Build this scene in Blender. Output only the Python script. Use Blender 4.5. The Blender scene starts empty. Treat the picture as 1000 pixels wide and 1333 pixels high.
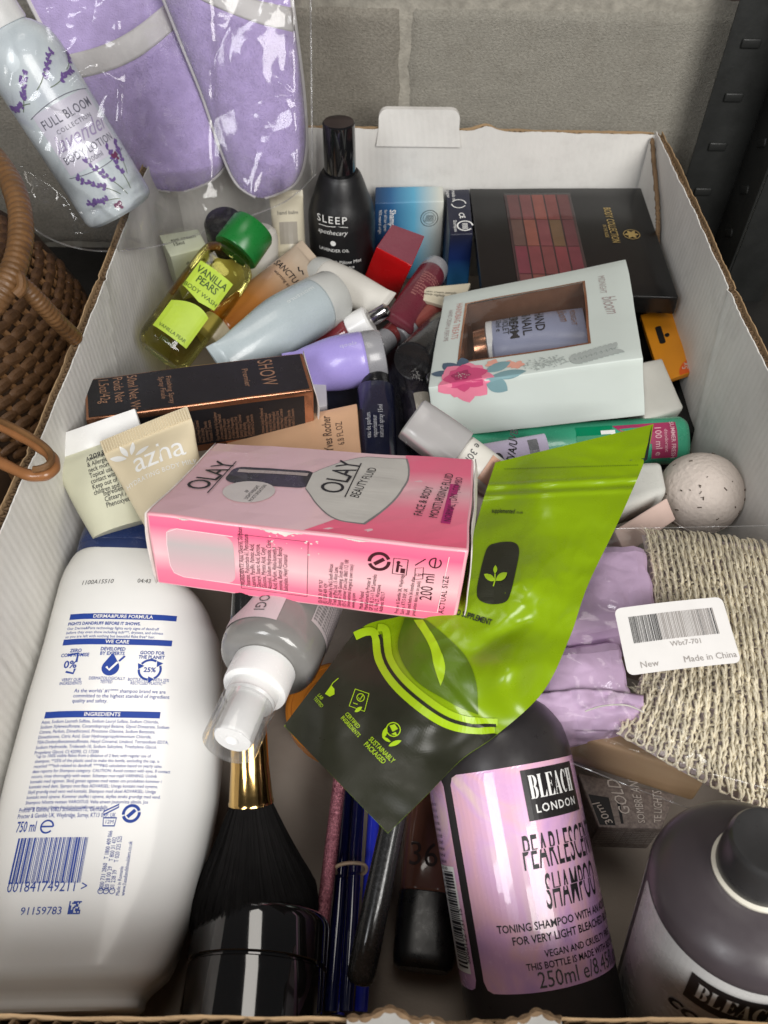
import bpy, bmesh, math, random
from mathutils import Vector as V, Matrix, noise
from mathutils.geometry import tessellate_polygon

# ------------------------------------------------------------------ camera, world, light, exposure
scn = bpy.context.scene
COL = scn.collection
PITCH, YAW, ROLL, FOC = math.radians(49.37), math.radians(-0.44), math.radians(0.893), 1047.6
CAM = V((0.1783, -0.0439, 0.4295))            # metres; tray floor is z = 0, tray front left inner corner x = y = 0
RIM, TW, TD = 0.135, 0.40, 0.618              # tray height, width, depth
_f = V((0, math.cos(PITCH), -math.sin(PITCH))); _u = V((0, math.sin(PITCH), math.cos(PITCH))); _r = V((1, 0, 0))
_Z = Matrix.Rotation(YAW, 3, 'Z')
_f, _u, _r = _Z @ _f, _Z @ _u, _Z @ _r
RIGHT = _r * math.cos(ROLL) + _u * math.sin(ROLL)
UP = -_r * math.sin(ROLL) + _u * math.cos(ROLL)
FWD = _f
cd = bpy.data.cameras.new('camera'); cam = bpy.data.objects.new('camera', cd); COL.objects.link(cam)
cam.matrix_world = Matrix.Translation(CAM) @ Matrix((RIGHT, UP, -FWD)).transposed().to_4x4()
cd.sensor_fit = 'HORIZONTAL'; cd.sensor_width = 36; cd.lens = 36 * FOC / 1000
cd.clip_start = 0.01; cd.clip_end = 50
cd.dof.use_dof = True; cd.dof.focus_distance = 0.41; cd.dof.aperture_fstop = 26
scn.camera = cam

w = bpy.data.worlds.new('World'); scn.world = w; w.use_nodes = True
bg = w.node_tree.nodes['Background']; bg.inputs[0].default_value = (0.93, 0.96, 1.0, 1); bg.inputs[1].default_value = 0.035

def area(name, loc, target, sx, sy, power, col):
    l = bpy.data.lights.new(name, 'AREA'); l.shape = 'RECTANGLE'; l.size = sx; l.size_y = sy; l.energy = power; l.color = col
    o = bpy.data.objects.new(name, l); COL.objects.link(o); o.location = loc
    o.rotation_euler = (V(target) - V(loc)).to_track_quat('-Z', 'Y').to_euler()
    return o
# daylight from the open door behind the photographer, and an added overhead fill for gloss reflections
area('door_daylight', (0.75, -0.95, 1.10), (0.18, 0.20, 0.05), 0.8, 0.9, 19.5, (1.0, 0.975, 0.94))
area('window_daylight', (-0.60, -0.90, 1.20), (0.18, 0.20, 0.05), 0.40, 0.8, 8, (0.98, 0.985, 1.0))
area('overhead_fill', (0.1, 0.45, 1.75), (0.2, 0.3, 0), 0.5, 0.8, 3.5, (1.0, 0.95, 0.88))
scn.view_settings.view_transform = 'Standard'; scn.view_settings.look = 'None'
scn.view_settings.exposure = 0.61; scn.view_settings.gamma = 1.0
scn.render.engine = 'CYCLES'
scn.cycles.max_bounces = 12; scn.cycles.transparent_max_bounces = 24; scn.cycles.transmission_bounces = 10
scn.cycles.caustics_reflective = False; scn.cycles.caustics_refractive = False
scn.cycles.use_denoising = True

# ------------------------------------------------------------------ points seen at a pixel of the photograph (1000 x 1333)
def ray(u, v): return RIGHT * ((u - 500) / FOC) + UP * ((666.5 - v) / FOC) + FWD
def at(u, v, z): d = ray(u, v); return CAM + d * ((z - CAM.z) / d.z)
def aty(u, v, y): d = ray(u, v); return CAM + d * ((y - CAM.y) / d.y)
def atd(u, v, d): return CAM + ray(u, v) * d
def depth(p): return (p - CAM).dot(FWD)
def px(n, p): return n * depth(p) / FOC          # size in metres of n pixels at p
def on_plane(u, v, o, n): d = ray(u, v); return CAM + d * ((o - CAM).dot(n) / d.dot(n))
def lerp(a, b, t): return a + (b - a) * t
def nz(p, s=1.0, seed=0): return noise.noise(V((p[0] * s + seed * 7.3, p[1] * s - seed * 3.1, p[2] * s + seed)))

# ------------------------------------------------------------------ materials
MATS = {}
def mat(name, col, rough=0.5, metal=0.0, trans=0.0, ior=1.45, alpha=1.0, coat=0.0, var=0.05, vscale=60, bump=0.0, bscale=400,
        spec=0.5, sheen=0.0, subs=0.0, rvar=0.08, col2=None, dirt=0.0, bdist=0.001, flute=0.0):
    if name in MATS: return MATS[name]
    m = bpy.data.materials.new(name); m.use_nodes = True; MATS[name] = m
    nt = m.node_tree; N = nt.nodes; L = nt.links; b = N['Principled BSDF']
    c = (*col, 1)
    b.inputs['Base Color'].default_value = c; b.inputs['Roughness'].default_value = rough; b.inputs['Metallic'].default_value = metal
    b.inputs['Transmission Weight'].default_value = trans; b.inputs['IOR'].default_value = ior; b.inputs['Alpha'].default_value = alpha
    b.inputs['Coat Weight'].default_value = coat; b.inputs['Specular IOR Level'].default_value = spec
    b.inputs['Sheen Weight'].default_value = sheen; b.inputs['Subsurface Weight'].default_value = subs
    if subs: b.inputs['Subsurface Radius'].default_value = (0.01, 0.01, 0.01); b.inputs['Subsurface Scale'].default_value = 0.3
    tc = N.new('ShaderNodeTexCoord')
    if var > 0 or col2 or rvar > 0:
        n = N.new('ShaderNodeTexNoise'); n.inputs['Scale'].default_value = vscale; n.inputs['Detail'].default_value = 4
        L.new(tc.outputs['Object'], n.inputs['Vector'])
        cr = N.new('ShaderNodeMix'); cr.data_type = 'RGBA'
        k = 1 - var * 2; c2 = (*col2, 1) if col2 else (c[0] * k, c[1] * k, c[2] * k, 1)
        cr.inputs['A'].default_value = c; cr.inputs['B'].default_value = c2
        mr = N.new('ShaderNodeMapRange'); mr.inputs['From Min'].default_value = 0.35; mr.inputs['From Max'].default_value = 0.7
        L.new(n.outputs['Fac'], mr.inputs['Value']); L.new(mr.outputs['Result'], cr.inputs['Factor'])
        L.new(cr.outputs['Result'], b.inputs['Base Color'])
        if dirt > 0:
            n3 = N.new('ShaderNodeTexNoise'); n3.inputs['Scale'].default_value = 28; n3.inputs['Detail'].default_value = 8; n3.inputs['Roughness'].default_value = 0.75
            L.new(tc.outputs['Object'], n3.inputs['Vector'])
            r3 = N.new('ShaderNodeMapRange'); r3.inputs['From Min'].default_value = 0.52; r3.inputs['From Max'].default_value = 0.75; r3.inputs['To Max'].default_value = dirt
            L.new(n3.outputs['Fac'], r3.inputs['Value'])
            mx = N.new('ShaderNodeMix'); mx.data_type = 'RGBA'; mx.inputs['B'].default_value = (0.16, 0.14, 0.11, 1)
            L.new(cr.outputs['Result'], mx.inputs['A']); L.new(r3.outputs['Result'], mx.inputs['Factor']); L.new(mx.outputs['Result'], b.inputs['Base Color'])
        n2 = N.new('ShaderNodeTexNoise'); n2.inputs['Scale'].default_value = vscale * 2.7; n2.inputs['Detail'].default_value = 6; n2.inputs['Roughness'].default_value = 0.7
        L.new(tc.outputs['Object'], n2.inputs['Vector'])
        r2 = N.new('ShaderNodeMapRange'); r2.inputs['From Min'].default_value = 0.3; r2.inputs['From Max'].default_value = 0.7
        r2.inputs['To Min'].default_value = max(0.02, rough - rvar); r2.inputs['To Max'].default_value = min(1, rough + rvar)
        L.new(n2.outputs['Fac'], r2.inputs['Value']); L.new(r2.outputs['Result'], b.inputs['Roughness'])
    if bump > 0:
        nb = N.new('ShaderNodeTexNoise'); nb.inputs['Scale'].default_value = bscale; nb.inputs['Detail'].default_value = 5
        L.new(tc.outputs['Object'], nb.inputs['Vector'])
        bp = N.new('ShaderNodeBump'); bp.inputs['Strength'].default_value = bump; bp.inputs['Distance'].default_value = bdist
        L.new(nb.outputs['Fac'], bp.inputs['Height']); L.new(bp.outputs['Normal'], b.inputs['Normal'])
        if flute > 0:                                   # faint corrugation showing through the liner
            mp = N.new('ShaderNodeMapping'); mp.inputs['Scale'].default_value = (1, 1, 0.02); L.new(tc.outputs['Object'], mp.inputs[0])
            wv = N.new('ShaderNodeTexWave'); wv.wave_type = 'BANDS'; wv.bands_direction = 'DIAGONAL'; wv.inputs['Scale'].default_value = 120; wv.inputs['Distortion'].default_value = 0.6; wv.inputs['Detail'].default_value = 1
            L.new(mp.outputs[0], wv.inputs['Vector']); b2 = N.new('ShaderNodeBump'); b2.inputs['Strength'].default_value = flute; b2.inputs['Distance'].default_value = 0.0006
            L.new(wv.outputs['Fac'], b2.inputs['Height']); L.new(bp.outputs['Normal'], b2.inputs['Normal']); L.new(b2.outputs['Normal'], b.inputs['Normal'])
    return m
def film(name, gloss=0.35, tint=(1, 1, 1), rough=0.06, haze=0.0, bscale=40, bump=0.15, lo_=0.022):
    """thin clear plastic sheet: see-through with sharp reflections that grow at glancing angles"""
    if name in MATS: return MATS[name]
    m = bpy.data.materials.new(name); m.use_nodes = True; MATS[name] = m
    nt = m.node_tree; N = nt.nodes; L = nt.links; N.remove(N['Principled BSDF']); out = N['Material Output']
    t = N.new('ShaderNodeBsdfTransparent'); t.inputs[0].default_value = (*tint, 1)
    g = N.new('ShaderNodeBsdfGlossy'); g.inputs['Roughness'].default_value = rough; g.inputs['Color'].default_value = (1, 1, 1, 1)
    lw = N.new('ShaderNodeLayerWeight'); lw.inputs['Blend'].default_value = 0.25
    mr = N.new('ShaderNodeMapRange'); mr.inputs['To Min'].default_value = lo_; mr.inputs['To Max'].default_value = gloss
    L.new(lw.outputs['Fresnel'], mr.inputs['Value'])
    tc = N.new('ShaderNodeTexCoord'); nb = N.new('ShaderNodeTexNoise'); nb.inputs['Scale'].default_value = bscale; nb.inputs['Detail'].default_value = 4
    nb.inputs['Distortion'].default_value = 0.8
    L.new(tc.outputs['Object'], nb.inputs['Vector'])
    bp = N.new('ShaderNodeBump'); bp.inputs['Strength'].default_value = bump; bp.inputs['Distance'].default_value = 0.01
    L.new(nb.outputs['Fac'], bp.inputs['Height']); L.new(bp.outputs['Normal'], g.inputs['Normal']); L.new(bp.outputs['Normal'], lw.inputs['Normal'])
    mx = N.new('ShaderNodeMixShader'); L.new(mr.outputs['Result'], mx.inputs[0]); L.new(t.outputs[0], mx.inputs[1]); L.new(g.outputs[0], mx.inputs[2])
    last = mx
    if haze > 0:
        d = N.new('ShaderNodeBsdfDiffuse'); d.inputs[0].default_value = (0.85, 0.85, 0.85, 1)
        m2 = N.new('ShaderNodeMixShader'); m2.inputs[0].default_value = haze
        L.new(mx.outputs[0], m2.inputs[1]); L.new(d.outputs[0], m2.inputs[2]); last = m2
    L.new(last.outputs[0], out.inputs['Surface'])
    return m
def ramp_mat(name, stops, axis='X', rough=0.35, metal=0.0, wob=0.0, coat=0.0, spec=0.5, wscale=12, lo=0.0, hi=1.0):
    """printed colour gradient along one object axis"""
    if name in MATS: return MATS[name]
    m = mat(name, stops[0][1], rough=rough, metal=metal, coat=coat, var=0, rvar=0, spec=spec)
    nt = m.node_tree; N = nt.nodes; L = nt.links; b = N['Principled BSDF']
    tc = N.new('ShaderNodeTexCoord'); sp = N.new('ShaderNodeSeparateXYZ'); L.new(tc.outputs['Object'], sp.inputs[0])
    n = N.new('ShaderNodeTexNoise'); n.inputs['Scale'].default_value = wscale; n.inputs['Detail'].default_value = 3; L.new(tc.outputs['Object'], n.inputs['Vector'])
    ma = N.new('ShaderNodeMath'); ma.operation = 'MULTIPLY_ADD'; ma.inputs[1].default_value = wob
    L.new(n.outputs['Fac'], ma.inputs[0]); L.new(sp.outputs[axis], ma.inputs[2])
    mr = N.new('ShaderNodeMapRange'); mr.inputs['From Min'].default_value = lo + wob * 0.5; mr.inputs['From Max'].default_value = hi + wob * 0.5
    L.new(ma.outputs[0], mr.inputs['Value'])
    r = N.new('ShaderNodeValToRGB'); e = r.color_ramp.elements
    e[0].position = stops[0][0]; e[0].color = (*stops[0][1], 1); e[1].position = stops[-1][0]; e[1].color = (*stops[-1][1], 1)
    for p, c in stops[1:-1]: x = e.new(p); x.color = (*c, 1)
    L.new(mr.outputs['Result'], r.inputs['Fac']); L.new(r.outputs['Color'], b.inputs['Base Color'])
    return m

# ------------------------------------------------------------------ things and parts
def setprops(o, label=None, cat=None, group=None, kind=None):
    if label: o['label'] = label
    if cat: o['category'] = cat
    if group: o['group'] = group
    if kind: o['kind'] = kind
    return o
def frame(o, z, front=None, roll=0.0):
    """local Z along z, local -Y towards `front` (a direction, default: to the camera)"""
    zz = V(z).normalized(); fr = V(front) if front is not None else (CAM - V(o))
    y = -(fr - zz * fr.dot(zz)).normalized(); x = y.cross(zz)
    m = Matrix((x, y, zz)).transposed().to_4x4()
    return Matrix.Translation(o) @ m @ Matrix.Rotation(roll, 4, 'Z')
def plane_frame(o, xdir, normal):
    n = V(normal).normalized(); x = V(xdir); x = (x - n * x.dot(n)).normalized(); y = n.cross(x)
    return Matrix.Translation(o) @ Matrix((x, y, n)).transposed().to_4x4()
def thing(name, label, cat, M=None, group=None, kind=None):
    o = bpy.data.objects.new(name, None); COL.objects.link(o); o.empty_display_size = 0.02
    if M is not None: o.matrix_world = M
    return setprops(o, label, cat, group, kind)
def part(name, geo, m, parent=None, world=False, smooth=True, angle=35, solid=0.0, kind=None, label=None):
    vs, fs = geo[0], geo[1]
    me = bpy.data.meshes.new(name)
    if world and parent is not None:
        root = parent; inv = root.matrix_world.inverted() if root.parent is None else (root.parent.matrix_world @ root.matrix_basis).inverted()
        vs = [inv @ V(v) for v in vs]
    me.from_pydata([tuple(v) for v in vs], [], fs); me.validate(); me.update()
    bm = bmesh.new(); bm.from_mesh(me)
    if solid != 'open': bmesh.ops.recalc_face_normals(bm, faces=bm.faces)
    bm.to_mesh(me); bm.free()
    if smooth:
        me.polygons.foreach_set('use_smooth', [True] * len(me.polygons)); me.set_sharp_from_angle(angle=math.radians(angle))
    if isinstance(m, (list, tuple)):
        for x in m: me.materials.append(x)
        if len(geo) > 2: me.polygons.foreach_set('material_index', geo[2])
    else: me.materials.append(m)
    o = bpy.data.objects.new(name, me); COL.objects.link(o)
    if parent is not None: o.parent = parent
    if isinstance(solid, float) and solid > 0:
        md = o.modifiers.new('thickness', 'SOLIDIFY'); md.thickness = solid; md.offset = -1
    if kind: o['kind'] = kind
    if label: o['label'] = label
    return o
def join(*gs):
    vs, fs = [], []
    for g in gs:
        k = len(vs); vs += [V(v) for v in g[0]]; fs += [[i + k for i in f] for f in g[1]]
    return vs, fs
def xf(geo, M): return [M @ V(v) for v in geo[0]], geo[1]

# ------------------------------------------------------------------ shapes
def box(x0, x1, y0, y1, z0, z1, r=0.0, seg=2):
    bm = bmesh.new(); bmesh.ops.create_cube(bm, size=1)
    for v in bm.verts: v.co = V(((x0 + x1) / 2 + v.co.x * (x1 - x0), (y0 + y1) / 2 + v.co.y * (y1 - y0), (z0 + z1) / 2 + v.co.z * (z1 - z0)))
    if r > 0: bmesh.ops.bevel(bm, geom=list(bm.edges), offset=r, segments=seg, profile=0.5, affect='EDGES')
    g = [v.co.copy() for v in bm.verts], [[v.index for v in f.verts] for f in bm.faces]
    bm.verts.index_update(); g = [v.co.copy() for v in bm.verts], [[v.index for v in f.verts] for f in bm.faces]
    bm.free(); return g
def grid(fn, nu, nv, closed=False):
    vs = [V(fn(i / nu, j / nv)) for j in range(nv + 1) for i in range(nu + (0 if closed else 1))]
    W = nu if closed else nu + 1
    fs = [[j * W + i, j * W + (i + 1) % W, (j + 1) * W + (i + 1) % W, (j + 1) * W + i] for j in range(nv) for i in range(nu)]
    return vs, fs
class Loft:
    """superellipse sections along local Z: stations (z, half width, half depth, exponent, x offset, y offset)"""
    def __init__(s, st, sub=6, lin=False):
        s.st = [tuple(a) + (2.0, 0.0, 0.0)[len(a) - 3:] if len(a) < 6 else tuple(a) for a in st]; s.sub = sub; s.lin = lin
    def sec(s, z):
        st = s.st
        if z <= st[0][0]: return st[0]
        for i in range(len(st) - 1):
            a, b = st[i], st[i + 1]
            if z <= b[0]:
                h = b[0] - a[0]
                if h < 1e-6: return b
                t = (z - a[0]) / h
                if s.lin: return tuple(lerp(p, q, t) for p, q in zip(a, b))
                out = [z]
                for k in range(1, 6):
                    def sl(j):
                        if j <= 0 or j >= len(st) - 1: return None
                        h0, h1 = st[j][0] - st[j - 1][0], st[j + 1][0] - st[j][0]
                        if h0 < 1e-5 or h1 < 1e-5: return None
                        d0, d1 = (st[j][k] - st[j - 1][k]) / h0, (st[j + 1][k] - st[j][k]) / h1
                        return 0.0 if d0 * d1 <= 0 else 2 * d0 * d1 / (d0 + d1)
                    d = (b[k] - a[k]) / h; m0, m1 = sl(i), sl(i + 1)
                    m0 = d if m0 is None else m0; m1 = d if m1 is None else m1
                    t2, t3 = t * t, t * t * t
                    out.append((2 * t3 - 3 * t2 + 1) * a[k] + (t3 - 2 * t2 + t) * h * m0 + (3 * t2 - 2 * t3) * b[k] + (t3 - t2) * h * m1)
                return tuple(out)
        return st[-1]
    def pt(s, z, th, off=0.0):
        _, w, d, n, ox, oy = s.sec(z)
        c, sn = math.sin(th), -math.cos(th)
        return V((ox + math.copysign(abs(c) ** (2 / n), c) * (w + off), oy + math.copysign(abs(sn) ** (2 / n), sn) * (d + off), z))
    def geo(s, seg=40, caps=True, z0=None, z1=None):
        zs = []
        for a, b in zip(s.st, s.st[1:]):
            k = 1 if (s.lin or b[0] - a[0] < 1e-5) else s.sub
            zs += [(a, b, i / k) for i in range(k)]
        rows = []
        for a, b, t in zs: rows.append(a if t == 0 else s.sec(lerp(a[0], b[0], t)))
        rows.append(s.st[-1])
        vs, fs = [], []
        for z, w, d, n, ox, oy in rows:
            for i in range(seg):
                th = 2 * math.pi * i / seg; c, sn = math.sin(th), -math.cos(th)
                vs.append(V((ox + math.copysign(abs(c) ** (2 / n), c) * w, oy + math.copysign(abs(sn) ** (2 / n), sn) * d, z)))
        for j in range(len(rows) - 1):
            for i in range(seg):
                fs.append([j * seg + i, j * seg + (i + 1) % seg, (j + 1) * seg + (i + 1) % seg, (j + 1) * seg + i])
        if caps:
            fs.append(list(range(seg))[::-1]); fs.append([(len(rows) - 1) * seg + i for i in range(seg)])
        return vs, fs
    def cyl(s, x, z, off):            # wrapped round a round body
        _, w, d, n, ox, oy = s.sec(z); return s.pt(z, x / max(w, 1e-4), off)
    def flat(s, x, z, off):           # pressed straight on from the front
        _, w, d, n, ox, oy = s.sec(z); q = min(0.999, abs((x - ox) / max(w, 1e-5)))
        return V((x, oy - d * (1 - q ** n) ** (1 / n) - off, z))
def lathe(prof, seg=40, caps=True):
    """prof: (radius, z) pairs"""
    vs, fs = [], []
    for r, z in prof:
        for i in range(seg):
            a = 2 * math.pi * i / seg; vs.append(V((r * math.sin(a), -r * math.cos(a), z)))
    for j in range(len(prof) - 1):
        for i in range(seg): fs.append([j * seg + i, j * seg + (i + 1) % seg, (j + 1) * seg + (i + 1) % seg, (j + 1) * seg + i])
    if caps:
        fs.append(list(range(seg))[::-1]); fs.append([(len(prof) - 1) * seg + i for i in range(seg)])
    return vs, fs
def cylmap(r): return lambda x, z, off: V(((r + off) * math.sin(x / r), -(r + off) * math.cos(x / r), z))
def tubepath(pts, r, seg=8, closed=False, taper=None):
    pts = [V(p) for p in pts]; n = len(pts); vs, fs = [], []; prev = None
    for i, p in enumerate(pts):
        t = (pts[(i + 1) % n] - pts[i - 1]) if closed else (pts[min(i + 1, n - 1)] - pts[max(i - 1, 0)])
        t.normalize()
        a = prev if prev is not None else (V((0, 0, 1)) if abs(t.z) < 0.9 else V((1, 0, 0)))
        a = (a - t * a.dot(t)).normalized(); prev = a; b = t.cross(a)
        rr = r if taper is None else r * taper(i / max(1, n - 1))
        for k in range(seg): q = 2 * math.pi * k / seg; vs.append(p + a * (rr * math.cos(q)) + b * (rr * math.sin(q)))
    for i in range(n if closed else n - 1):
        j = (i + 1) % n
        for k in range(seg): fs.append([i * seg + k, i * seg + (k + 1) % seg, j * seg + (k + 1) % seg, j * seg + k])
    if not closed: fs.append(list(range(seg))[::-1]); fs.append([(n - 1) * seg + k for k in range(seg)])
    return vs, fs
def spline(pts, n=8):
    """Catmull-Rom through points"""
    P = [V(p) for p in pts]; out = []
    for i in range(len(P) - 1):
        a, b, c, d = P[max(i - 1, 0)], P[i], P[i + 1], P[min(i + 2, len(P) - 1)]
        for k in range(n):
            t = k / n; out.append(0.5 * ((2 * b) + (c - a) * t + (2 * a - 5 * b + 4 * c - d) * t * t + (3 * b - a - 3 * c + d) * t ** 3))
    return out + [P[-1]]
class Carton:
    """folded card box given by its eight corners, with rounded, slightly buckled edges"""
    def __init__(s, c, rad=0.0012, buckle=0.0006, seed=1):
        s.c = c; s.r = rad; s.b = buckle; s.seed = seed
        e = lambda a, b: (c[b] - c[a]).length
        s.L = (e((-1, -1, -1), (1, -1, -1)) + e((-1, -1, 1), (1, -1, 1))) / 2
        s.W = (e((-1, -1, -1), (-1, 1, -1)) + e((1, -1, 1), (1, 1, 1))) / 2
        s.H = (e((-1, -1, -1), (-1, -1, 1)) + e((1, 1, -1), (1, 1, 1))) / 2
        s.cen = sum(c.values(), V()) / 8
    def tri(s, x, y, z):               # 0..1 each
        p = V()
        for (a, b, d), q in s.c.items(): p += q * ((x if a > 0 else 1 - x) * (y if b > 0 else 1 - y) * (z if d > 0 else 1 - z))
        return p
    def at(s, x, y, z):
        p = s.tri(x, y, z); k = s.b
        return p + V((nz(p, 22, s.seed), nz(p, 22, s.seed + 1), nz(p, 22, s.seed + 2))) * k + V((nz(p, 80, s.seed), nz(p, 80, s.seed + 3), nz(p, 80, s.seed + 4))) * (k * 0.35)
    def geo(s, n=10, hole=None):
        D = (s.L, s.W, s.H); r = s.r; bm = bmesh.new(); vd = {}
        def ticks(L, extra=()):
            e = r / L; return sorted(list(extra) + [0, e * 0.3, e] + [e + (1 - 2 * e) * i / n for i in range(1, n)] + [1 - e, 1 - e * 0.3, 1])
        T = [ticks(D[0], hole[:2] if hole else ()), ticks(D[1], hole[2:] if hole else ()), ticks(D[2])]
        def vert(q):
            k = tuple(round(a, 5) for a in q)
            if k not in vd:
                m = [a * d for a, d in zip(q, D)]; inn = [min(max(a, r), d - r) for a, d in zip(m, D)]; df = V(m) - V(inn)
                if df.length > 1e-9: m = V(inn) + df.normalized() * r
                vd[k] = bm.verts.new(s.at(*[a / d for a, d in zip(m, D)]))
            return vd[k]
        for ax in range(3):
            a, b = [i for i in range(3) if i != ax]
            for side in (0, 1):
                for i in range(len(T[a]) - 1):
                    for j in range(len(T[b]) - 1):
                        if hole and ax == 2 and side == 1 and hole[0] < (T[0][i] + T[0][i + 1]) / 2 < hole[1] and hole[2] < (T[1][j] + T[1][j + 1]) / 2 < hole[3]: continue
                        q = []
                        for (ii, jj) in ((i, j), (i + 1, j), (i + 1, j + 1), (i, j + 1)):
                            p = [0, 0, 0]; p[ax] = side; p[a] = T[a][ii]; p[b] = T[b][jj]; q.append(vert(p))
                        if len(set(q)) == 4: bm.faces.new(q)
        bm.verts.index_update(); g = [v.co.copy() for v in bm.verts], [[v.index for v in f.verts] for f in bm.faces]; bm.free(); return g
    def face(s, which):
        """map (x, y, off) in metres from the face's lower left corner"""
        c = s
        fns = {'top': lambda x, y: (x / c.L, y / c.W, 1), 'front': lambda x, y: (x / c.L, 0, y / c.H),
               'right': lambda x, y: (1, x / c.W, y / c.H), 'left': lambda x, y: (0, 1 - x / c.W, y / c.H)}
        fn = fns[which]
        def m(x, y, off):
            p = s.at(*fn(x, y)); a = s.tri(*fn(x + 1e-4, y)) - s.tri(*fn(x, y)); b = s.tri(*fn(x, y + 1e-4)) - s.tri(*fn(x, y))
            return p + a.cross(b).normalized() * off
        return m
def hexa(R, t, dims, fix={}):
    """corners of a posed box, some nudged sideways to where the photograph shows them"""
    c = {}
    for a in (-1, 1):
        for b in (-1, 1):
            for d in (-1, 1):
                p = Matrix(R) @ V((a * dims[0] / 2, b * dims[1] / 2, d * dims[2] / 2)) + V(t); c[(a, b, d)] = p
    for k, uv in fix.items(): c[k] = atd(uv[0], uv[1], depth(c[k]))
    return c
def surface(fn, nu, nv): return grid(fn, nu, nv)

# ------------------------------------------------------------------ flat print: lettering, rules, shapes, laid on a surface
_tc = {}
def glyphs(txt, size, bold=0.0, sx=1.0, sp=1.0, line=1.0, align='LEFT', shear=0.0):
    key = (txt, size, bold, sx, sp, line, align, shear)
    if key in _tc: return _tc[key]
    cu = bpy.data.curves.new('t', 'FONT'); cu.body = txt; cu.size = 1.0; cu.resolution_u = 4 if size > 0.012 and size < 1 else 2; cu.fill_mode = 'FRONT'
    cu.space_character = sp; cu.space_line = line; cu.align_x = align; cu.offset = bold; cu.shear = shear
    o = bpy.data.objects.new("t", cu)
    me = o.to_mesh()
    g = [(v.co.x * size * sx, v.co.y * size) for v in me.vertices], [list(p.vertices) for p in me.polygons]
    o.to_mesh_clear(); bpy.data.objects.remove(o); bpy.data.curves.remove(cu)
    _tc[key] = g; return g
class Art:
    def __init__(s): s.v = []; s.f = []
    def add(s, v, f): k = len(s.v); s.v += v; s.f += [[i + k for i in q] for q in f]; return s
    def text(s, txt, x, y, size, rot=0.0, **k):
        v, f = glyphs(txt, size, **k); c, sn = math.cos(math.radians(rot)), math.sin(math.radians(rot))
        return s.add([(x + a * c - b * sn, y + a * sn + b * c) for a, b in v], f)
    def rect(s, x0, y0, x1, y1, rot=0.0, nx=1, ny=1, r=0.0):
        if r > 0:
            pts = []
            for cx, cy, a0 in ((x1 - r, y1 - r, 0), (x0 + r, y1 - r, 90), (x0 + r, y0 + r, 180), (x1 - r, y0 + r, 270)):
                for i in range(5): a = math.radians(a0 + 22.5 * i); pts.append((cx + r * math.cos(a), cy + r * math.sin(a)))
            return s.poly(pts, rot=rot, sub=nx - 1)
        cx, cy = (x0 + x1) / 2, (y0 + y1) / 2; c, sn = math.cos(math.radians(rot)), math.sin(math.radians(rot)); v = []
        for j in range(ny + 1):
            for i in range(nx + 1):
                a, b = lerp(x0, x1, i / nx) - cx, lerp(y0, y1, j / ny) - cy; v.append((cx + a * c - b * sn, cy + a * sn + b * c))
        return s.add(v, [[j * (nx + 1) + i, j * (nx + 1) + i + 1, (j + 1) * (nx + 1) + i + 1, (j + 1) * (nx + 1) + i] for j in range(ny) for i in range(nx)])
    def poly(s, pts, rot=0.0, sub=0):
        if rot:
            cx = sum(p[0] for p in pts) / len(pts); cy = sum(p[1] for p in pts) / len(pts); c, sn = math.cos(math.radians(rot)), math.sin(math.radians(rot))
            pts = [(cx + (a - cx) * c - (b - cy) * sn, cy + (a - cx) * sn + (b - cy) * c) for a, b in pts]
        t = tessellate_polygon([[V((a, b, 0)) for a, b in pts]])
        if sub > 0:
            bm = bmesh.new(); bv = [bm.verts.new((a, b, 0)) for a, b in pts]
            for q in t:
                try: bm.faces.new([bv[i] for i in q])
                except ValueError: pass
            for _ in range(sub): bmesh.ops.subdivide_edges(bm, edges=bm.edges[:], cuts=1, use_grid_fill=True)
            bm.verts.index_update(); v = [(q.co.x, q.co.y) for q in bm.verts]; f = [[q.index for q in x.verts] for x in bm.faces]; bm.free(); return s.add(v, f)
        return s.add([tuple(p) for p in pts], [list(q) for q in t])
    def stroke(s, pts, w, closed=False):
        n = len(pts); v = []
        for i, p in enumerate(pts):
            a = pts[(i - 1) % n] if (closed or i > 0) else p; b = pts[(i + 1) % n] if (closed or i < n - 1) else p
            dx, dy = b[0] - a[0], b[1] - a[1]; l = math.hypot(dx, dy) or 1; ww = w(i / max(1, n - 1)) if callable(w) else w
            v += [(p[0] - dy / l * ww / 2, p[1] + dx / l * ww / 2), (p[0] + dy / l * ww / 2, p[1] - dx / l * ww / 2)]
        return s.add(v, [[2 * i, 2 * i + 1, 2 * ((i + 1) % n) + 1, 2 * ((i + 1) % n)] for i in range(n if closed else n - 1)])
    def circle(s, x, y, r, ry=None, n=24, sub=0): return s.poly([(x + r * math.cos(2 * math.pi * i / n), y + (ry or r) * math.sin(2 * math.pi * i / n)) for i in range(n)], sub=sub)
    def ring(s, x, y, r, w, n=24, a0=0, a1=360, ry=None):
        full = a1 - a0 >= 360
        return s.stroke([(x + r * math.cos(math.radians(lerp(a0, a1, i / n))), y + (ry or r) * math.sin(math.radians(lerp(a0, a1, i / n)))) for i in range(n + (0 if full else 1))], w, closed=full)
    def barcode(s, x0, y0, x1, y1, rot=0.0, n=30, seed=3, vertical=False):
        rn = random.Random(seed); t = 0.0; seq = []
        while t < 1:
            a = rn.choice((1, 1, 2, 3)) / (n * 3.4); b = rn.choice((1, 1, 2)) / (n * 3.4); seq.append((t, min(1, t + a))); t += a + b
        for a, b in seq:
            if vertical: s.rect(x0, lerp(y0, y1, a), x1, lerp(y0, y1, b), nx=3)
            else: s.rect(lerp(x0, x1, a), y0, lerp(x0, x1, b), y1, ny=3)
        return s
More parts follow.
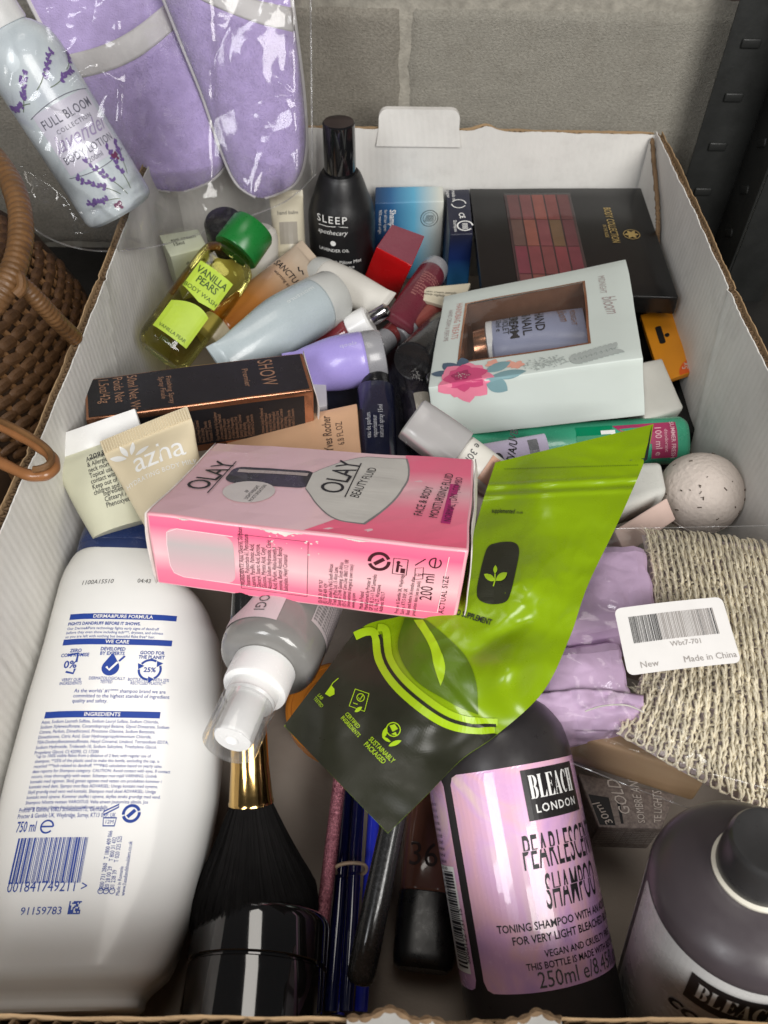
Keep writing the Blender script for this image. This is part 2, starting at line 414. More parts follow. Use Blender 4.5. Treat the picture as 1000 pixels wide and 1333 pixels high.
    def leafy(s, x, y, l, w, rot, bend=0.0, n=8):
        c, sn = math.cos(math.radians(rot)), math.sin(math.radians(rot)); L, R = [], []
        for i in range(n + 1):
            t = i / n; a = t * l; h = w * math.sin(math.pi * t) ** 0.8 * 0.5; o = bend * math.sin(math.pi * t)
            L.append((x + a * c - (o + h) * sn, y + a * sn + (o + h) * c)); R.append((x + a * c - (o - h) * sn, y + a * sn + (o - h) * c))
        return s.poly(R + L[::-1][1:-1])
    def make(s, fn, m, parent, name='lettering', off=0.0003, world=False):
        return part(name, ([fn(a, b, off) for a, b in s.v], s.f), m, parent, world=world, smooth=False, solid='open', kind='stuff' if 'letter' in name or 'print' in name or 'worn' in name or 'code' in name else None)
def turned(fn, x0, y0, rot):
    """the same surface with its print axes turned by rot degrees about (x0, y0)"""
    c, sn = math.cos(math.radians(rot)), math.sin(math.radians(rot))
    return lambda x, y, off: fn(x0 + x * c - y * sn, y0 + x * sn + y * c, off)
INK = lambda: mat('black_ink', (0.012, 0.012, 0.014), 0.5, var=0, rvar=0)
WHITE = lambda: mat('white_ink', (0.8, 0.8, 0.78), 0.5, var=0, rvar=0)

# ------------------------------------------------------------------ the setting: shelf, block wall, shelving post
random.seed(5)
part_shelf = part('shelf', box(-0.9, 1.1, -0.12, 0.675, -0.032, -0.008, 0.002), mat('shelf_board', (0.018, 0.017, 0.016), 0.7, var=0.3, vscale=18, bump=0.2), None)
setprops(part_shelf, kind='structure', label='dark shelf board under the cardboard tray')

WY = 0.685
def concrete(name, a, b):
    m = mat(name, a, 0.92, var=0, col2=b, vscale=420, bump=1.0, bscale=850, spec=0.2, dirt=0.4, bdist=0.0013)
    return m
CB = [concrete('concrete_grey', (0.33, 0.312, 0.268), (0.25, 0.236, 0.20)), concrete('concrete_dark', (0.30, 0.278, 0.235), (0.215, 0.198, 0.165)),
      concrete('concrete_pinkish', (0.33, 0.25, 0.215), (0.25, 0.185, 0.16))]
wall = thing('block_wall', 'grey concrete block wall with pale mortar joints behind the tray', 'wall', Matrix.Translation((0.2, WY, -0.03)))
jz = aty(535, 4, WY).z; jx = aty(527, 80, WY).x       # the joints' places
def block(x0, x1, z0, z1, m, seed):
    def fn(s, t):
        x, z = lerp(x0, x1, s), lerp(z0, z1, t); e = min(s, 1 - s) * (x1 - x0); g = min(t, 1 - t) * (z1 - z0)
        k = min(e, g); y = WY + 0.004 * max(0, 1 - k / 0.004) ** 2 + 0.0009 * nz((x, 0, z), 60, seed) + 0.0007 * nz((x, 0, z), 190, seed)
        j = 0.0016 * nz((x, 0, z), 45, seed + 5) * max(0, 1 - k / 0.008)
        return (x + j, y, z + j)
    part('block', grid(fn, 90, 44), m, wall, world=True, smooth=True, angle=60)
bw, bh, jt = 0.44, 0.215, 0.0062
for row, (z0, off) in enumerate(((jz - jt / 2 - bh, 0.0), (jz + jt / 2, -0.215), (jz - 1.5 * jt - 2 * bh, -0.215))):
    for k in (-2, -1, 0, 1):
        x0 = jx + jt / 2 + off + k * (bw + jt)
        block(x0, x0 + bw, z0, z0 + bh, CB[2] if row == 1 else (CB[1] if k % 2 else CB[0]), row * 7 + k)
def mortar(s, t):
    x, z = lerp(-0.95, 0.95, s), lerp(-0.25, 0.5, t)
    return (x, WY + 0.0026 + 0.0011 * nz((x, 0, z), 130, 3), z)
part('mortar', grid(mortar, 420, 160), mat('mortar', (0.40, 0.375, 0.32), 0.95, var=0.15, vscale=120, bump=0.8, bscale=500, spec=0.1), wall, world=True)

# perforated steel angle post of the shelving, right of the tray
pm = mat('dark_steel_paint', (0.022, 0.023, 0.022), 0.42, var=0.2, vscale=30, bump=0.12, bscale=300, spec=0.4)
PY = 0.645
e0, e1 = aty(963, 0, PY), aty(897, 220, PY)
PX = (e0.x + e1.x) / 2
post = thing('shelving_post', 'dark grey steel shelving post with pressed slots, right behind the tray', 'post', Matrix.Translation((PX, PY, -0.03)))
part('front_flange', box(0, 0.046, 0, 0.0018, -0.6, 0.7, 0.0005), pm, post)
part('side_flange', box(0.0445, 0.0465, -0.05, -0.0004, -0.6, 0.7, 0.0005), pm, post)
part('side_lip', box(0.047, 0.085, -0.05, -0.0482, -0.6, 0.7, 0.0005), pm, post)
tab = join(box(-0.0075, 0.0075, -0.0016, 0.0004, -0.0036, 0.0036, 0.0012, 3))
z0 = aty(953, 126, PY).z + 0.03
tm = None
for k in range(-4, 5):
    o = part('slot_tab', tab, pm, post) if tm is None else bpy.data.objects.new('slot_tab', tm)
    if tm is None: tm = o.data
    else: COL.objects.link(o); o.parent = post
    o.location = (aty(953, 126, PY).x - PX + 0.001, -0.0006, z0 + k * 0.0405)
for k in range(-4, 5):
    o = bpy.data.objects.new('slot_tab', tm); COL.objects.link(o); o.parent = post
    o.location = (0.0438, -0.024, z0 + 0.014 + k * 0.0405); o.rotation_euler = (0, 0.5, math.pi / 2)

# ------------------------------------------------------------------ white-lined cardboard tray
linerm = mat('white_liner', (0.74, 0.725, 0.69), 0.7, var=0.06, vscale=14, bump=0.25, bscale=160, spec=0.25, dirt=0.16, flute=0.16)
brownm = mat('brown_kraft', (0.20, 0.13, 0.075), 0.85, var=0.2, vscale=90, bump=0.6, bscale=600, spec=0.15)
outm = mat('outer_kraft', (0.40, 0.27, 0.15), 0.8, var=0.1, vscale=30, bump=0.4, bscale=300, spec=0.2)
tray = thing('cardboard_tray', 'open white-lined corrugated cardboard tray full of toiletries', 'tray', Matrix.Translation((TW / 2, TD / 2, 0)))
TH = 0.0055
part('floor_panel', box(-TH, TW + TH, -TH, TD + TH, -0.0065, 0, 0.0008), mat('tray_floor', (0.34, 0.29, 0.245), 0.75, var=0.08, vscale=18, bump=0.3, bscale=200, spec=0.2), tray, world=True)
def wallpanel(nm, a, b, inward, rag, seed, n=200, lean=0.0, top=lambda t: 0.0, waves=90, creases=(), liner=None):
    """a wall along a->b: inner and outer liner with a fluted core that shows at the torn top edge"""
    a, b, inw = V(a), V(b), V(inward)
    L = (b - a).length
    def h(t, s): return RIM + top(t) + rag * (nz((t * L, s, 0), 60, seed) + 0.6 * nz((t * L, s, 0), 240, seed + 1))
    def sheet(off, s, th):
        def q(t, k):
            z = h(t, s) * k; p = a.lerp(b, t) - inw * (off + lean * (z / RIM)); w = 0.0011 * nz((t * L, z, s), 16, seed + 2) + 0.0004 * nz((t * L, z, s), 60, seed + 2)
            for (t0, k0, am) in creases: w -= am * math.exp(-(((t - t0) * L - k0 * (RIM - z)) / 0.0016) ** 2)
            return p - inw * w + V((0, 0, z))
        f = grid(q, n, 14); bk = [v - inw * th for v in f[0]]; m = len(f[0]); fs = f[1] + [[i + m for i in reversed(q_)] for q_ in f[1]]
        r0 = 14 * (n + 1)
        for i in range(n): fs.append([r0 + i, r0 + i + 1, r0 + i + 1 + m, r0 + i + m])
        return f[0] + bk, fs
    w_ = part(nm, sheet(0.0, 0.0, 0.0007), liner or linerm, tray, world=True)
    part('outer_liner', sheet(TH - 0.0007, 3.0, 0.0007), outm, w_, world=True)
    def core(t, k):
        z0 = RIM - 0.022; z1 = h(t, 1.5) - 0.0012; z = lerp(z0, z1, k); p = a.lerp(b, t) - inw * (TH * 0.5 + lean * (z / RIM)); w = 0.0011 * nz((t * L, z, 0), 16, seed + 2)
        return p - inw * (w + 0.0019 * math.sin(t * waves * 2 * math.pi)) + V((0, 0, z))
    part('corrugated_core', grid(core, waves * 6, 3), brownm, w_, world=True, smooth=True)
wallpanel('back_wall', (0, TD, 0), (TW, TD, 0), (0, -1, 0), 0.0009, 1, top=lambda t: 0.001 + (0.004 * math.exp(-((t - 0.655) / 0.02) ** 2)) - 0.003 * max(0, t - .3))
wallpanel('left_wall', (0, 0, 0), (0, TD, 0), (1, 0, 0), 0.0010, 2, top=lambda t: 0.002 * math.sin(t * 9) - 0.002, waves=130, n=320, creases=((0.66, -0.5, 0.0012), (0.40, 0.3, 0.0010), (0.17, 0.9, 0.0012)))
wallpanel('right_wall', (TW, 0, 0), (TW, TD, 0), (-1, 0, 0), 0.0012, 3, top=lambda t: 0.0015 * math.sin(t * 7 + 1), waves=130, n=320, creases=((at(948, 375, RIM).y / TD, -0.35, 0.0016), (0.5, 0.4, 0.0009)))
wallpanel('front_wall', (0, 0, 0), (TW, 0, 0), (0, 1, 0), 0.0020, 4, top=lambda t: -0.0005, waves=60, liner=outm)
# stacking tab standing on the back wall
tb0, tb1, tbt = aty(493, 176, TD), aty(597, 178, TD), aty(545, 143, TD)
def tabface(off):
    cx, hw, hz = (tb0.x + tb1.x) / 2, (tb1.x - tb0.x) / 2, tbt.z
    pts = [(-hw - 0.002, RIM - 0.012), (hw + 0.002, RIM - 0.012), (hw, RIM + 0.002)]
    for i in range(7): a = math.radians(i * 15); pts.append((hw - 0.007 + 0.007 * math.cos(a), hz - 0.007 + 0.007 * math.sin(a)))
    for i in range(7): a = math.radians(90 + i * 15); pts.append((-hw + 0.007 + 0.007 * math.cos(a), hz - 0.007 + 0.007 * math.sin(a)))
    pts.append((-hw, RIM + 0.002))
    return [V((cx + x, TD + off + (z - RIM) * 0.12, z)) for x, z in pts]
f_, b_ = tabface(-0.0012), tabface(0.0042); n_ = len(f_)
part('stacking_tab', (f_ + b_, [list(range(n_)), list(range(n_, 2 * n_))[::-1]] + [[i, (i + 1) % n_, (i + 1) % n_ + n_, i + n_] for i in range(n_)]), linerm, tray, world=True, smooth=False)
# glue flap of the back wall folded along the right wall, with its torn brown edge
fl = [(TD - 0.002, RIM - 0.0035), (0.555, RIM - 0.030), (0.535, RIM - 0.045), (0.50, RIM - 0.078), (0.49, 0.01), (TD - 0.002, 0.01)]
def flapx(y): return TW - 0.0042 - 0.002 * math.sin((TD - y) / 0.13 * 2)
fe = spline([(flapx(y), y, z) for y, z in fl[:4]], 14)
fe = [p + V((0, 0.0012 * nz(p, 200, 4), 0.0012 * nz(p, 200, 8))) for p in fe]
tp = fe; bt = [V((flapx(p.y), p.y, 0.004)) for p in fe]; m_ = len(tp)
part('glue_flap', (tp + bt, [[i, i + 1, m_ + i + 1, m_ + i] for i in range(m_ - 1)]), linerm, tray, world=True)
part('torn_flap_edge', tubepath([p + V((0.0016, 0, 0)) for p in fe], 0.0016, 6, taper=lambda t: 0.8 + 0.5 * abs(math.sin(t * 70))), brownm, tray, world=True, smooth=False)
# torn grey paper flap hanging over the front edge
ff = []
def frontflap(s, t):
    p0, p1 = at(452, 1322, RIM + 0.001), at(728, 1316, RIM + 0.001)
    x = lerp(p0.x, p1.x, s); y = lerp(-0.002, -0.02, t)
    bump_ = 0.003 * (math.exp(-((s - 0.2) / 0.12) ** 2) + math.exp(-((s - 0.9) / 0.1) ** 2)) * (1 - t)
    return (x, y + bump_ + 0.0015 * nz((x, 0, 0), 150, 3) * (1 - t), RIM + 0.0026 + 0.0008 * nz((x, y, 0), 90) - 0.004 * t)
part('torn_paper_flap', grid(frontflap, 90, 6), mat('grey_paper', (0.33, 0.32, 0.30), 0.8, var=0.1), tray, world=True)
part('torn_paper_edge', tubepath([V(frontflap(i / 120, 0)) + V((0, 0.0003, -0.0006)) for i in range(121)], 0.0011, 6, taper=lambda t: 0.7 + 0.6 * abs(math.sin(t * 55))), brownm, tray, world=True, smooth=False)

# ------------------------------------------------------------------ helpers for shapes whose outline is read off the photograph
def loc2(M, u, v, y=0.0):
    """local (x, z) of the point of the plane local y = const that is seen at a pixel"""
    n = M.to_3x3() @ V((0, 1, 0)); o = M @ V((0, y, 0)); p = M.inverted() @ on_plane(u, v, o, n); return p.x, p.z
def interp(tab, z):
    if z <= tab[0][0]: return tab[0][1]
    for (a, x), (b, y) in zip(tab, tab[1:]):
        if z <= b: return lerp(x, y, (z - a) / max(1e-9, b - a))
    return tab[-1][1]
def outline(M, left, right, n=22, y=0.0):
    """[(z, half width, x offset)] from pixel outlines of the left and the right edge"""
    l = sorted((b, a) for a, b in (loc2(M, *p, y) for p in left)); r = sorted((b, a) for a, b in (loc2(M, *p, y) for p in right))
    z0, z1 = max(l[0][0], r[0][0]) if False else min(l[0][0], r[0][0]), max(l[-1][0], r[-1][0])
    out = []
    for i in range(n + 1):
        z = lerp(z0, z1, i / n); a, b = interp(l, z), interp(r, z); out.append((z, (b - a) / 2, (a + b) / 2))
    return out

# ------------------------------------------------------------------ big white shampoo bottle lying along the left wall
wp = mat('white_bottle_plastic', (0.80, 0.80, 0.78), 0.18, coat=0.2, var=0.01, vscale=30, spec=0.5, rvar=0.06, dirt=0.02)
bluei = mat('blue_ink', (0.012, 0.05, 0.30), 0.45, var=0, rvar=0)
a_, b_ = at(4, 1190, 0.066), at(92, 800, 0.078)
ax = (b_ - a_).normalized(); base = at(80, 1303, 0.040)
MB = frame(base, ax, (0.10, -0.22, 1))
sb = thing('shampoo_bottle', 'big white shampoo bottle lying face down, its blue-printed back label upwards', 'bottle', MB)
o_ = outline(MB, [(-40, 1303), (-30, 1230), (-12, 1130), (14, 1020), (38, 930), (62, 850), (80, 780), (90, 738)],
             [(196, 1303), (226, 1262), (252, 1190), (272, 1110), (285, 1040), (292, 960), (292, 900), (288, 845), (270, 800), (240, 768)], 26)
zt = o_[-1][0]; DH = 0.027
st = []
for i, (z, w_, ox) in enumerate(o_):
    t = i / (len(o_) - 1); e = min(1, (z - 0.0) / 0.006); d = DH * (0.80 + 0.2 * e) * (1 - 0.25 * max(0, (t - 0.8) / 0.2) ** 2)
    w2 = w_ * (1 - 0.05 * (1 - e)) * (1 - 0.10 * max(0, (t - 0.9) / 0.1) ** 2)
    st.append((z, w2, d, 3.4, ox, 0))
z_, w_, d_, n_, ox, _ = st[0]
st = [(z_ - 0.0045, w_ * 0.93, d_ * 0.90, 3.2, ox, 0), (z_ - 0.0030, w_ * 0.985, d_ * 0.97, 3.4, ox, 0)] + st
z_, w_, d_, n_, ox, _ = st[-1]
st += [(z_ + 0.004, w_ * 0.90, d_ * 0.93, 3, ox, 0), (z_ + 0.0065, w_ * 0.8, d_ * 0.8, 2.6, ox, 0)]
LB = Loft(st, sub=3); part('body', LB.geo(64), wp, sb)
nv = mat('navy_cap', (0.012, 0.028, 0.11), 0.25, coat=0.2, var=0.05)
zc = z_ + 0.0015
cp = [(zc, w_ * 0.985, d_ * 0.99, 2.8, ox, 0), (zc + 0.006, w_ * 0.985, d_ * 0.99, 2.8, ox, 0), (zc + 0.0062, w_ * 0.97, d_ * 0.975, 2.8, ox, 0), (zc + 0.0066, w_ * 0.98, d_ * 0.985, 2.8, ox, 0),
      (zc + 0.022, w_ * 0.95, d_ * 0.93, 2.6, ox, 0), (zc + 0.030, w_ * 0.88, d_ * 0.80, 2.5, ox, 0), (zc + 0.034, w_ * 0.70, d_ * 0.55, 2.3, ox, 0), (zc + 0.035, w_ * 0.4, d_ * 0.3, 2.2, ox, 0)]
part('cap', Loft(cp, sub=3).geo(64), nv, sb)
# label print; coordinates in metres on the flat face
def S(u, v): return loc2(MB, u, v, -DH)
A = Art(); B = Art(); G = Art()
x0, zt0 = S(90, 802); x1, _ = S(229, 812); bw_ = x1 - x0
def bar(u, v, txt):
    x, z = S(u, v); A.rect(x, z - 0.0016, x + bw_, z + 0.0016, nx=8); B.text(txt, x + bw_ / 2, z - 0.0009, 0.0027, align='CENTER', bold=0.02)
bar(90, 801, 'DERMA&PURE FORMULA'); bar(81, 834, 'WE CARE'); bar(57, 929, 'INGREDIENTS')
def para(u, v, size, txt, sx=0.86, line=0.78, bold=0.0, **k): x, z = S(u, v); A.text(txt, x, z, size, sx=sx, line=line, bold=bold, **k)
para(87, 812, 0.0024, 'FIGHTS DANDRUFF BEFORE IT SHOWS.', bold=0.025)
para(86, 818, 0.0021, 'Our Derma&Pure technology fights early signs of dandruff\nbefore they even show including itch***, dryness, and oiliness\nso you are left with nothing but beautiful flake free* hair.', sx=0.92, line=1.08)
for u, v, t in ((98, 848, 'ZERO\nCOMPROMISE'), (147, 847, 'DEVELOPED\nBY EXPERTS'), (198, 852, 'GOOD FOR\nTHE PLANET')): para(u, v, 0.0026, t, align='CENTER', bold=0.02, line=0.92)
for u, v, t in ((92, 884, 'VERIFY OUR\nINGREDIENTS'), (139, 883, 'DERMATOLOGICALLY\nTESTED'), (193, 885, 'BOTTLE MADE WITH 25%\nRECYCLED PLASTIC**')): para(u, v + 2, 0.0023, t, align='CENTER', line=0.8, sx=0.75)
x, z = S(92, 866)                                       # hand with 0%
A.text('0%', x - 0.0005, z - 0.001, 0.0055, align='CENTER', bold=0.02); A.stroke([(x - 0.0028, z + 0.0058), (x + 0.0022, z + 0.0068), (x + 0.0022, z + 0.002)], 0.0011); A.stroke([(x - 0.002, z - 0.003), (x + 0.0018, z - 0.004), (x + 0.0022, z - 0.0015)], 0.001)
x, z = S(144, 868)                                      # drop with a tick
A.poly([(x, z + 0.0075)] + [(x + 0.0042 * math.cos(math.radians(a)), z - 0.0005 + 0.0042 * math.sin(math.radians(a))) for a in range(30, -211, -15)], sub=0)
B.stroke([(x - 0.002, z), (x - 0.0004, z - 0.0018), (x + 0.003, z + 0.0024)], 0.0011); A.stroke([(x + 0.0036, z + 0.003), (x + 0.006, z + 0.0058)], 0.001)
x, z = S(195, 872); A.text('25%', x, z - 0.0012, 0.0035, align='CENTER', bold=0.02)
for k in range(3):
    A.ring(x, z, 0.0052, 0.0011, 10, 60 + 120 * k, 145 + 120 * k)
    a = math.radians(158 + 120 * k); c, s_ = math.cos(a), math.sin(a); q = (x + 0.0052 * c, z + 0.0052 * s_)
    A.poly([(q[0] - s_ * 0.002, q[1] + c * 0.002), (q[0] + c * 0.0018 + s_ * 0.0008, q[1] + s_ * 0.0018 - c * 0.0008), (q[0] - c * 0.0018 + s_ * 0.0008, q[1] - s_ * 0.0018 - c * 0.0008)])
para(96, 901, 0.0027, "As the worlds' #1**** shampoo brand we are\ncommitted to the highest standard of ingredient\nquality and safety.", line=0.95)
para(52, 940, 0.00225, 'Aqua, Sodium Laureth Sulfate, Sodium Lauryl Sulfate, Sodium Chloride,\nSodium Xylenesulfonate, Cocamidopropyl Betaine, Glycol Distearate, Sodium\nCitrate, Parfum, Dimethiconol, Piroctone Olamine, Sodium Benzoate,\nDimethicone, Citric Acid, Guar Hydroxypropyltrimonium Chloride,\nTEA-Dodecylbenzenesulfonate, Hexyl Cinnamal, Linalool, Tetrasodium EDTA,\nSodium Hydroxide, Trideceth-10, Sodium Salicylate, Triethylene Glycol,\nPropylene Glycol, CI 42090, CI 17200', sx=0.84, line=1.08)
para(45, 985, 0.0021, '*up to 100% visible flakes from a distance of 2 feet; with regular use of\nshampoo. **25% of the plastic used to make this bottle, excluding the cap, is\nrecycled ***itch related to dandruff. ****P&G calculation based on yearly sales\ndata reports for Shampoo category. CAUTION: Avoid contact with eyes. If contact\noccurs, rinse thoroughly with water. Schampo mot mjall VARNING: Undvik\nkontakt med ogonen. Skolj genast ogonen med vatten om produkten kommer i\nkontakt med dem. Sjampo mot flass ADVARSEL: Unnga kontakt med oynene.\nSkyll grundig med vann ved kontakt. Shampoo mod skael ADVARSEL: Undga\nkontakt med ojnene. Kommer stoffet i ojnene, skylles straks grundigt med vand.\nShampoo hilsetta vastaan VAROITUS: Valta aineen joutumista silmiin. Jos\nainetta joutuu silmiin, huuhdo huolellisesti vedella.', sx=0.86, line=1.10)
para(22, 1056, 0.0027, 'Procter & Gamble, 65823 Schwalbach/Ts., Germany\nProcter & Gamble UK, Weybridge, Surrey, KT13 0XP, UK', sx=0.66, line=0.95)
para(18, 1082, 0.0064, '750 ml', sx=0.5, bold=0.01)
x, z = S(61, 1076); A.ring(x, z, 0.0026, 0.0007, 20, 0, 320); A.rect(x - 0.0026, z - 0.0003, x + 0.0025, z + 0.0004)
p, q = S(9, 1150), S(115, 1090); A.barcode(p[0], p[1], q[0], q[1], n=34, seed=11)
para(6, 1161, 0.0058, '001841749211 >', sx=0.83)
for k, t in enumerate(('0800 731 2860   T 1800 409 066', '020 28 00 29    T 800 31 432', '701 238 39      T 020 325 525')):
    x, z = S(134 + k * 7, 1160); A.text(t, x, z, 0.0026, rot=90, sx=0.7)
x, z = S(155, 1166); A.text('Made in Romania', x, z, 0.0022, rot=90, sx=0.75); x, z = S(162, 1166); A.text('www.headandshoulders.co.uk', x, z, 0.0024, rot=90, sx=0.75)
for u, v in ((131, 1160), (138, 1160), (146, 1160)): x, z = S(u, v); A.ring(x, z, 0.0011, 0.0003, 12)
x, z = S(144, 1060); A.stroke([(x - 0.0028, z - 0.0016), (x - 0.0024, z - 0.005), (x + 0.0024, z - 0.005), (x + 0.0028, z - 0.0016)], 0.0006, True); A.stroke([(x - 0.003, z - 0.0003), (x + 0.003, z + 0.003), (x + 0.003, z + 0.0042), (x - 0.003, z + 0.0012)], 0.0006, True); A.text('12M', x, z - 0.004, 0.0022, align='CENTER')
x, z = S(171, 1059); A.ring(x, z, 0.0034, 0.0013, 20, 20, 190); A.ring(x, z, 0.0034, 0.0013, 20, 200, 370); A.stroke([(x - 0.0015, z - 0.0015), (x + 0.0015, z + 0.0015)], 0.0016)
para(25, 1191, 0.0042, '91159783', sx=1.0)
x, z = S(97, 1182)
rn = random.Random(4)
for i in range(9):
    for j in range(9):
        if rn.random() < 0.55 or i == 0 or j == 0: A.rect(x - 0.0024 + i * 0.00055, z - 0.0024 + j * 0.00055, x - 0.0024 + (i + 1) * 0.00055, z - 0.0024 + (j + 1) * 0.00055)
x, z = S(104, 759); G.text('1100A15510', x, z, 0.0040, sx=0.8, rot=4, shear=0.2); x, z = S(178, 757); G.text('04:43', x, z, 0.0040, sx=0.8)
A.make(LB.flat, bluei, sb, 'blue_lettering', 0.00018); B.make(LB.flat, wp, sb, 'white_lettering', 0.0003)
G.make(LB.flat, mat('grey_ink', (0.08, 0.08, 0.08), 0.6, var=0, rvar=0), sb, 'stamped_code', 0.00018)

# ------------------------------------------------------------------ pink and silver moisturiser carton on top of the pile
OC = Carton(hexa([[0.9883, 0.1501, 0.0289], [-0.1501, 0.9171, 0.3694], [0.0289, -0.3694, 0.9288]], (0.1506, 0.2163, 0.1185), (0.1433, 0.0917, 0.0385),
      {(-1, 1, 1): (283, 576), (1, 1, 1): (617, 599), (1, -1, 1): (611, 717), (-1, -1, 1): (191, 668), (-1, -1, -1): (205, 760), (1, -1, -1): (592, 811)}), 0.0011, 0.0009, 3)
def oframe(C_):
    c = C_.c; x = c[(1, -1, 1)] - c[(-1, -1, 1)]; y = c[(-1, 1, 1)] - c[(-1, -1, 1)]
    return plane_frame(C_.tri(0.5, 0.5, 0), x, x.cross(y))
MO = oframe(OC)
ol = thing('moisturiser_carton', 'crumpled pink and silver moisturiser carton lying on top of the pile', 'box', MO)
pinkc = mat('pink_card', (0.82, 0.40, 0.46), 0.34, spec=0.5, var=0.04, coat=0.25)
part('carton', OC.geo(14), pinkc, ol, world=True)
topmat = ramp_mat('olay_top_print', [(0.0, (0.68, 0.43, 0.46)), (0.55, (0.76, 0.52, 0.55)), (1.0, (0.70, 0.36, 0.42))], 'X', 0.3, metal=0.0, wob=0.02, coat=0.3, lo=-0.075, hi=0.08)
pinkhot = ramp_mat('olay_pink_print', [(0.0, (0.80, 0.10, 0.20)), (0.35, (0.83, 0.20, 0.30)), (0.55, (0.80, 0.45, 0.50)), (0.75, (0.80, 0.14, 0.25)), (1.0, (0.78, 0.12, 0.23))], 'Y', 0.3, wob=0.01, coat=0.3, lo=-0.05, hi=0.05)
frontmat = ramp_mat('olay_front_print', [(0.0, (0.85, 0.16, 0.27)), (0.18, (0.85, 0.20, 0.31)), (0.42, (0.84, 0.52, 0.55)), (0.62, (0.84, 0.40, 0.46)), (0.82, (0.86, 0.14, 0.27)), (1.0, (0.85, 0.2, 0.32))], 'Z', 0.3, wob=0.006, coat=0.35, lo=0.0, hi=0.0385)
silv = mat('silver_card', (0.56, 0.54, 0.50), 0.42, var=0.04, vscale=80, spec=0.5)
T = OC.face('top'); Fr = OC.face('front'); LT, WT, HT = OC.L, OC.W, OC.H
Art().rect(0.001, 0.0014, LT - 0.001, WT - 0.0012, nx=14, ny=8).make(T, topmat, ol, 'top_print', 0.00018, True)
# hot pink field at the right, curved border
bnd = [(LT * 0.74 - 0.10 * LT * math.sin(t * 1.9) * 0 - 0.035 * (1 - t) ** 2 + 0.004 * math.sin(t * 3.1), t * WT) for t in [i / 12 for i in range(13)]]
a = Art(); v = []; n_ = len(bnd)
for (bx, by) in bnd:
    for k in range(7): v.append((lerp(bx, LT - 0.0012, k / 6), min(max(by, 0.0014), WT - 0.0012)))
a.add(v, [[i * 7 + k, i * 7 + k + 1, (i + 1) * 7 + k + 1, (i + 1) * 7 + k] for i in range(n_ - 1) for k in range(6)]); a.make(T, pinkhot, ol, 'pink_field', 0.0003, True)
# pictured bottle: silver body with round shoulders, dark cap
bx0, bx1 = LT * 0.435, LT * 0.80
def bottle_pic(g):
    pts = [(bx0 - g, WT * 0.44 - g * 0.3), (bx0 + 0.002, WT * 0.40 - g)]
    pts = []
    for t in [i / 10 for i in range(11)]:                          # lower edge, shoulder to body
        pts.append((bx0 + (0.026) * t, WT * (0.44 - 0.30 * math.sin(t * math.pi / 2)) - g))
    yl, yh = WT * 0.14, WT * 0.93
    for t in [i / 12 for i in range(13)]: pts.append((bx1 - 0.028 * (1 - math.sin(math.pi * (0.16 + 0.84 * t) * 0.62)) - 0.006 * t + g, lerp(yl - g, yh + g, t)))
    for t in [i / 10 for i in range(11)]:
        pts.append((bx0 + 0.026 * (1 - t), WT * (0.93 - 0.30 * (1 - math.cos(t * math.pi / 2))) + g))
    return pts
Art().poly(bottle_pic(0.0009), sub=1).make(T, mat('grey_print_edge', (0.22, 0.21, 0.21), 0.4), ol, 'picture_edge', 0.00042, True)
Art().poly(bottle_pic(0.0), sub=1).make(T, silv, ol, 'pictured_bottle', 0.00054, True)
a = Art(); a.rect(LT * 0.145, WT * 0.435, bx0 + 0.0015, WT * 0.66, nx=6, r=0.006); a.make(T, mat('dark_print', (0.028, 0.024, 0.028), 0.3, coat=0.3), ol, 'pictured_cap', 0.0005, True)
a = Art(); a.rect(LT * 0.17, WT * 0.585, bx0 - 0.002, WT * 0.625, nx=6); a.make(T, mat('glint_print', (0.42, 0.35, 0.33), 0.3), ol, 'cap_glint', 0.0006, True)
a = Art(); a.circle(LT * 0.255, WT * 0.35, 0.0125, 0.0115, sub=1); a.make(T, mat('pale_print', (0.60, 0.55, 0.53), 0.4), ol, 'round_badge', 0.00066, True)
K = Art()
K.text('OLAY', LT * 0.110, WT * 0.30, 0.0165, rot=82, sx=0.9, sp=0.95); K.stroke([(LT * 0.13, WT * 0.28), (LT * 0.138, WT * 0.72)], 0.0006)
K.text('OLAY', LT * 0.56, WT * 0.40, 0.0170, rot=84, sx=0.95, sp=0.95); K.stroke([(LT * 0.58, WT * 0.38), (LT * 0.588, WT * 0.83)], 0.0006); K.text('BEAUTY FLUID', LT * 0.625, WT * 0.39, 0.0065, rot=84, sx=0.85)
K.text('FACE & BODY\nMOISTURISING FLUID', LT * 0.845, WT * 0.27, 0.0058, rot=84, sx=0.85, line=1.25)
K.text('AP\nLIGHTWEIGHT\nMOISTURISATION', LT * 0.255, WT * 0.35 - 0.0005, 0.0028, rot=84, sx=0.8, align='CENTER')
K.make(T, INK(), ol, 'lettering', 0.00078, True)
a = Art(); a.rect(LT * 0.915, WT * 0.22, LT * 0.945, WT * 0.66, rot=-3); a.make(T, mat('magenta_print', (0.45, 0.015, 0.16), 0.35), ol, 'magenta_bar', 0.0006, True)
Art().text('NORMAL | DRY | COMBO', LT * 0.94, WT * 0.235, 0.0050, rot=86, sx=0.82).make(T, mat('dark_magenta_ink', (0.10, 0.01, 0.05), 0.5, var=0), ol, 'bar_lettering', 0.0008, True)
a = Art(); a.rect(0.0012, 0.0012, LT - 0.0015, HT - 0.001, nx=16, ny=5); a.make(Fr, frontmat, ol, 'front_print', 0.00018, True)
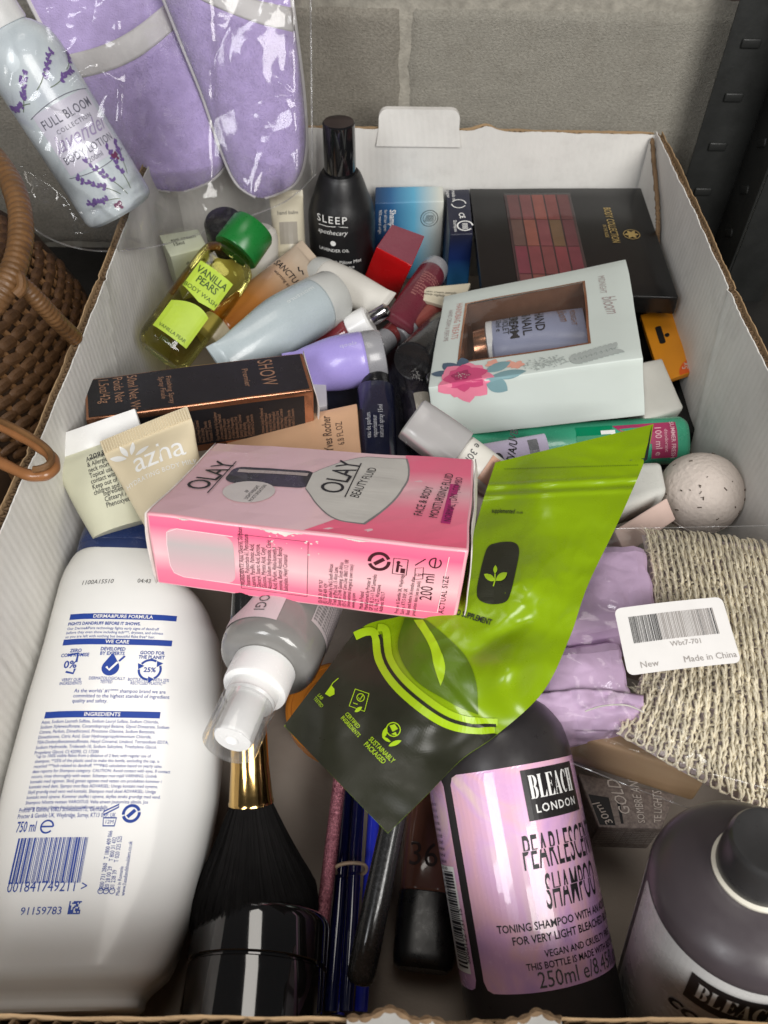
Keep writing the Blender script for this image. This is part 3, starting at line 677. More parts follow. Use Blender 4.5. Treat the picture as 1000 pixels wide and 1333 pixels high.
a = Art(); a.rect(0.008, HT * 0.16, LT * 0.275, HT * 0.84, nx=4, r=0.0052); a.make(Fr, ramp_mat('olay_side_bottle', [(0, (0.72, 0.42, 0.47)), (0.35, (0.58, 0.42, 0.44)), (0.65, (0.50, 0.44, 0.44)), (1, (0.75, 0.38, 0.44))], 'Z', 0.3, coat=0.3, lo=0.006, hi=0.032), ol, 'side_picture', 0.0003, True)
W_ = Art(); W_.stroke([(LT * 0.275, HT * 0.84), (0.014, HT * 0.84), (0.009, HT * 0.78), (0.008, HT * 0.6), (0.008, HT * 0.3), (0.0095, HT * 0.2), (0.014, HT * 0.16), (LT - 0.02, HT * 0.13), (LT - 0.009, HT * 0.13), (LT - 0.008, HT * 0.9)], 0.0004)
W_.make(Fr, mat('pale_pink_ink', (0.85, 0.62, 0.65), 0.4, var=0), ol, 'outline_print', 0.00045, True)
K = Art()
ing = 'INGREDIENTS: Aqua, Glycerin, Sorbitan\nStearate, Polysorbate 61, Petrolatum\nLaurate, Paraffin, Palmitic Acid,\nGlyceryl, Stearic Acid, Sucrose,\nGlucose, Myristic Acid, Cetyl\nAlcohol, Sodium Hydroxide, Citric\nAcid, Parfum, Alpha-Isomethyl\nIonone, Benzyl Alcohol, Benzyl\nSalicylate, Hexyl Cinnamal'
K.text(ing, LT * 0.305, HT * 0.16, 0.0031, rot=90, sx=0.62, line=0.84)
K.stroke([(LT * 0.292, HT * 0.12), (LT * 0.515, HT * 0.12), (LT * 0.515, HT * 0.88), (LT * 0.292, HT * 0.88)], 0.00025, True)
K.text('(E) 00 31 87 99 767\n(E) 1800 409 429\nDistributed by P&G South African\nTrading (Pty) Ltd, 15 Alice Lane,\nSandton 2146 Gauteng, South Africa\n(E) Customer Care Line: 0860 112 188\n(International charged at own rates)\nwww.pg.com', LT * 0.565, HT * 0.05, 0.0026, rot=90, sx=0.62, line=0.86)
K.text('Made in Poland\nManufactured by Procter &\nGP 32 8, 21-11 Gulf Lemanska\nUL. No 27, Warszawa\nAddress: 002117', LT * 0.70, HT * 0.05, 0.0026, rot=90, sx=0.62, line=0.9)
K.text('Procter & Gamble UK, Weybridge,\nSurrey, KT13 0XP, UK\nBest used before 36 months after\nproduction date (see on pack)', LT * 0.815, HT * 0.05, 0.0025, rot=90, sx=0.62, line=1.05)
K.text('200 ml', LT * 0.912, HT * 0.28, 0.0078, rot=92, sx=0.68); K.ring(LT * 0.905, HT * 0.80, 0.0026, 0.0006, 16, 90, 410); K.rect(LT * 0.905 - 0.0003, HT * 0.8 - 0.0026, LT * 0.905 + 0.0003, HT * 0.8 + 0.0026)
K.text('ACTUAL SIZE', LT * 0.958, HT * 0.12, 0.0036, rot=92, sx=0.85, sp=1.15)
K.ring(LT * 0.735, HT * 0.74, 0.0042, 0.0015, 18, 20, 185); K.ring(LT * 0.735, HT * 0.74, 0.0042, 0.0015, 18, 200, 365); K.stroke([(LT * 0.735 - 0.002, HT * 0.74 - 0.0015), (LT * 0.735 + 0.002, HT * 0.74 + 0.0015)], 0.0018)
bx, by = LT * 0.80, HT * 0.70; K.stroke([(bx - 0.0032, by - 0.004), (bx + 0.0032, by - 0.004), (bx + 0.0032, by + 0.004), (bx - 0.0032, by + 0.004)], 0.0004, True); K.circle(bx - 0.001, by + 0.002, 0.0009, n=8); K.stroke([(bx - 0.001, by + 0.0012), (bx - 0.0012, by - 0.003)], 0.0012); K.rect(bx + 0.0003, by - 0.0032, bx + 0.0024, by - 0.0008); K.stroke([(bx - 0.001, by + 0.0008), (bx + 0.001, by + 0.0002)], 0.0006)
K.stroke([(LT * 0.85, HT * 0.55), (LT * 0.875, HT * 0.57), (LT * 0.872, HT * 0.72), (LT * 0.848, HT * 0.70)], 0.0003, True); K.stroke([(LT * 0.846, HT * 0.74), (LT * 0.874, HT * 0.84)], 0.0005); K.text('12M', LT * 0.862, HT * 0.6, 0.002, align='CENTER', rot=4)
K.make(Fr, mat('maroon_ink', (0.05, 0.006, 0.012), 0.5, var=0, rvar=0), ol, 'small_print', 0.00045, True)
# worn white card showing along the edges, and the opened end flap at the right
wc = mat('bare_white_card', (0.72, 0.66, 0.62), 0.7, var=0.1, vscale=120)
rn = random.Random(2)
K = Art(); x = 0.03
for (xs, xe) in ((0.36, 0.50), (0.1, 0.14), (0.62, 0.7)):
    n = 26; up = [(LT * lerp(xs, xe, i / n), HT - 0.0004) for i in range(n + 1)]; lo = [(LT * lerp(xs, xe, i / n), HT - 0.0006 - (0.0026 if xs == 0.36 else 0.0009) * math.sin(math.pi * i / n) * rn.uniform(0.25, 1)) for i in range(n + 1)]
    K.poly(lo + up[::-1])
for k in range(20):
    x = LT * rn.uniform(0.38, 0.55); y = HT * rn.uniform(0.7, 0.95); r = rn.uniform(0.0002, 0.0006); K.poly([(x + r * rn.uniform(.6, 1.6) * math.cos(q), y + r * rn.uniform(.4, 1) * math.sin(q)) for q in (0, 1.2, 2.2, 3.2, 4.3, 5.4)])
K.make(Fr, wc, ol, 'worn_edge', 0.0006, True)
R_ = OC.face('right')
def endflap(s, t):
    p = R_(lerp(0.0, OC.W, s), HT * (1 - t) + 0.0, 0.0012 + 0.0022 * math.sin(t * 2.6) + 0.001 * nz((s * 3, t * 3, 0), 1, 2)); return p
part('end_flap', grid(endflap, 16, 10), wc, ol, world=True, solid=0.0005)
def tuck(s, t):
    p = OC.face('left')(lerp(0, OC.W, s), HT * t, 0.0007 + 0.0012 * t * (1 - t) * 4); return p
part('end_flap', grid(tuck, 12, 8), wc, ol, world=True, solid=0.0005)

# ------------------------------------------------------------------ grey spray bottle under the carton
sp_b, sp_n = atd(405, 735, 0.428), atd(345, 868, 0.372)
MS = frame(sp_b, sp_n - sp_b); LS = (sp_n - sp_b).length
gs = thing('spray_bottle', 'grey translucent spray bottle with white pump, poking out under the carton', 'bottle', MS)
gp = mat('grey_translucent', (0.21, 0.205, 0.195), 0.16, var=0.05, coat=0.3, subs=0.0, spec=0.6)
rs = 0.0240
part('body', lathe([(rs * 0.9, -0.07), (rs, -0.066), (rs, LS - 0.010), (rs * 0.985, LS - 0.006), (rs * 0.93, LS - 0.0022), (rs * 0.84, LS - 0.0004), (rs * 0.6, LS + 0.0004), (rs * 0.55, LS + 0.003)], 56), gp, gs)
wpl = mat('white_pump_plastic', (0.80, 0.80, 0.79), 0.25, var=0.02, spec=0.5)
pz = LS
part('collar', lathe([(0.0142, pz), (0.0150, pz + 0.001), (0.0150, pz + 0.013), (0.0146, pz + 0.0142), (0.0118, pz + 0.0148), (0.0115, pz + 0.020), (0.0105, pz + 0.0212)], 40), wpl, gs)
part('pump', lathe([(0.0085, pz + 0.02), (0.0088, pz + 0.0400), (0.0080, pz + 0.0412), (0.0030, pz + 0.0416), (0.0022, pz + 0.0406), (0.001, pz + 0.0402)], 36), wpl, gs)
clr = film('clear_rigid_plastic', 0.45, (0.97, 0.97, 0.97), 0.05, 0.05, bump=0.02)
part('clear_overcap', lathe([(0.0125, pz + 0.0205), (0.0122, pz + 0.0440), (0.0118, pz + 0.0446), (0.0110, pz + 0.0440), (0.0112, pz + 0.0215)], 44, False), clr, gs)
lab = mat('pale_lilac_label', (0.58, 0.50, 0.52), 0.4, var=0.03)
cm = cylmap(rs)
Art().rect(0.004, -0.05, 0.034, LS - 0.008, nx=18, ny=6).make(cm, lab, gs, 'front_label', 0.00025)
Art().rect(-0.036, -0.05, -0.011, LS - 0.018, nx=18, ny=6).make(cm, mat('pinkish_label', (0.48, 0.42, 0.43), 0.4), gs, 'back_label', 0.00025)
K = Art(); K.text('DUOLOGI', 0.0165, LS - 0.012, 0.0078, rot=90, sx=0.75, align='RIGHT'); K.text('SOUL', 0.026, LS - 0.03, 0.0045, rot=90, align='RIGHT')
K.make(turned(lambda x, z, o: cm(x, z, o), 0, 0, 0), mat('grey_ink', (0.08, 0.08, 0.08)), gs, 'lettering', 0.0005)
K = Art(); K.text('\n'.join('volume mist spray for fine hair, shake well' for _ in range(13)), -0.035, LS - 0.021, 0.0022, sx=0.62, line=0.85); K.make(cm, mat('grey_ink', (0.08, 0.08, 0.08)), gs, 'small_print', 0.0005)

# ------------------------------------------------------------------ powder brush, black jar, pencils at the front
bf0, bf1 = at(340, 965, 0.066), at(327, 1046, 0.060)          # ferrule
bt_ = at(332, 1196, 0.032)
MF = frame(bf1, bt_ - bf1); LF = (bt_ - bf1).length
br = thing('powder_brush', 'black powder brush with a gold ferrule, bristles resting behind the black jar', 'brush', MF)
gold = mat('gold_metal', (0.72, 0.47, 0.17), 0.14, metal=1.0, var=0.06, rvar=0.04)
rf = px(29, bf1)
fl_ = (bf0 - bf1).length
part('ferrule', lathe([(rf * 0.80, -fl_ - 0.01), (rf * 0.86, -fl_ * 0.6), (rf * 0.98, -0.002), (rf * 1.02, -0.0012), (rf * 1.02, 0.0), (rf * 0.9, 0.0005)], 40), gold, br)
part('handle', lathe([(rf * 0.45, -fl_ - 0.08), (rf * 0.72, -fl_ - 0.05), (rf * 0.78, -fl_ - 0.009)], 30), mat('black_lacquer', (0.012, 0.012, 0.012), 0.12, coat=0.5), br)
hw = px(84, bt_)
prof = [(rf * 0.9, 0), (rf * 1.15, LF * 0.12), (rf * 1.75, LF * 0.4), (hw * 0.92, LF * 0.75), (hw * 0.93, LF * 0.93), (hw * 0.6, LF * 0.99)]
hm = mat('black_hair', (0.012, 0.011, 0.011), 0.75, var=0.2, spec=0.15)
part('bristle_core', lathe([(r * 0.86, z) for r, z in prof], 32), mat('matt_black_core', (0.004, 0.004, 0.004), 1.0, spec=0.0, var=0, rvar=0), br)
rn = random.Random(8); hv, hf = [], []
for i in range(11000):
    a = rn.uniform(0, 2 * math.pi); rr = math.sqrt(rn.uniform(0.75, 1)); k = len(hv); j = rn.uniform(-0.03, 0.03); zl = rn.uniform(0.86, 1.02); wd = 0.00006; tw = rn.uniform(-1.2, 1.2)
    for s in range(7):
        t = s / 6; z = t * LF * zl; r = 0
        for (r0, z0), (r1, z1) in zip(prof, prof[1:]):
            if z0 <= z <= z1 + 1e-9: r = lerp(r0, r1, (z - z0) / (z1 - z0 + 1e-9))
        if z > LF * 0.9: r = hw * 0.93
        r = r * (0.25 + 0.75 * rr) * (1.03 + 0.05 * rn.random() * t) + 0.0002; b = a + j * t
        p = V((r * math.sin(b), -r * math.cos(b), z)); q = (V((math.cos(b), math.sin(b), 0)) + V((math.sin(b), -math.cos(b), 0)) * tw).normalized() * wd
        hv += [p - q, p + q]
    hf += [[k + 2 * s, k + 2 * s + 1, k + 2 * s + 3, k + 2 * s + 2] for s in range(6)]
part('bristles', (hv, hf), hm, br, smooth=True, kind='stuff', solid='open', angle=180)

jm = mat('black_gloss_jar', (0.010, 0.009, 0.009), 0.08, coat=1.0, var=0, spec=0.8, rvar=0.03)
jb = at(325, 1192, 0.060); jc = V((at(325, 1260, 0.06).x, jb.y + 0.004, 0.0325))
MJ = frame(jc, (-0.03, -1, 0.0), (0, 0, 1)); rj = 0.0305
jar = thing('cream_jar', 'glossy black screw-lid jar lying on its side at the front', 'jar', MJ)
ll = (at(325, 1192, 0.063).y - at(325, 1252, 0.063).y)
part('lid', lathe([(rj * 0.86, -0.0030), (rj * 0.93, -0.0024), (rj * 0.975, -0.0008), (rj * 0.995, 0.0012), (rj, 0.003), (rj, ll), (rj * 0.985, ll + 0.0004)], 64), jm, jar)
part('body', lathe([(rj * 0.94, ll), (rj * 0.94, ll + 0.0014), (rj * 0.975, ll + 0.002), (rj * 0.98, ll + 0.006), (rj * 0.98, jc.y - 0.006), (rj * 0.9, jc.y - 0.004)], 64), jm, jar)

def rod_thing(nm, label, cat, p, q, r, prof, m, pn='barrel', group=None):
    M_ = frame(p, q - p); t = thing(nm, label, cat, M_, group); L_ = (q - p).length
    part(pn, lathe([(r * a, L_ * b) for a, b in prof], 24), m, t); return t, L_
glit = mat('pink_glitter', (0.55, 0.22, 0.26), 0.25, metal=0.6, var=0, col2=(0.20, 0.05, 0.08), vscale=900, bump=0.9, bscale=1400)
p_, q_ = at(418, 1215, 0.030), at(446, 985, 0.044)
gt, L_ = rod_thing('glitter_pencil', 'thin pink glitter pencil beside the blue pens', 'pencil', p_, q_, px(9.5, p_), [(0.6, 0), (1, 0.006), (1, 1), (0.5, 1.002)], glit)
navyg = mat('dark_blue_gloss', (0.006, 0.008, 0.05), 0.10, coat=0.6, var=0, spec=0.6)
bluec = mat('blue_clear_plastic', (0.03, 0.045, 0.62), 0.12, coat=0.5, var=0.05)
for k, (u0, v0, u1, v1, z0, z1, m, lb) in enumerate(((430, 1318, 455, 1010, 0.020, 0.030, navyg, 'dark navy pen left in the banded bundle'), (450, 1318, 470, 1000, 0.024, 0.034, navyg, 'dark navy pen in the middle of the banded bundle'), (470, 1318, 490, 1010, 0.018, 0.030, bluec, 'bright blue pen under the black brush handle'), (440, 1322, 462, 1150, 0.010, 0.014, bluec, 'bright blue pen underneath the banded bundle'))):
    p_, q_ = at(u0, v0, z0), at(u1, v1, z1)
    t_, L_ = rod_thing('eye_pencil', lb, 'pen', p_, q_, px(9.0, p_), [(0.8, 0), (1, 0.004), (1, 0.10), (0.93, 0.102), (0.93, 0.106), (1, 0.108), (1, 0.97), (0.7, 1.0)], m, group='pens at the front')
# rubber band round two of them
q0, q1 = at(437, 1133, 0.031), at(477, 1131, 0.034)
lp = []
for i in range(40):
    a = 2 * math.pi * i / 40; c = (q0 + q1) / 2; lp.append(c + (q1 - q0) * 0.5 * math.cos(a) + V((0, 0.0016 * math.sin(a) * 0.3, 0.0095 * (abs(math.sin(a)) ** 0.6) * (1 if math.sin(a) > 0 else -1) * 0.85)))
rb = part('rubber_band', tubepath(lp, 0.00085, 6, True), mat('tan_rubber', (0.45, 0.33, 0.22), 0.6), None); setprops(rb, 'tan rubber band round the two navy pens', 'rubber band')
p_, q_ = at(468, 1280, 0.052), at(522, 1020, 0.080)
hd, L_ = rod_thing('brush_handle', 'black brush handle with a round end, poking out under the green pouch', 'brush', p_, q_, px(19, p_), [(0.05, -0.012), (0.45, -0.008), (0.75, 0.002), (0.95, 0.02), (1.0, 0.06), (0.97, 0.4), (0.85, 1.0), (0.5, 1.02)], mat('worn_black_lacquer', (0.018, 0.018, 0.018), 0.24, coat=0.3, var=0, rvar=0.15, vscale=300, dirt=0.04), 'handle')

# foundation bottle on the tray floor
p_ = at(550, 1264, 0.016); q_ = at(562, 1085, 0.020)
Mf = frame(p_, q_ - p_, (0, -0.1, 1)); Lq = (q_ - p_).length
fb = thing('foundation_bottle', 'brown glass foundation bottle with black cap lying on the tray floor', 'bottle', Mf)
rq = px(40, p_); zc_ = Lq * 0.52
part('cap', Loft([(0.0, rq * 0.82, rq * 0.6, 3.2), (0.002, rq * 0.96, rq * 0.72, 3.2), (0.006, rq, rq * 0.76, 3.4), (zc_, rq * 0.99, rq * 0.76, 3.4), (zc_ + 0.0006, rq * 0.9, rq * 0.7, 3.4)], 3).geo(44), mat('matt_black_cap', (0.008, 0.008, 0.008), 0.3, var=0.1), fb)
LQ = Loft([(zc_, rq * 0.9, rq * 0.7, 3.4), (zc_ + 0.002, rq * 0.98, rq * 0.76, 3.4), (Lq * 1.3, rq * 0.98, rq * 0.76, 3.4), (Lq * 1.33, rq * 0.9, rq * 0.65, 3.4)], 2)
part('body', LQ.geo(44), mat('brown_glass', (0.15, 0.065, 0.045), 0.12, coat=0.5, var=0.1), fb)
K = Art(); K.text('360', 0.0, zc_ + 0.011, 0.0155, align='CENTER', sx=0.95); K.make(LQ.flat, mat('dark_brown_ink', (0.03, 0.015, 0.012), 0.5), fb, 'lettering', 0.0003)

# orange translucent pot whose edge shows below the pouch
oc = at(440, 925, 0.016)
og = thing('orange_pot', 'round translucent orange pot half hidden under the green pouch', 'pot', Matrix.Translation(oc))
orm = mat('orange_translucent', (0.62, 0.22, 0.03), 0.15, coat=0.4, var=0.1, subs=0.2)
part('lid', lathe([(0.0275, -0.004), (0.029, -0.003), (0.029, 0.003), (0.0275, 0.0042), (0.026, 0.0042), (0.0255, 0.0034), (0.020, 0.0034), (0.0195, 0.0042), (0.014, 0.0042)], 56), orm, og)
part('body', lathe([(0.024, -0.0155), (0.0265, -0.013), (0.0265, -0.0042)], 48), orm, og)

# ------------------------------------------------------------------ green foil pouch
HP = [(645, 602, .108), (850, 552, .118), (835, 600, .119), (720, 640, .126), (800, 690, .121), (625, 660, .112), (640, 700, .120), (760, 770, .121), (690, 760, .133), (735, 830, .119), (600, 820, .124), (660, 870, .131), (705, 905, .116),
      (640, 960, .110), (560, 930, .122), (505, 1085, .106), (370, 945, .097), (470, 815, .105), (450, 950, .111), (530, 1010, .112), (750, 575, .120), (600, 985, .108)]
def hp(u, v):
    sw = sz = 0.0
    for a, b, z in HP:
        w_ = 1.0 / (((u - a) ** 2 + (v - b) ** 2 + 900) ** 1.6); sw += w_; sz += w_ * z
    z = sz / sw
    # zip ridges, folds and dents
    for k, (v0, am) in enumerate(((627, 0.0011), (634, -0.0008), (641, 0.0009))):
        z += am * math.exp(-((v - v0 + (u - 740) * 0.05) / 2.6) ** 2)
    z += 0.0009 * (0.35 - abs(noise.noise(V((u * 0.05 + v * 0.02, v * 0.035 - u * 0.02, 3))))) * max(0, 1 - abs(v - 770) / 140)
    sm = 1.0 - 0.75 * max(0, min(1, (v + (600 - u) * 0.5 - 850) / 50))
    z += 0.0011 * (0.3 - abs(noise.noise(V((u * 0.018, v * 0.05, 2))))) * max(0, 1 - abs(v - 600) / 75)
    z += sm * 0.0016 * (0.25 - abs(noise.noise(V((u * 0.012 + v * 0.01, v * 0.014, 7)))))
    z += sm * 0.0014 * nz((u, v, 0), 0.013, 2) + sm * 0.0006 * nz((u * 0.5, v, 0), 0.045, 5)
    z += 0.0055 * math.exp(-(((u - 672) * 0.8 + (v - 872) * 0.5) / 30) ** 2 - (((v - 872) * 0.8 - (u - 672) * 0.4) / 38) ** 2)
    z -= 0.0035 * math.exp(-(((u - 650) * 0.55 + (v - 830) * 0.83) / 12) ** 2 - ((u - 655) / 45) ** 2)
    z += 0.002 * math.exp(-(((u - 590) * 0.75 + (v - 905) * -0.66) / 7) ** 2) * max(0, min(1, (v - 830) / 90)) * 0.5
    return z
eL = spline([(645, 602, 0), (630, 648, 0), (612, 705, 0), (582, 765, 0), (525, 800, 0), (470, 818, 0), (420, 880, 0), (370, 945, 0)], 12)
eR = spline([(851, 552, 0), (843, 592, 0), (834, 597, 0), (838, 603, 0), (819, 648, 0), (800, 690, 0), (765, 763, 0), (741, 832, 0), (706, 902, 0), (645, 958, 0), (600, 990, 0), (555, 1036, 0), (505, 1085, 0)], 10)
def res_(P_, n):
    L_ = [0]
    for a, b in zip(P_, P_[1:]): L_.append(L_[-1] + (b - a).length)
    out = []; j = 0
    for i in range(n + 1):
        d = L_[-1] * i / n
        while j < len(P_) - 2 and L_[j + 1] < d: j += 1
        t = (d - L_[j]) / max(1e-9, L_[j + 1] - L_[j]); out.append(P_[j].lerp(P_[j + 1], min(1, t)))
    return out
NV, NU = 200, 90
eL, eR = res_(eL, NV), res_(eR, NV)
pmid = at(600, 820, 0.1)
po = thing('foil_pouch', 'bright green and black foil supplement pouch lying across the pile', 'pouch', Matrix.Translation(pmid))
def pouch(back):
    vs = []
    for j in range(NV + 1):
        for i in range(NU + 1):
            s = i / NU; t = j / NV; q = eL[j].lerp(eR[j], s); p = at(q.x, q.y, hp(q.x, q.y))
            if back: p = p - V((0, -0.2, 1)) * (0.0004 + 0.020 * (math.sin(math.pi * s) ** 0.7) * (math.sin(math.pi * min(1, t * 1.02)) ** 0.6))
            vs.append(p)
    return vs
N1 = (NU + 1) * (NV + 1)
fs = [[j * (NU + 1) + i, j * (NU + 1) + i + 1, (j + 1) * (NU + 1) + i + 1, (j + 1) * (NU + 1) + i] for j in range(NV) for i in range(NU)]
gm = mat('green_foil', (0.215, 0.34, 0.004), 0.28, var=0.04, vscale=20, spec=0.5, rvar=0.05)
part('front_film', (pouch(False), fs), gm, po, world=True, angle=80)
part('back_film', (pouch(True), fs), mat('dark_olive_foil', (0.03, 0.033, 0.022), 0.33), po, world=True, angle=80)
pn_cache = {}
def PS(x, y, off):            # print on the pouch: x, y are photograph pixels (y up)
    u, v = x, -y; p = at(u, v, hp(u, v)); a = at(u + 2, v, hp(u + 2, v)) - p; b = at(u, v + 2, hp(u, v + 2)) - p
    return p + b.cross(a).normalized() * off
def flip(pts): return [(a, -b) for a, b in pts]
def sp2(pts, n=8): return [(p.x, p.y) for p in spline([(a, b, 0) for a, b in pts], n)]
olive = mat('black_olive_foil', (0.024, 0.025, 0.016), 0.34, var=0.1, spec=0.3, dirt=0.03)
curve = sp2([(474, 817), (487, 826), (493, 845), (500, 872), (522, 902), (566, 938), (604, 953), (643, 955)], 10)
low = [(p.x, p.y) for p in eL if p.y > 818] + [(p.x, p.y) for p in eR if p.y > 958][::-1]
def strip_fill(A_, P_, Q_, n):  # fill between two polylines
    P_ = res_([V((a, b, 0)) for a, b in P_], n); Q_ = res_([V((a, b, 0)) for a, b in Q_], n); m = 40; v = []
    for p, q in zip(P_, Q_):
        for k in range(m + 1): r = p.lerp(q, k / m); v.append((r.x, -r.y))
    return A_.add(v, [[i * (m + 1) + k, i * (m + 1) + k + 1, (i + 1) * (m + 1) + k + 1, (i + 1) * (m + 1) + k] for i in range(n) for k in range(m)])
lowL = [(p.x, p.y) for p in eL if p.y > 817]; lowR = [(p.x, p.y) for p in eR if p.y > 955]
A_ = Art(); strip_fill(A_, curve, lowL + lowR[::-1], 100); A_.make(PS, olive, po, 'dark_panel', 0.0004, True)
lime = mat('lime_print', (0.34, 0.52, 0.010), 0.35, var=0.02); dkg = mat('dark_green_print', (0.085, 0.15, 0.007), 0.35, var=0.05)
c1 = sp2([(462, 829), (478, 823), (489, 828), (495, 862), (520, 898), (566, 935), (606, 949), (644, 950)], 8)
c2 = sp2([(492, 818), (503, 822), (508, 858), (530, 890), (576, 926), (612, 938), (648, 940)], 8)
a = Art(); a.stroke(flip(c1), 11); a.stroke(flip(c2), 10); a.make(PS, lime, po, 'lime_border', 0.0006, True)
cm_ = [((p[0] + q[0]) / 2, (p[1] + q[1]) / 2) for p, q in zip(res_([V((*c, 0)) for c in c1], 30), res_([V((*c, 0)) for c in c2], 30))]
a = Art(); a.stroke(flip(cm_[3:]), 4.5); a.make(PS, olive, po, 'dark_rule', 0.0008, True)
lf = sp2([(528, 805), (519, 845), (540, 885), (580, 912), (622, 931)], 6) + sp2([(622, 931), (621, 890), (608, 858), (580, 828), (556, 808)], 6)[1:]
a = Art(); a.poly(flip(lf), sub=4); a.make(PS, dkg, po, 'big_leaf', 0.0006, True)
lf = sp2([(540, 808), (560, 842), (566, 872), (574, 894)], 6) + sp2([(574, 894), (580, 868), (570, 838), (552, 808)], 6)[1:]
a = Art(); a.poly(flip(lf), sub=3); a.make(PS, lime, po, 'leaf_vein', 0.0010, True)
a = Art(); a.poly(flip(sp2([(640, 709), (655, 706), (670, 707), (676, 716), (673, 738), (665, 772), (658, 784), (640, 787), (625, 782), (621, 770), (627, 738), (634, 715), (640, 709)], 5)[:-1]), sub=1); a.make(PS, olive, po, 'dark_badge', 0.0003, True)
a = Art()
for x, y, l, w_, r in ((645, -757, 17, 8, 150), (646, -757, 18, 9, 35), (645, -748, 11, 5, 88)): a.leafy(x, y, l, w_, r)
a.stroke([(643, -764), (645, -757), (645, -748)], 1.6)
a.make(PS, lime, po, 'sprout_logo', 0.0006, True)
a = Art(); a.text('supplemented', 640, -668, 8.6, rot=-2, sx=0.62, shear=0.3, bold=0.01); a.text('.co.uk', 672, -669, 5.5, rot=-2, sx=0.7)
a.text('BIO SUPPLEMENT', 588, -799, 11, rot=-17, sx=0.62, bold=0.02, shear=0.1); a.make(PS, INK(), po, 'black_lettering', 0.0004, True)
a = Art(); a.text('CERTIFIED\nINGREDIENTS', 449, -931, 7.6, rot=-48, sx=0.72, line=0.95, bold=0.01, align='LEFT')
a.text('SUSTAINABLY\nPACKAGED', 480, -964, 9.6, rot=-45, sx=0.72, line=0.95, bold=0.012)
a.text('LAB\nTESTED', 414, -906, 6.5, rot=-50, sx=0.72); 
for p0, p1 in (((425, -905), (434, -890)), ((434, -890), (441, -884))): a.stroke([p0, p1], 1.0)
a.poly([(424, -904), (432, -893), (436, -898), (436, -905), (430, -908)])
a.stroke([(455, -920), (463, -898), (481, -904), (475, -927)], 1.2, True); a.ring(470, -909, 5, 1.1, 14); a.stroke([(467, -909), (469, -912), (473, -906)], 1.1); a.stroke([(460, -916), (466, -918)], 1); a.leafy(462, -928, 12, 5, 35)
a.ring(513, -950, 9, 1.4, 18); a.poly([(508, -945), (515, -943), (519, -949), (512, -953)]); a.poly([(510, -956), (516, -953), (518, -958)])
a.leafy(499, -962, 16, 6, 70); a.leafy(506, -972, 19, 6, 25); a.leafy(498, -960, 13, 4, -30)
a.make(PS, lime, po, 'lime_lettering', 0.0007, True)
a = Art(); n = 60
for i in range(n): x = lerp(657, 832, i / n); y = -(611 - (x - 657) * 0.03); a.rect(x, y - 0.5, x + 1.7, y + 0.5)
a.make(PS, dkg, po, 'tear_line', 0.0003, True)
a = Art(); a.poly([(847, -561), (849, -554), (843, -598), (838, -602)]); a.make(PS, INK(), po, 'corner_mark', 0.0003, True)

# ------------------------------------------------------------------ black shampoo bottle with the iridescent lilac label
b0, b1 = atd(716, 1352, 0.336), atd(640, 945, 0.372)
MBl = frame(b0, b1 - b0); LBl = (b1 - b0).length; rb_ = 0.0330
bl = thing('shampoo_bottle', 'black shampoo bottle with iridescent lilac label leaning in the front row', 'bottle', MBl)
blk = mat('soft_black_plastic', (0.030, 0.027, 0.028), 0.34, var=0.08, spec=0.45)
zl0, zl1 = 0.0265, 0.110
part('body', Loft([(0, rb_ * 0.88, rb_ * 0.88), (0.003, rb_ * 0.97, rb_ * 0.97), (0.008, rb_, rb_), (zl1 + 0.002, rb_, rb_), (zl1 + 0.012, rb_ * 0.965, rb_ * 0.965), (zl1 + 0.021, rb_ * 0.83, rb_ * 0.83), (zl1 + 0.028, rb_ * 0.62, rb_ * 0.62), (zl1 + 0.031, rb_ * 0.45, rb_ * 0.45)], 4).geo(64), blk, bl)
part('cap', lathe([(rb_ * 0.5, zl1 + 0.031), (rb_ * 0.5, zl1 + 0.05), (rb_ * 0.45, zl1 + 0.052)], 40), mat('matt_black_cap', (0.008, 0.008, 0.008), 0.3), bl)
irid = mat('iridescent_label', (0.62, 0.36, 0.58), 0.25, var=0, rvar=0.05, coat=0.5)
def recolour(m, stops, scale, dist=1.2, vec=(1, 1, 1), detail=3):
    N = m.node_tree.nodes; L = m.node_tree.links; b = N['Principled BSDF']; tc = N.new('ShaderNodeTexCoord'); mp = N.new('ShaderNodeMapping'); mp.inputs['Scale'].default_value = vec
    n = N.new('ShaderNodeTexNoise'); n.inputs['Scale'].default_value = scale; n.inputs['Distortion'].default_value = dist; n.inputs['Detail'].default_value = detail; r = N.new('ShaderNodeValToRGB')
    L.new(tc.outputs['Object'], mp.inputs[0]); L.new(mp.outputs[0], n.inputs['Vector']); L.new(n.outputs['Fac'], r.inputs[0]); e = r.color_ramp.elements
    e[0].position, e[0].color = stops[0][0], (*stops[0][1], 1); e[1].position, e[1].color = stops[-1][0], (*stops[-1][1], 1)
    for p, c in stops[1:-1]: x = e.new(p); x.color = (*c, 1)
    L.new(r.outputs[0], b.inputs['Base Color']); return m
recolour(irid, [(0.32, (0.50, 0.30, 0.58)), (0.45, (0.66, 0.38, 0.60)), (0.52, (0.72, 0.42, 0.52)), (0.6, (0.66, 0.40, 0.62)), (0.72, (0.74, 0.55, 0.50))], 16, 2.0)
_cm = cylmap(rb_)
def cmb(x, z, off): return _cm(x, z, off)
zk = lambda z: zl1 - (zl1 - z) * 0.87
deg = lambda d: rb_ * math.radians(d); TX = deg(40)
a = Art()
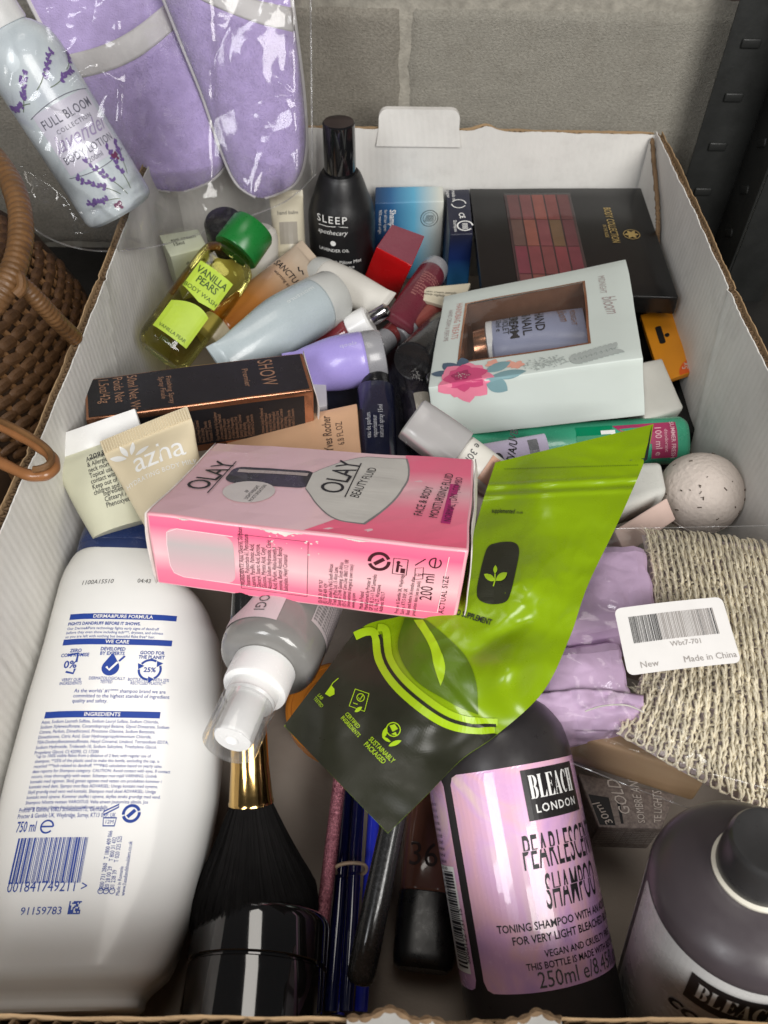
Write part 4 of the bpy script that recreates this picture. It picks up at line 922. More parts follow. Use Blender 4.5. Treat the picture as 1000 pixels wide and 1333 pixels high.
def round_wrap(a, x0, x1, z0, z1, r):
    n, m = 40, 6; v = []; zs = [z0, z0 + r * 0.25, z0 + r, z1 - r, z1 - r * 0.25, z1]
    for z in zs:
        i_ = r * (1 - math.sqrt(max(0, 1 - (1 - min(z - z0, z1 - z, r) / r) ** 2)))
        for k in range(n + 1): v.append((lerp(x0 + i_, x1 - i_, k / n), z))
    a.add(v, [[j * (n + 1) + k, j * (n + 1) + k + 1, (j + 1) * (n + 1) + k + 1, (j + 1) * (n + 1) + k] for j in range(len(zs) - 1) for k in range(n)])
round_wrap(a, deg(-41), deg(118), zl0, zl1, 0.004); a.make(cmb, irid, bl, 'front_label', 0.0002)
a = Art(); round_wrap(a, deg(-150), deg(-49), zl0, zl1, 0.004); a.make(cmb, irid, bl, 'back_label', 0.0002)
a = Art(); a.rect(deg(-78), zl0 + 0.006, deg(-53), zl0 + 0.047, nx=6); a.make(cmb, mat('white_ink', (0.8, 0.8, 0.78)), bl, 'barcode_panel', 0.0004)
a = Art(); a.barcode(deg(-70), zl0 + 0.008, deg(-55), zl0 + 0.045, vertical=True, seed=5, n=28); a.text('5060122 731 15', deg(-51), zl0 + 0.01, 0.004, rot=90, sx=0.8)
for k in range(16): a.text('hair for a rinsed with fingers'[k:k + 12], deg(-78), zl1 - 0.012 - k * 0.0026, 0.0023, sx=0.85)
a.make(cmb, INK(), bl, 'back_print', 0.0006)
def didone(txt, w_, h_, A_, x0, z0):
    """narrow high-contrast serif capitals"""
    n = len(txt); cw = w_ / n; st_ = cw * 0.30; hr = h_ * 0.035; g = cw * 0.06
    for i, ch in enumerate(txt):
        x = x0 + i * cw + g; W = cw - 2 * g
        def R(a, b, c, d): A_.rect(x + a * W, z0 + b * h_, x + c * W, z0 + d * h_, nx=2)
        if ch in 'BLEH': R(0.08, 0, 0.44, 1); R(0, 0, 0.52, 0.03); R(0, 0.97, 0.52, 1)
        if ch == 'B':
            for (c0, hh) in ((0.74, 0.24), (0.26, 0.26)): A_.stroke([(x + W * (0.5 + 0.33 * math.sin(math.pi * t)), z0 + h_ * (c0 + hh * math.cos(math.pi * t))) for t in [k / 10 for k in range(11)]], lambda q: W * (0.05 + 0.30 * math.sin(math.pi * q)))
        if ch in 'LE': R(0.4, 0, 0.98, 0.035); A_.poly([(x + 0.98 * W, z0), (x + 0.98 * W, z0 + 0.3 * h_), (x + 0.7 * W, z0 + 0.03 * h_)])
        if ch == 'E': R(0.4, 0.965, 0.95, 1); A_.poly([(x + 0.95 * W, z0 + h_), (x + 0.68 * W, z0 + 0.97 * h_), (x + 0.95 * W, z0 + 0.74 * h_)]); R(0.4, 0.5, 0.72, 0.53); R(0.68, 0.4, 0.74, 0.64)
        if ch == 'H': R(0.62, 0, 0.96, 1); R(0.52, 0, 1.04, 0.03); R(0.52, 0.97, 1.04, 1); R(0.4, 0.49, 0.65, 0.53)
        if ch == 'A': A_.poly([(x + 0.40 * W, z0 + h_), (x + 0.60 * W, z0 + h_), (x + 0.98 * W, z0), (x + 0.60 * W, z0), (x + 0.42 * W, z0 + 0.72 * h_)]); A_.stroke([(x + 0.08 * W, z0), (x + 0.44 * W, z0 + 0.95 * h_)], W * 0.07); R(-0.04, 0, 0.26, 0.03); R(0.5, 0, 1.05, 0.03); R(0.2, 0.3, 0.6, 0.33)
        if ch == 'C': A_.stroke([(x + W * (0.55 + 0.36 * math.cos(math.radians(q))), z0 + h_ * (0.5 + 0.48 * math.sin(math.radians(q)))) for q in range(45, 320, 14)], lambda q: W * (0.07 + 0.30 * math.sin(math.pi * q) ** 1.5)); R(0.86, 0.66, 0.95, 0.98)
lw, lh = deg(52), 0.0200; lz = zk(0.0845)
a = Art(); a.rect(TX - lw / 2, lz, TX + lw / 2, lz + lh, nx=14); a.make(cmb, mat('label_black', (0.016, 0.014, 0.015), 0.35), bl, 'logo_panel', 0.0004)
a = Art(); didone('BLEACH', lw * 0.82, lh * 0.46, a, TX - lw * 0.42, lz + lh * 0.42); a.text('LONDON', TX, lz + lh * 0.14, 0.0046, align='CENTER', sp=1.2, bold=0.015); a.make(cmb, WHITE(), bl, 'logo_lettering', 0.0006)
a = Art()
def glitch(txt, z, h_, w_):
    v, f = glyphs(txt, h_ * 1.4, bold=0.004, sx=1.0, align='CENTER', sp=1.06); xs = [p[0] for p in v]; k = w_ / (max(xs) - min(xs))
    for top in (False, True):          # upper half of the letters printed a little to the right
        bm = bmesh.new(); bv = [bm.verts.new((x, y, 0)) for x, y in v]
        for q in f:
            try: bm.faces.new([bv[i] for i in q])
            except ValueError: pass
        bmesh.ops.bisect_plane(bm, geom=bm.verts[:] + bm.edges[:] + bm.faces[:], plane_co=(0, h_ * 0.52, 0), plane_no=(0, 1, 0), clear_inner=top, clear_outer=not top)
        bm.verts.index_update(); a.add([(TX + q.co.x * k + (0.0006 if top else 0) + q.co.y * 0.05, z + q.co.y + (0.0003 if top else 0)) for q in bm.verts], [[q.index for q in x.verts] for x in bm.faces]); bm.free()
glitch('PEARLESCENT', zk(0.0640), 0.0130, deg(72)); glitch('SHAMPOO', zk(0.0465), 0.0130, deg(50))
a.text('TONING SHAMPOO WITH AN ADDED PEARL', TX, zk(0.0390), 0.0041, align='CENTER', bold=0.015, sx=0.86); a.text('FOR VERY LIGHT BLEACHED BLONDES', TX, zk(0.0338), 0.0041, align='CENTER', bold=0.015, sx=0.86)
a.text('VEGAN AND CRUELTY FREE', TX, zk(0.0275), 0.0035, align='CENTER', bold=0.012, sx=0.86); a.text('THIS BOTTLE IS MADE WITH RECYCLED', TX, zk(0.0230), 0.0035, align='CENTER', bold=0.012, sx=0.86)
a.make(cmb, INK(), bl, 'lettering', 0.0004)
a = Art(); a.text('250ml e/8.45fl.oz', TX, zk(0.0155), 0.0083, align='CENTER', sx=0.82); a.make(cmb, mat('grey_ink', (0.08, 0.08, 0.08)), bl, 'volume_lettering', 0.0004)

# ------------------------------------------------------------------ second black bottle, cap towards the camera
c0, c1_ = at(893, 1334, 0.006), atd(967, 1174, 0.288)
MC = frame(c0, c1_ - c0); LC = (c1_ - c0).length; rc = 0.0335
cb = thing('conditioner_bottle', 'black bottle with silver grey label standing at the front right, cap towards the camera', 'bottle', MC)
plum = mat('plum_black_plastic', (0.055, 0.045, 0.050), 0.36, var=0.06, spec=0.45)
part('body', Loft([(-0.02, rc * 0.9, rc * 0.9), (-0.017, rc, rc), (LC + 0.008, rc, rc), (LC + 0.0125, rc * 0.965, rc * 0.965), (LC + 0.0175, rc * 0.84, rc * 0.84), (LC + 0.0215, rc * 0.62, rc * 0.62), (LC + 0.0235, rc * 0.46, rc * 0.46)], 5).geo(72), plum, cb)
part('neck_ring', lathe([(rc * 0.40, LC + 0.0225), (rc * 0.445, LC + 0.0228), (rc * 0.45, LC + 0.0245), (rc * 0.41, LC + 0.0255)], 48), mat('ivory_ring', (0.62, 0.59, 0.5), 0.4), cb)
part('cap', Loft([(LC + 0.024, rc * 0.40, rc * 0.40), (LC + 0.0255, rc * 0.415, rc * 0.415), (LC + 0.040, rc * 0.385, rc * 0.385), (LC + 0.0425, rc * 0.35, rc * 0.35), (LC + 0.0425, rc * 0.30, rc * 0.30), (LC + 0.0415, rc * 0.22, rc * 0.22), (LC + 0.0412, rc * 0.05, rc * 0.05)], 3).geo(48), mat('charcoal_cap', (0.035, 0.034, 0.034), 0.32, var=0.1, dirt=0.06), cb)
cmc = cylmap(rc); dc = lambda d: rc * math.radians(d)
a = Art(); round_wrap(a, dc(-62), dc(80), -0.012, LC + 0.0075, 0.003); a.make(cmc, mat('silver_label', (0.62, 0.62, 0.61), 0.28, metal=0.0, var=0.15, vscale=18, coat=0.3), cb, 'front_label', 0.0002)
a = Art(); round_wrap(a, dc(-200), dc(-70), -0.012, LC + 0.0075, 0.003); a.make(cmc, mat('silver_label', (0.42, 0.42, 0.41)), cb, 'back_label', 0.0002)
a = Art(); a.rect(dc(-8), LC - 0.018, dc(48), LC + 0.001, nx=14); a.make(cmc, mat('label_black', (0.016, 0.014, 0.015)), cb, 'logo_panel', 0.0004)
a = Art(); didone('BLEACH', dc(46), 0.010, a, dc(-3), LC - 0.0125); a.make(cmc, WHITE(), cb, 'logo_lettering', 0.0006)
a = Art(); a.text('conditioner', dc(-16), LC - 0.031, 0.013, shear=0.35, bold=0.02, sx=0.9); a.make(cmc, INK(), cb, 'lettering', 0.0005)

# ------------------------------------------------------------------ soap gift set in a clear bag, right of the pouch
def px_grid(TL, TR, BL, BR, nu, nv, zf, jig=None, bow=(0, 0, 0, 0)):
    """sheet over a quad of pixels with height zf(s, t); bow: how far left, right, top, bottom edges bulge (pixels)"""
    def fn(s, t):
        u = lerp(lerp(TL[0], TR[0], s), lerp(BL[0], BR[0], s), t); v = lerp(lerp(TL[1], TR[1], s), lerp(BL[1], BR[1], s), t)
        u += bow[0] * math.sin(math.pi * t) * (1 - s) + bow[1] * math.sin(math.pi * t) * s; v += bow[2] * math.sin(math.pi * s) * (1 - t) + bow[3] * math.sin(math.pi * s) * t
        return at(u, v, zf(s, t))
    return fn
lil = mat('lilac_tissue', (0.64, 0.46, 0.66), 0.5, var=0.02, vscale=50, spec=0.35, bump=0.25, bscale=220)
def wrapped(label, tops, z, zb, seed):
    c = {}
    for k, (u, v) in zip(((-1, 1), (1, 1), (1, -1), (-1, -1)), tops):
        c[(k[0], k[1], 1)] = at(u, v, z); p = at(u, v, z); c[(k[0], k[1], -1)] = V((p.x, p.y, zb))
    C_ = Carton(c, 0.009, 0.0016, seed)
    g = C_.geo(34)
    vs = []
    cen = C_.cen
    for p in g[0]:
        d = (p - cen).normalized(); v1 = noise.voronoi(p * 42 + V((seed, 0, 0)))[0]; v2 = noise.voronoi(p * 95 + V((0, seed, 0)))[0]; cr = 0.5 - (v1[1] - v1[0]); cr2 = 0.5 - (v2[1] - v2[0])
        vs.append(p + d * (0.0030 * (0.25 - cr) + 0.0010 * (0.2 - cr2)))
    t = thing('wrapped_soap', label, 'soap', Matrix.Translation((cen.x, cen.y, zb)), 'lilac soaps in the clear bag'); part('tissue_wrapping', (vs, g[1]), lil, t, world=True, angle=11)
    # twisted tissue end towards the viewer
    return t, C_
t1, C1 = wrapped('lilac tissue-wrapped soap beside the barcode sticker, the farther one', [(716, 706), (848, 700), (866, 806), (722, 832)], 0.100, 0.062, 1)
t2, C2 = wrapped('lilac tissue-wrapped soap with a creased end, the nearer one by the green pouch', [(690, 838), (812, 824), (836, 930), (690, 944)], 0.095, 0.058, 5)
def endfold(s, t):
    u = lerp(690, 838, s); v = lerp(905, 952, t) - 8 * math.sin(math.pi * s) * (1 - t); h = 0.098 - 0.013 * t * t + 0.004 * abs(noise.noise(V((u * 0.035, v * 0.05, 1)))) - 0.002
    return at(u, v, h)
part('folded_end', grid(endfold, 44, 18), lil, t2, world=True, angle=25, solid=0.0004)

# wooden soap dish
wd = mat('pale_wood', (0.36, 0.23, 0.12), 0.5, var=0, rvar=0.1, spec=0.3)
recolour(wd, [(0.3, (0.50, 0.35, 0.21)), (0.5, (0.42, 0.28, 0.16)), (0.62, (0.30, 0.19, 0.10)), (0.75, (0.46, 0.31, 0.18))], 30, 0.6, (0.15, 1, 1), 6)
c = {}
for k, uv in {(-1, 1): (742, 925), (1, 1): (935, 985), (1, -1): (920, 1012), (-1, -1): (735, 953)}.items():
    p = at(uv[0], uv[1], 0.071); c[(k[0], k[1], 1)] = p; c[(k[0], k[1], -1)] = V((p.x, p.y, 0.047)) + V((0, -0.002, 0))
WC = Carton(c, 0.0016, 0.0003, 2); wt = thing('soap_dish', 'pale wooden soap dish under the sisal pouch in the clear bag', 'soap dish', Matrix.Translation(WC.cen - V((0, 0, 0.006))))
part('rail', WC.geo(10), wd, wt, world=True)
c2 = {k: p + V((0.012, 0.055, 0.0)) for k, p in c.items()}; part('rail', Carton(c2, 0.0016, 0.0003, 3).geo(6), wd, wt, world=True)

# sisal soap pouch, knitted from natural yarn
def sis_z(s, t): return 0.083 + 0.028 * (math.sin(math.pi * min(1, max(0, 0.06 + 0.80 * s))) ** 0.55) * (math.sin(math.pi * (0.05 + 0.90 * t)) ** 0.45) + 0.0016 * nz((s * 3, t * 3, 0), 1.5, 3)
SIS = px_grid((838, 690), (1024, 712), (806, 950), (1110, 1098), 1, 1, sis_z, bow=(28, 0, -4, 10))
sis = thing('sisal_pouch', 'cream knitted sisal soap pouch inside the clear bag', 'soap pouch', Matrix.Translation(at(930, 880, 0.06)))
inner = mat('mauve_lining', (0.58, 0.48, 0.48), 0.8, var=0.1)  # mauve-grey lining seen through the knit
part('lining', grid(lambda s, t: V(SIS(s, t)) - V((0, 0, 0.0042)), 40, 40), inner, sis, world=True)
yarn = mat('sisal_yarn', (0.93, 0.84, 0.64), 0.75, var=0.14, vscale=160, bump=0.7, bscale=1500, spec=0.3)
NC, NR = 22, 26
rn = random.Random(6)
for j in range(NR):
    pts = []; n = 12
    ph = rn.uniform(-.06, .06)
    for i in range(NC * n + 1):
        t = i / n; a = 2 * math.pi * t
        x = (t + 0.24 * math.sin(2 * a) + ph + 0.30 * nz((t * 1.3, j * 2.1, 0), 1, 3)) / NC; y = (j + 0.5 + 0.92 * math.cos(a) + 0.45 * nz((t * 1.7, j * 1.3, 5), 1, 1)) / NR
        x = min(max(x, 0.0), 1.0); y = min(max(y, -0.01), 1.01)
        p = V(SIS(x, y)); p.z += -0.0006 - 0.0009 * math.cos(2 * a) + 0.0008 * math.sin(a * 1) + rn.uniform(-.00015, .00015); pts.append(p)
    part('yarn_row', tubepath(pts, 0.00064, 5, taper=lambda q: 1 + 0.28 * math.sin(q * 311 + j)), yarn, sis, world=True, angle=80)
# stray fibres and the seam yarn along the edge
fib = []
for i in range(420):
    s, t = rn.random(), rn.random()
    if rn.random() < 0.55: s = rn.uniform(0, 0.06)
    p = V(SIS(s, t)); d = V((rn.uniform(-1, 1), rn.uniform(-1, 1), rn.uniform(0, 0.6))) * 0.004; fib.append(tubepath(spline([p, p + d * 0.6 + V((0, 0, 0.001)), p + d * 1.2], 3), 0.00007, 3))
part('stray_fibres', join(*fib), yarn, sis, world=True, kind='stuff')
part('draw_thread', tubepath(spline([at(838, 927, .1), at(815, 918, .104), at(785, 919, .101), at(762, 926, .097)], 8), 0.0004, 5), mat('white_thread', (0.75, 0.72, 0.65), 0.7), sis, world=True)

# clear bag over the set
def bag_z(s, t):
    return 0.106 + 0.014 * math.sin(math.pi * (0.15 + 0.7 * s)) * math.sin(math.pi * (0.12 + 0.76 * t)) ** 0.6 - 0.020 * max(0, (t - 0.85) / 0.15) - 0.010 * max(0, (0.1 - t) / 0.1) + 0.0022 * nz((s * 9, t * 7, 0), 1, 4) + 0.0028 * abs(noise.noise(V((s * 6, t * 11, 3))))
BG = px_grid((700, 690), (1012, 684), (742, 992), (1120, 1115), 1, 1, bag_z, bow=(0, 0, 0, 10))
bag = thing('clear_bag', 'clear plastic bag round the lilac soaps and sisal pouch', 'plastic bag', Matrix.Translation(at(880, 860, 0.06)))
fm = film('clear_film', 0.40, (0.99, 0.99, 0.99), 0.10, 0.008, 40, 0.16)
part('film', grid(BG, 120, 110), fm, bag, world=True, angle=80)
part('seam', tubepath([V(BG(i / 60, 1.0)) for i in range(61)], 0.0003, 4), film('film_edge', 0.5, (0.95, 0.95, 0.95), 0.15, 0.08), bag, world=True)
part('seam', tubepath([V(BG(i / 60, 0.0)) for i in range(61)], 0.0002, 4), film('film_edge'), bag, world=True)
# barcode sticker on the bag
q00, q10, q11, q01 = at(799, 789, .1235), at(945, 780, .1245), at(963, 862, .1225), at(818, 879, .1215)
MSt = plane_frame(q01, q11 - q01, (q11 - q01).cross(q00 - q01)); LX = ((q10 - q00).length + (q11 - q01).length) / 2; LY = ((q00 - q01).length + (q10 - q11).length) / 2
skew = (MSt.inverted() @ q00).x
def SM(x, y, off): return V((x + skew * y / LY, y, off + 0.0008 * math.sin(x / LX * 3.1) - 0.0006))
stk = thing('barcode_sticker', 'white barcode sticker with faded print stuck on the clear bag', 'sticker', MSt)
a = Art(); a.rect(0, 0, LX, LY, nx=4, r=0.003); a.make(SM, mat('sticker_paper', (0.80, 0.78, 0.76), 0.45, var=0.03), stk, 'paper', 0.0)
rnb = random.Random(7); a = Art(); a2 = Art(); x = LX * 0.11
while x < LX * 0.88:
    w_ = LX * rnb.choice((0.004, 0.006, 0.009)); (a if x < LX * 0.34 or rnb.random() < 0.12 else a2).rect(x, LY * 0.44, x + w_, LY * 0.84); x += w_ + LX * rnb.choice((0.005, 0.008))
a.make(SM, mat('soft_black_ink', (0.05, 0.05, 0.05), 0.6), stk, 'barcode_print', 0.0002)
a2.text('New', LX * 0.12, LY * 0.08, 0.0042); a2.text('Made in China', LX * 0.50, LY * 0.08, 0.0042); a2.text('Wbt7-701', LX * 0.42, LY * 0.33, 0.0035)
a2.make(SM, mat('faded_ink', (0.36, 0.33, 0.31), 0.6), stk, 'faded_print', 0.0002)

# ------------------------------------------------------------------ taupe highlighter carton between the black bottles
c = {}
for k, uv in {(-1, 1): (752, 1006), (1, 1): (880, 1034), (1, -1): (862, 1079), (-1, -1): (780, 1077)}.items():
    p = at(uv[0], uv[1], 0.048); c[(k[0], k[1], 1)] = p; c[(k[0], k[1], -1)] = V((p.x, p.y, 0.020))
HC = Carton(c, 0.0008, 0.0003, 4); ht = thing('highlighter_carton', 'taupe glitter make-up carton marked 30ml between the two black bottles', 'box', Matrix.Translation(HC.cen - V((0, 0, 0.014))))
part('carton', HC.geo(6), mat('taupe_glitter_card', (0.17, 0.135, 0.12), 0.5, var=0, col2=(0.30, 0.25, 0.22), vscale=700), ht, world=True)
a = Art(); f = HC.face('top'); a.rect(0.0008, 0.001, 0.008, HC.W * 0.6); a.rect(HC.L * 0.36, 0.002, HC.L * 0.40, HC.W * 0.55); a.make(f, INK(), ht, 'black_panel', 0.0003, True)
a = Art(); a.text('GOLD', HC.L * 0.52, HC.W * 0.30, 0.0062, rot=100); a.text('SOMBRE AND\nTE LIGHTS', HC.L * 0.72, HC.W * 0.12, 0.0042, rot=98, line=1.6); a.text('30ml', 0.0072, HC.W * 0.08, 0.0050, rot=110); a.make(f, mat('cream_ink', (0.62, 0.56, 0.5), 0.5), ht, 'lettering', 0.0005, True)
a = Art(); a.text('\n'.join(['dimethicone talc mica isododecane silica parfum'] * 7), 0.002, HC.H * 0.80, 0.0024, sx=0.7); a.make(HC.face('front'), mat('cream_ink', (0.62, 0.56, 0.5)), ht, 'small_print', 0.0003, True)

# ------------------------------------------------------------------ right wall side: bath bomb, wrapped soap, blush box
bc = at(912, 642, 0.062); rbm = px(53, bc)
def sph(r, nu=48, nv=24, sq=1.0, dent=0.0, seed=1):
    def f(s, t):
        a, b = 2 * math.pi * s, math.pi * (t - 0.5); p = V((r * math.cos(b) * math.cos(a), r * math.cos(b) * math.sin(a), r * math.sin(b) * sq)); return p * (1 + dent * nz(p, 60, seed))
    return grid(f, nu, nv)
bb = thing('bath_bomb', 'round pale pink bath bomb with brown flecks against the right wall', 'bath bomb', Matrix.Translation((bc.x, bc.y, bc.z - rbm)))
g = sph(rbm, 64, 40, 1, 0.03); part('ball', ([v + V((0, 0, rbm)) for v in g[0]], g[1]), mat('pale_pink_bathsalt', (0.60, 0.525, 0.47), 0.55, var=0.06, bump=0.8, spec=0.3), bb, angle=80)
rn = random.Random(3)
for i in range(34):
    d = V((rn.uniform(-1, 1), rn.uniform(-1, 0.6), rn.uniform(-0.4, 1))).normalized(); M_ = plane_frame(d * (rbm + 0.0002) + V((0, 0, rbm)), V((rn.uniform(-1, 1), rn.uniform(-1, 1), rn.uniform(-1, 1))), d)
    l, w_ = rn.uniform(0.0003, 0.0013), rn.uniform(0.00015, 0.0003); part('fleck', xf(box(-l, l, -w_, w_, -0.0003, 0.0003), M_), mat('brown_fleck', (0.06, 0.04, 0.025), 0.7), bb, smooth=False)
ring = [V((rbm * 1.004 * math.cos(a), rbm * 1.004 * math.sin(a) * 0.9, rbm * 1.004 * math.sin(a) * 0.436)) for a in [2 * math.pi * i / 60 for i in range(60)]]
part('mould_seam', tubepath([p + V((0, 0, rbm)) for p in ring], 0.0004, 5, True), mat('pale_pink_bathsalt', (0.60, 0.50, 0.45)), bb)
wh = mat('white_wrap', (0.60, 0.60, 0.56), 0.3, var=0.05, coat=0.4, bump=0.2, bscale=120)
def blockthing(nm, label, cat, tops, z, drop, m, rad=0.0012, buckle=0.0004, seed=1, n=8, pn='carton', group=None):
    """box from the four pixels of its upper face (far left, far right, near right, near left), heights z, and its height"""
    zz = z if isinstance(z, (list, tuple)) else (z,) * 4; c = {}
    up = None; P_ = [at(u, v, h) for (u, v), h in zip(tops, zz)]
    nrm = ((P_[2] - P_[3]).cross(P_[0] - P_[3])).normalized()
    if nrm.z < 0: nrm = -nrm
    for k, p in zip(((-1, 1), (1, 1), (1, -1), (-1, -1)), P_): c[(k[0], k[1], 1)] = p; c[(k[0], k[1], -1)] = p - nrm * drop
    C_ = Carton(c, rad, buckle, seed); M_ = plane_frame(C_.tri(.5, .5, 0), P_[2] - P_[3], nrm); t = thing(nm, label, cat, M_, group); part(pn, C_.geo(n), m, t, world=True); return t, C_
blockthing('wrapped_soap', 'white shrink-wrapped soap bar next to the bath bomb', 'soap', [(800, 600), (862, 598), (872, 640), (780, 672)], (0.082, 0.080, 0.078, 0.082), 0.022, wh, 0.006, 0.0008, 3, 12, 'wrapped_bar')
t_, C_ = blockthing('blush_carton', 'small pale pink carton corner beside the bath bomb, above the clear bag', 'box', [(800, 690), (868, 648), (880, 676), (815, 722)], (0.080, 0.082, 0.074, 0.074), 0.03, mat('pale_pink_card', (0.62, 0.46, 0.40), 0.4), 0.0008, 0.0003, 4)

# ------------------------------------------------------------------ middle: cartons
SC = Carton(hexa([[0.9625, -0.2681, 0.0415], [0.2671, 0.9632, 0.0298], [-0.048, -0.0176, 0.9987]], (0.0648, 0.34, 0.0819), (0.1367, 0.0384, 0.0384),
      {(-1, 1, 1): (108, 494), (1, 1, 1): (394, 459), (1, -1, 1): (408, 507), (-1, -1, 1): (112, 546), (1, -1, -1): (410, 567)}), 0.0008, 0.0005, 6)
sh = thing('black_carton', 'black carton with copper edges and copper lettering, behind the cream tubes', 'box', oframe(SC))
cop = mat('copper_foil', (0.56, 0.27, 0.16), 0.22, metal=0.9, var=0.1)
part('carton', SC.geo(10), cop, sh, world=True)
bkc = mat('black_card', (0.014, 0.013, 0.015), 0.32, var=0.1, spec=0.5)
f = SC.face('top'); g = SC.face('front'); L_, W_, H_ = SC.L, SC.W, SC.H
a = Art(); a.rect(0.0016, 0.0016, L_ - 0.0022, W_ - 0.0012, nx=12, ny=4); a.make(f, bkc, sh, 'top_panel', 0.0002, True)
a = Art(); a.rect(0.003, 0.006, L_ - 0.006, H_ - 0.004, nx=12, ny=4); a.make(g, bkc, sh, 'front_panel', 0.0002, True)
ci = mat('copper_ink', (0.34, 0.19, 0.12), 0.35, metal=0.3, var=0)
a = Art(); a.text('SHOW', L_ * 0.78, W_ * 0.92, 0.0135, rot=-90, sx=0.6, sp=1.1); a.text('Premier', L_ * 0.70, W_ * 0.75, 0.0055, rot=-90); a.text('Finishing Spray\nSpray Finale', L_ * 0.36, W_ * 0.80, 0.0045, rot=-90); a.text('50ml Net Wt\nPoids Net\n1.5oz/42g', L_ * 0.19, W_ * 0.95, 0.0085, rot=-90, line=1.0, sx=0.72)
a.make(f, ci, sh, 'top_lettering', 0.0004, True)
a = Art()
for k, x in enumerate((0.34, 0.55, 0.76)): a.text('\n'.join(['Holding Spray Alcohol Denat', 'Aqua Parfum Vp Va Copolymer', 'Limonene Linalool Panthenol', 'Aminomethyl Propanol', 'Keep out of the reach', 'of children Propanediol', 'Amodimethicone Citral', 'Geraniol Hexyl Cinnamal', 'Benzyl Salicylate', 'Cetrimonium Chloride', 'Trideceth-12 Coumarin'][k:]), L_ * x, H_ * 0.20, 0.0030, rot=90, sx=0.62, line=0.82)
a.make(g, ci, sh, 'small_print', 0.0004, True)
part('open_end_flap', grid(lambda s, t: SC.face('right')(lerp(0, W_, s), lerp(0.002, H_ + 0.0015 * s, t), 0.0006 + 0.003 * math.sin(t * 3.1) * (1 - s)), 8, 10), mat('bare_white_card', (0.72, 0.66, 0.62)), sh, world=True, solid=0.0004)

t_, C_ = blockthing('perfume_carton', 'peach carton with brown script lettering under the black carton', 'box', [(296, 560), (465, 525), (471, 596), (290, 640)], (0.066, 0.076, 0.074, 0.068), 0.04, mat('peach_card', (0.66, 0.40, 0.24), 0.4, var=0.06, vscale=30), 0.0008, 0.0004, 8)
a = Art(); a.text('Yves Rocher', C_.L * 0.80, C_.W * 0.22, 0.0082, rot=92, shear=0.3, bold=0.012, sx=0.8); a.text('6.8 FL.OZ', C_.L * 0.885, C_.W * 0.30, 0.0062, rot=92, sx=0.85); a.make(C_.face('top'), mat('brown_ink', (0.10, 0.06, 0.04), 0.5), t_, 'lettering', 0.0003, True)

# gift carton with a window
GC = Carton(hexa([[0.9548, 0.1401, -0.2622], [-0.103, 0.9833, 0.1502], [0.2789, -0.1164, 0.9533]], (0.2827, 0.3971, 0.0882), (0.1307, 0.1271, 0.0405),
      {(-1, 1, 1): (578, 385), (1, 1, 1): (815, 337), (1, -1, 1): (838, 466), (-1, -1, 1): (557, 505), (-1, -1, -1): (568, 571), (1, -1, -1): (840, 541)}), 0.0009, 0.0007, 9)
gf = thing('gift_carton', 'pale mint floral gift carton with a window showing a hand cream tube', 'box', oframe(GC))
mint = mat('mint_card', (0.60, 0.66, 0.62), 0.45, var=0.03, vscale=20, spec=0.4)
X0, X1, Y0, Y1 = 0.145, 0.765, 0.20, 0.83
part('carton', GC.geo(12, (X0, X1, Y0, Y1)), mint, gf, world=True)
L_, W_, H_ = GC.L, GC.W, GC.H; f = GC.face('top'); g = GC.face('front')
copd = mat('copper_card_inside', (0.36, 0.17, 0.10), 0.4, metal=0.5, var=0.15)
def cav(s0, t0, d0, s1, t1, d1, s2, t2, d2, s3, t3, d3): return [GC.tri(s0, t0, 1 - d0), GC.tri(s1, t1, 1 - d1), GC.tri(s2, t2, 1 - d2), GC.tri(s3, t3, 1 - d3)]
D_ = 0.80
vs = []; fs = []
for q in (cav(X0, Y0, D_, X1, Y0, D_, X1, Y1, D_, X0, Y1, D_), cav(X0, Y0, 0.01, X1, Y0, 0.01, X1, Y0, D_, X0, Y0, D_), cav(X0, Y1, 0.01, X1, Y1, 0.01, X1, Y1, D_, X0, Y1, D_), cav(X0, Y0, 0.01, X0, Y1, 0.01, X0, Y1, D_, X0, Y0, D_), cav(X1, Y0, 0.01, X1, Y1, 0.01, X1, Y1, D_, X1, Y0, D_)): k = len(vs); vs += q; fs.append([k, k + 1, k + 2, k + 3])
part('inner_tray', (vs, fs), copd, gf, world=True, smooth=False)
a = Art(); bwd = 0.0016
for q in ((X0 * L_ - bwd, Y0 * W_ - bwd, X1 * L_ + bwd, Y0 * W_), (X0 * L_ - bwd, Y1 * W_, X1 * L_ + bwd, Y1 * W_ + bwd), (X0 * L_ - bwd, Y0 * W_, X0 * L_, Y1 * W_), (X1 * L_, Y0 * W_, X1 * L_ + bwd, Y1 * W_)): a.rect(*q, nx=4, ny=4)
a.make(f, cop, gf, 'copper_border', 0.0003, True)
part('window', grid(lambda s, t: f(lerp(X0, X1, s) * L_, lerp(Y0, Y1, t) * W_, 0.0001 + 0.0012 * math.sin(math.pi * s) * math.sin(math.pi * t)), 20, 20), film('window_film', 0.5, (0.97, 0.97, 0.97), 0.05, 0.01, 20, 0.06), gf, world=True)
kcol = mat('pale_ink', (0.40, 0.33, 0.32), 0.5)
a = Art(); a.text('HANDBAG TREATS', L_ * 0.085, W_ * 0.86, 0.0066, rot=-90, sx=0.85, sp=1.1); a.make(f, mat('rose_ink', (0.55, 0.25, 0.22), 0.5), gf, 'rose_lettering', 0.0003, True)
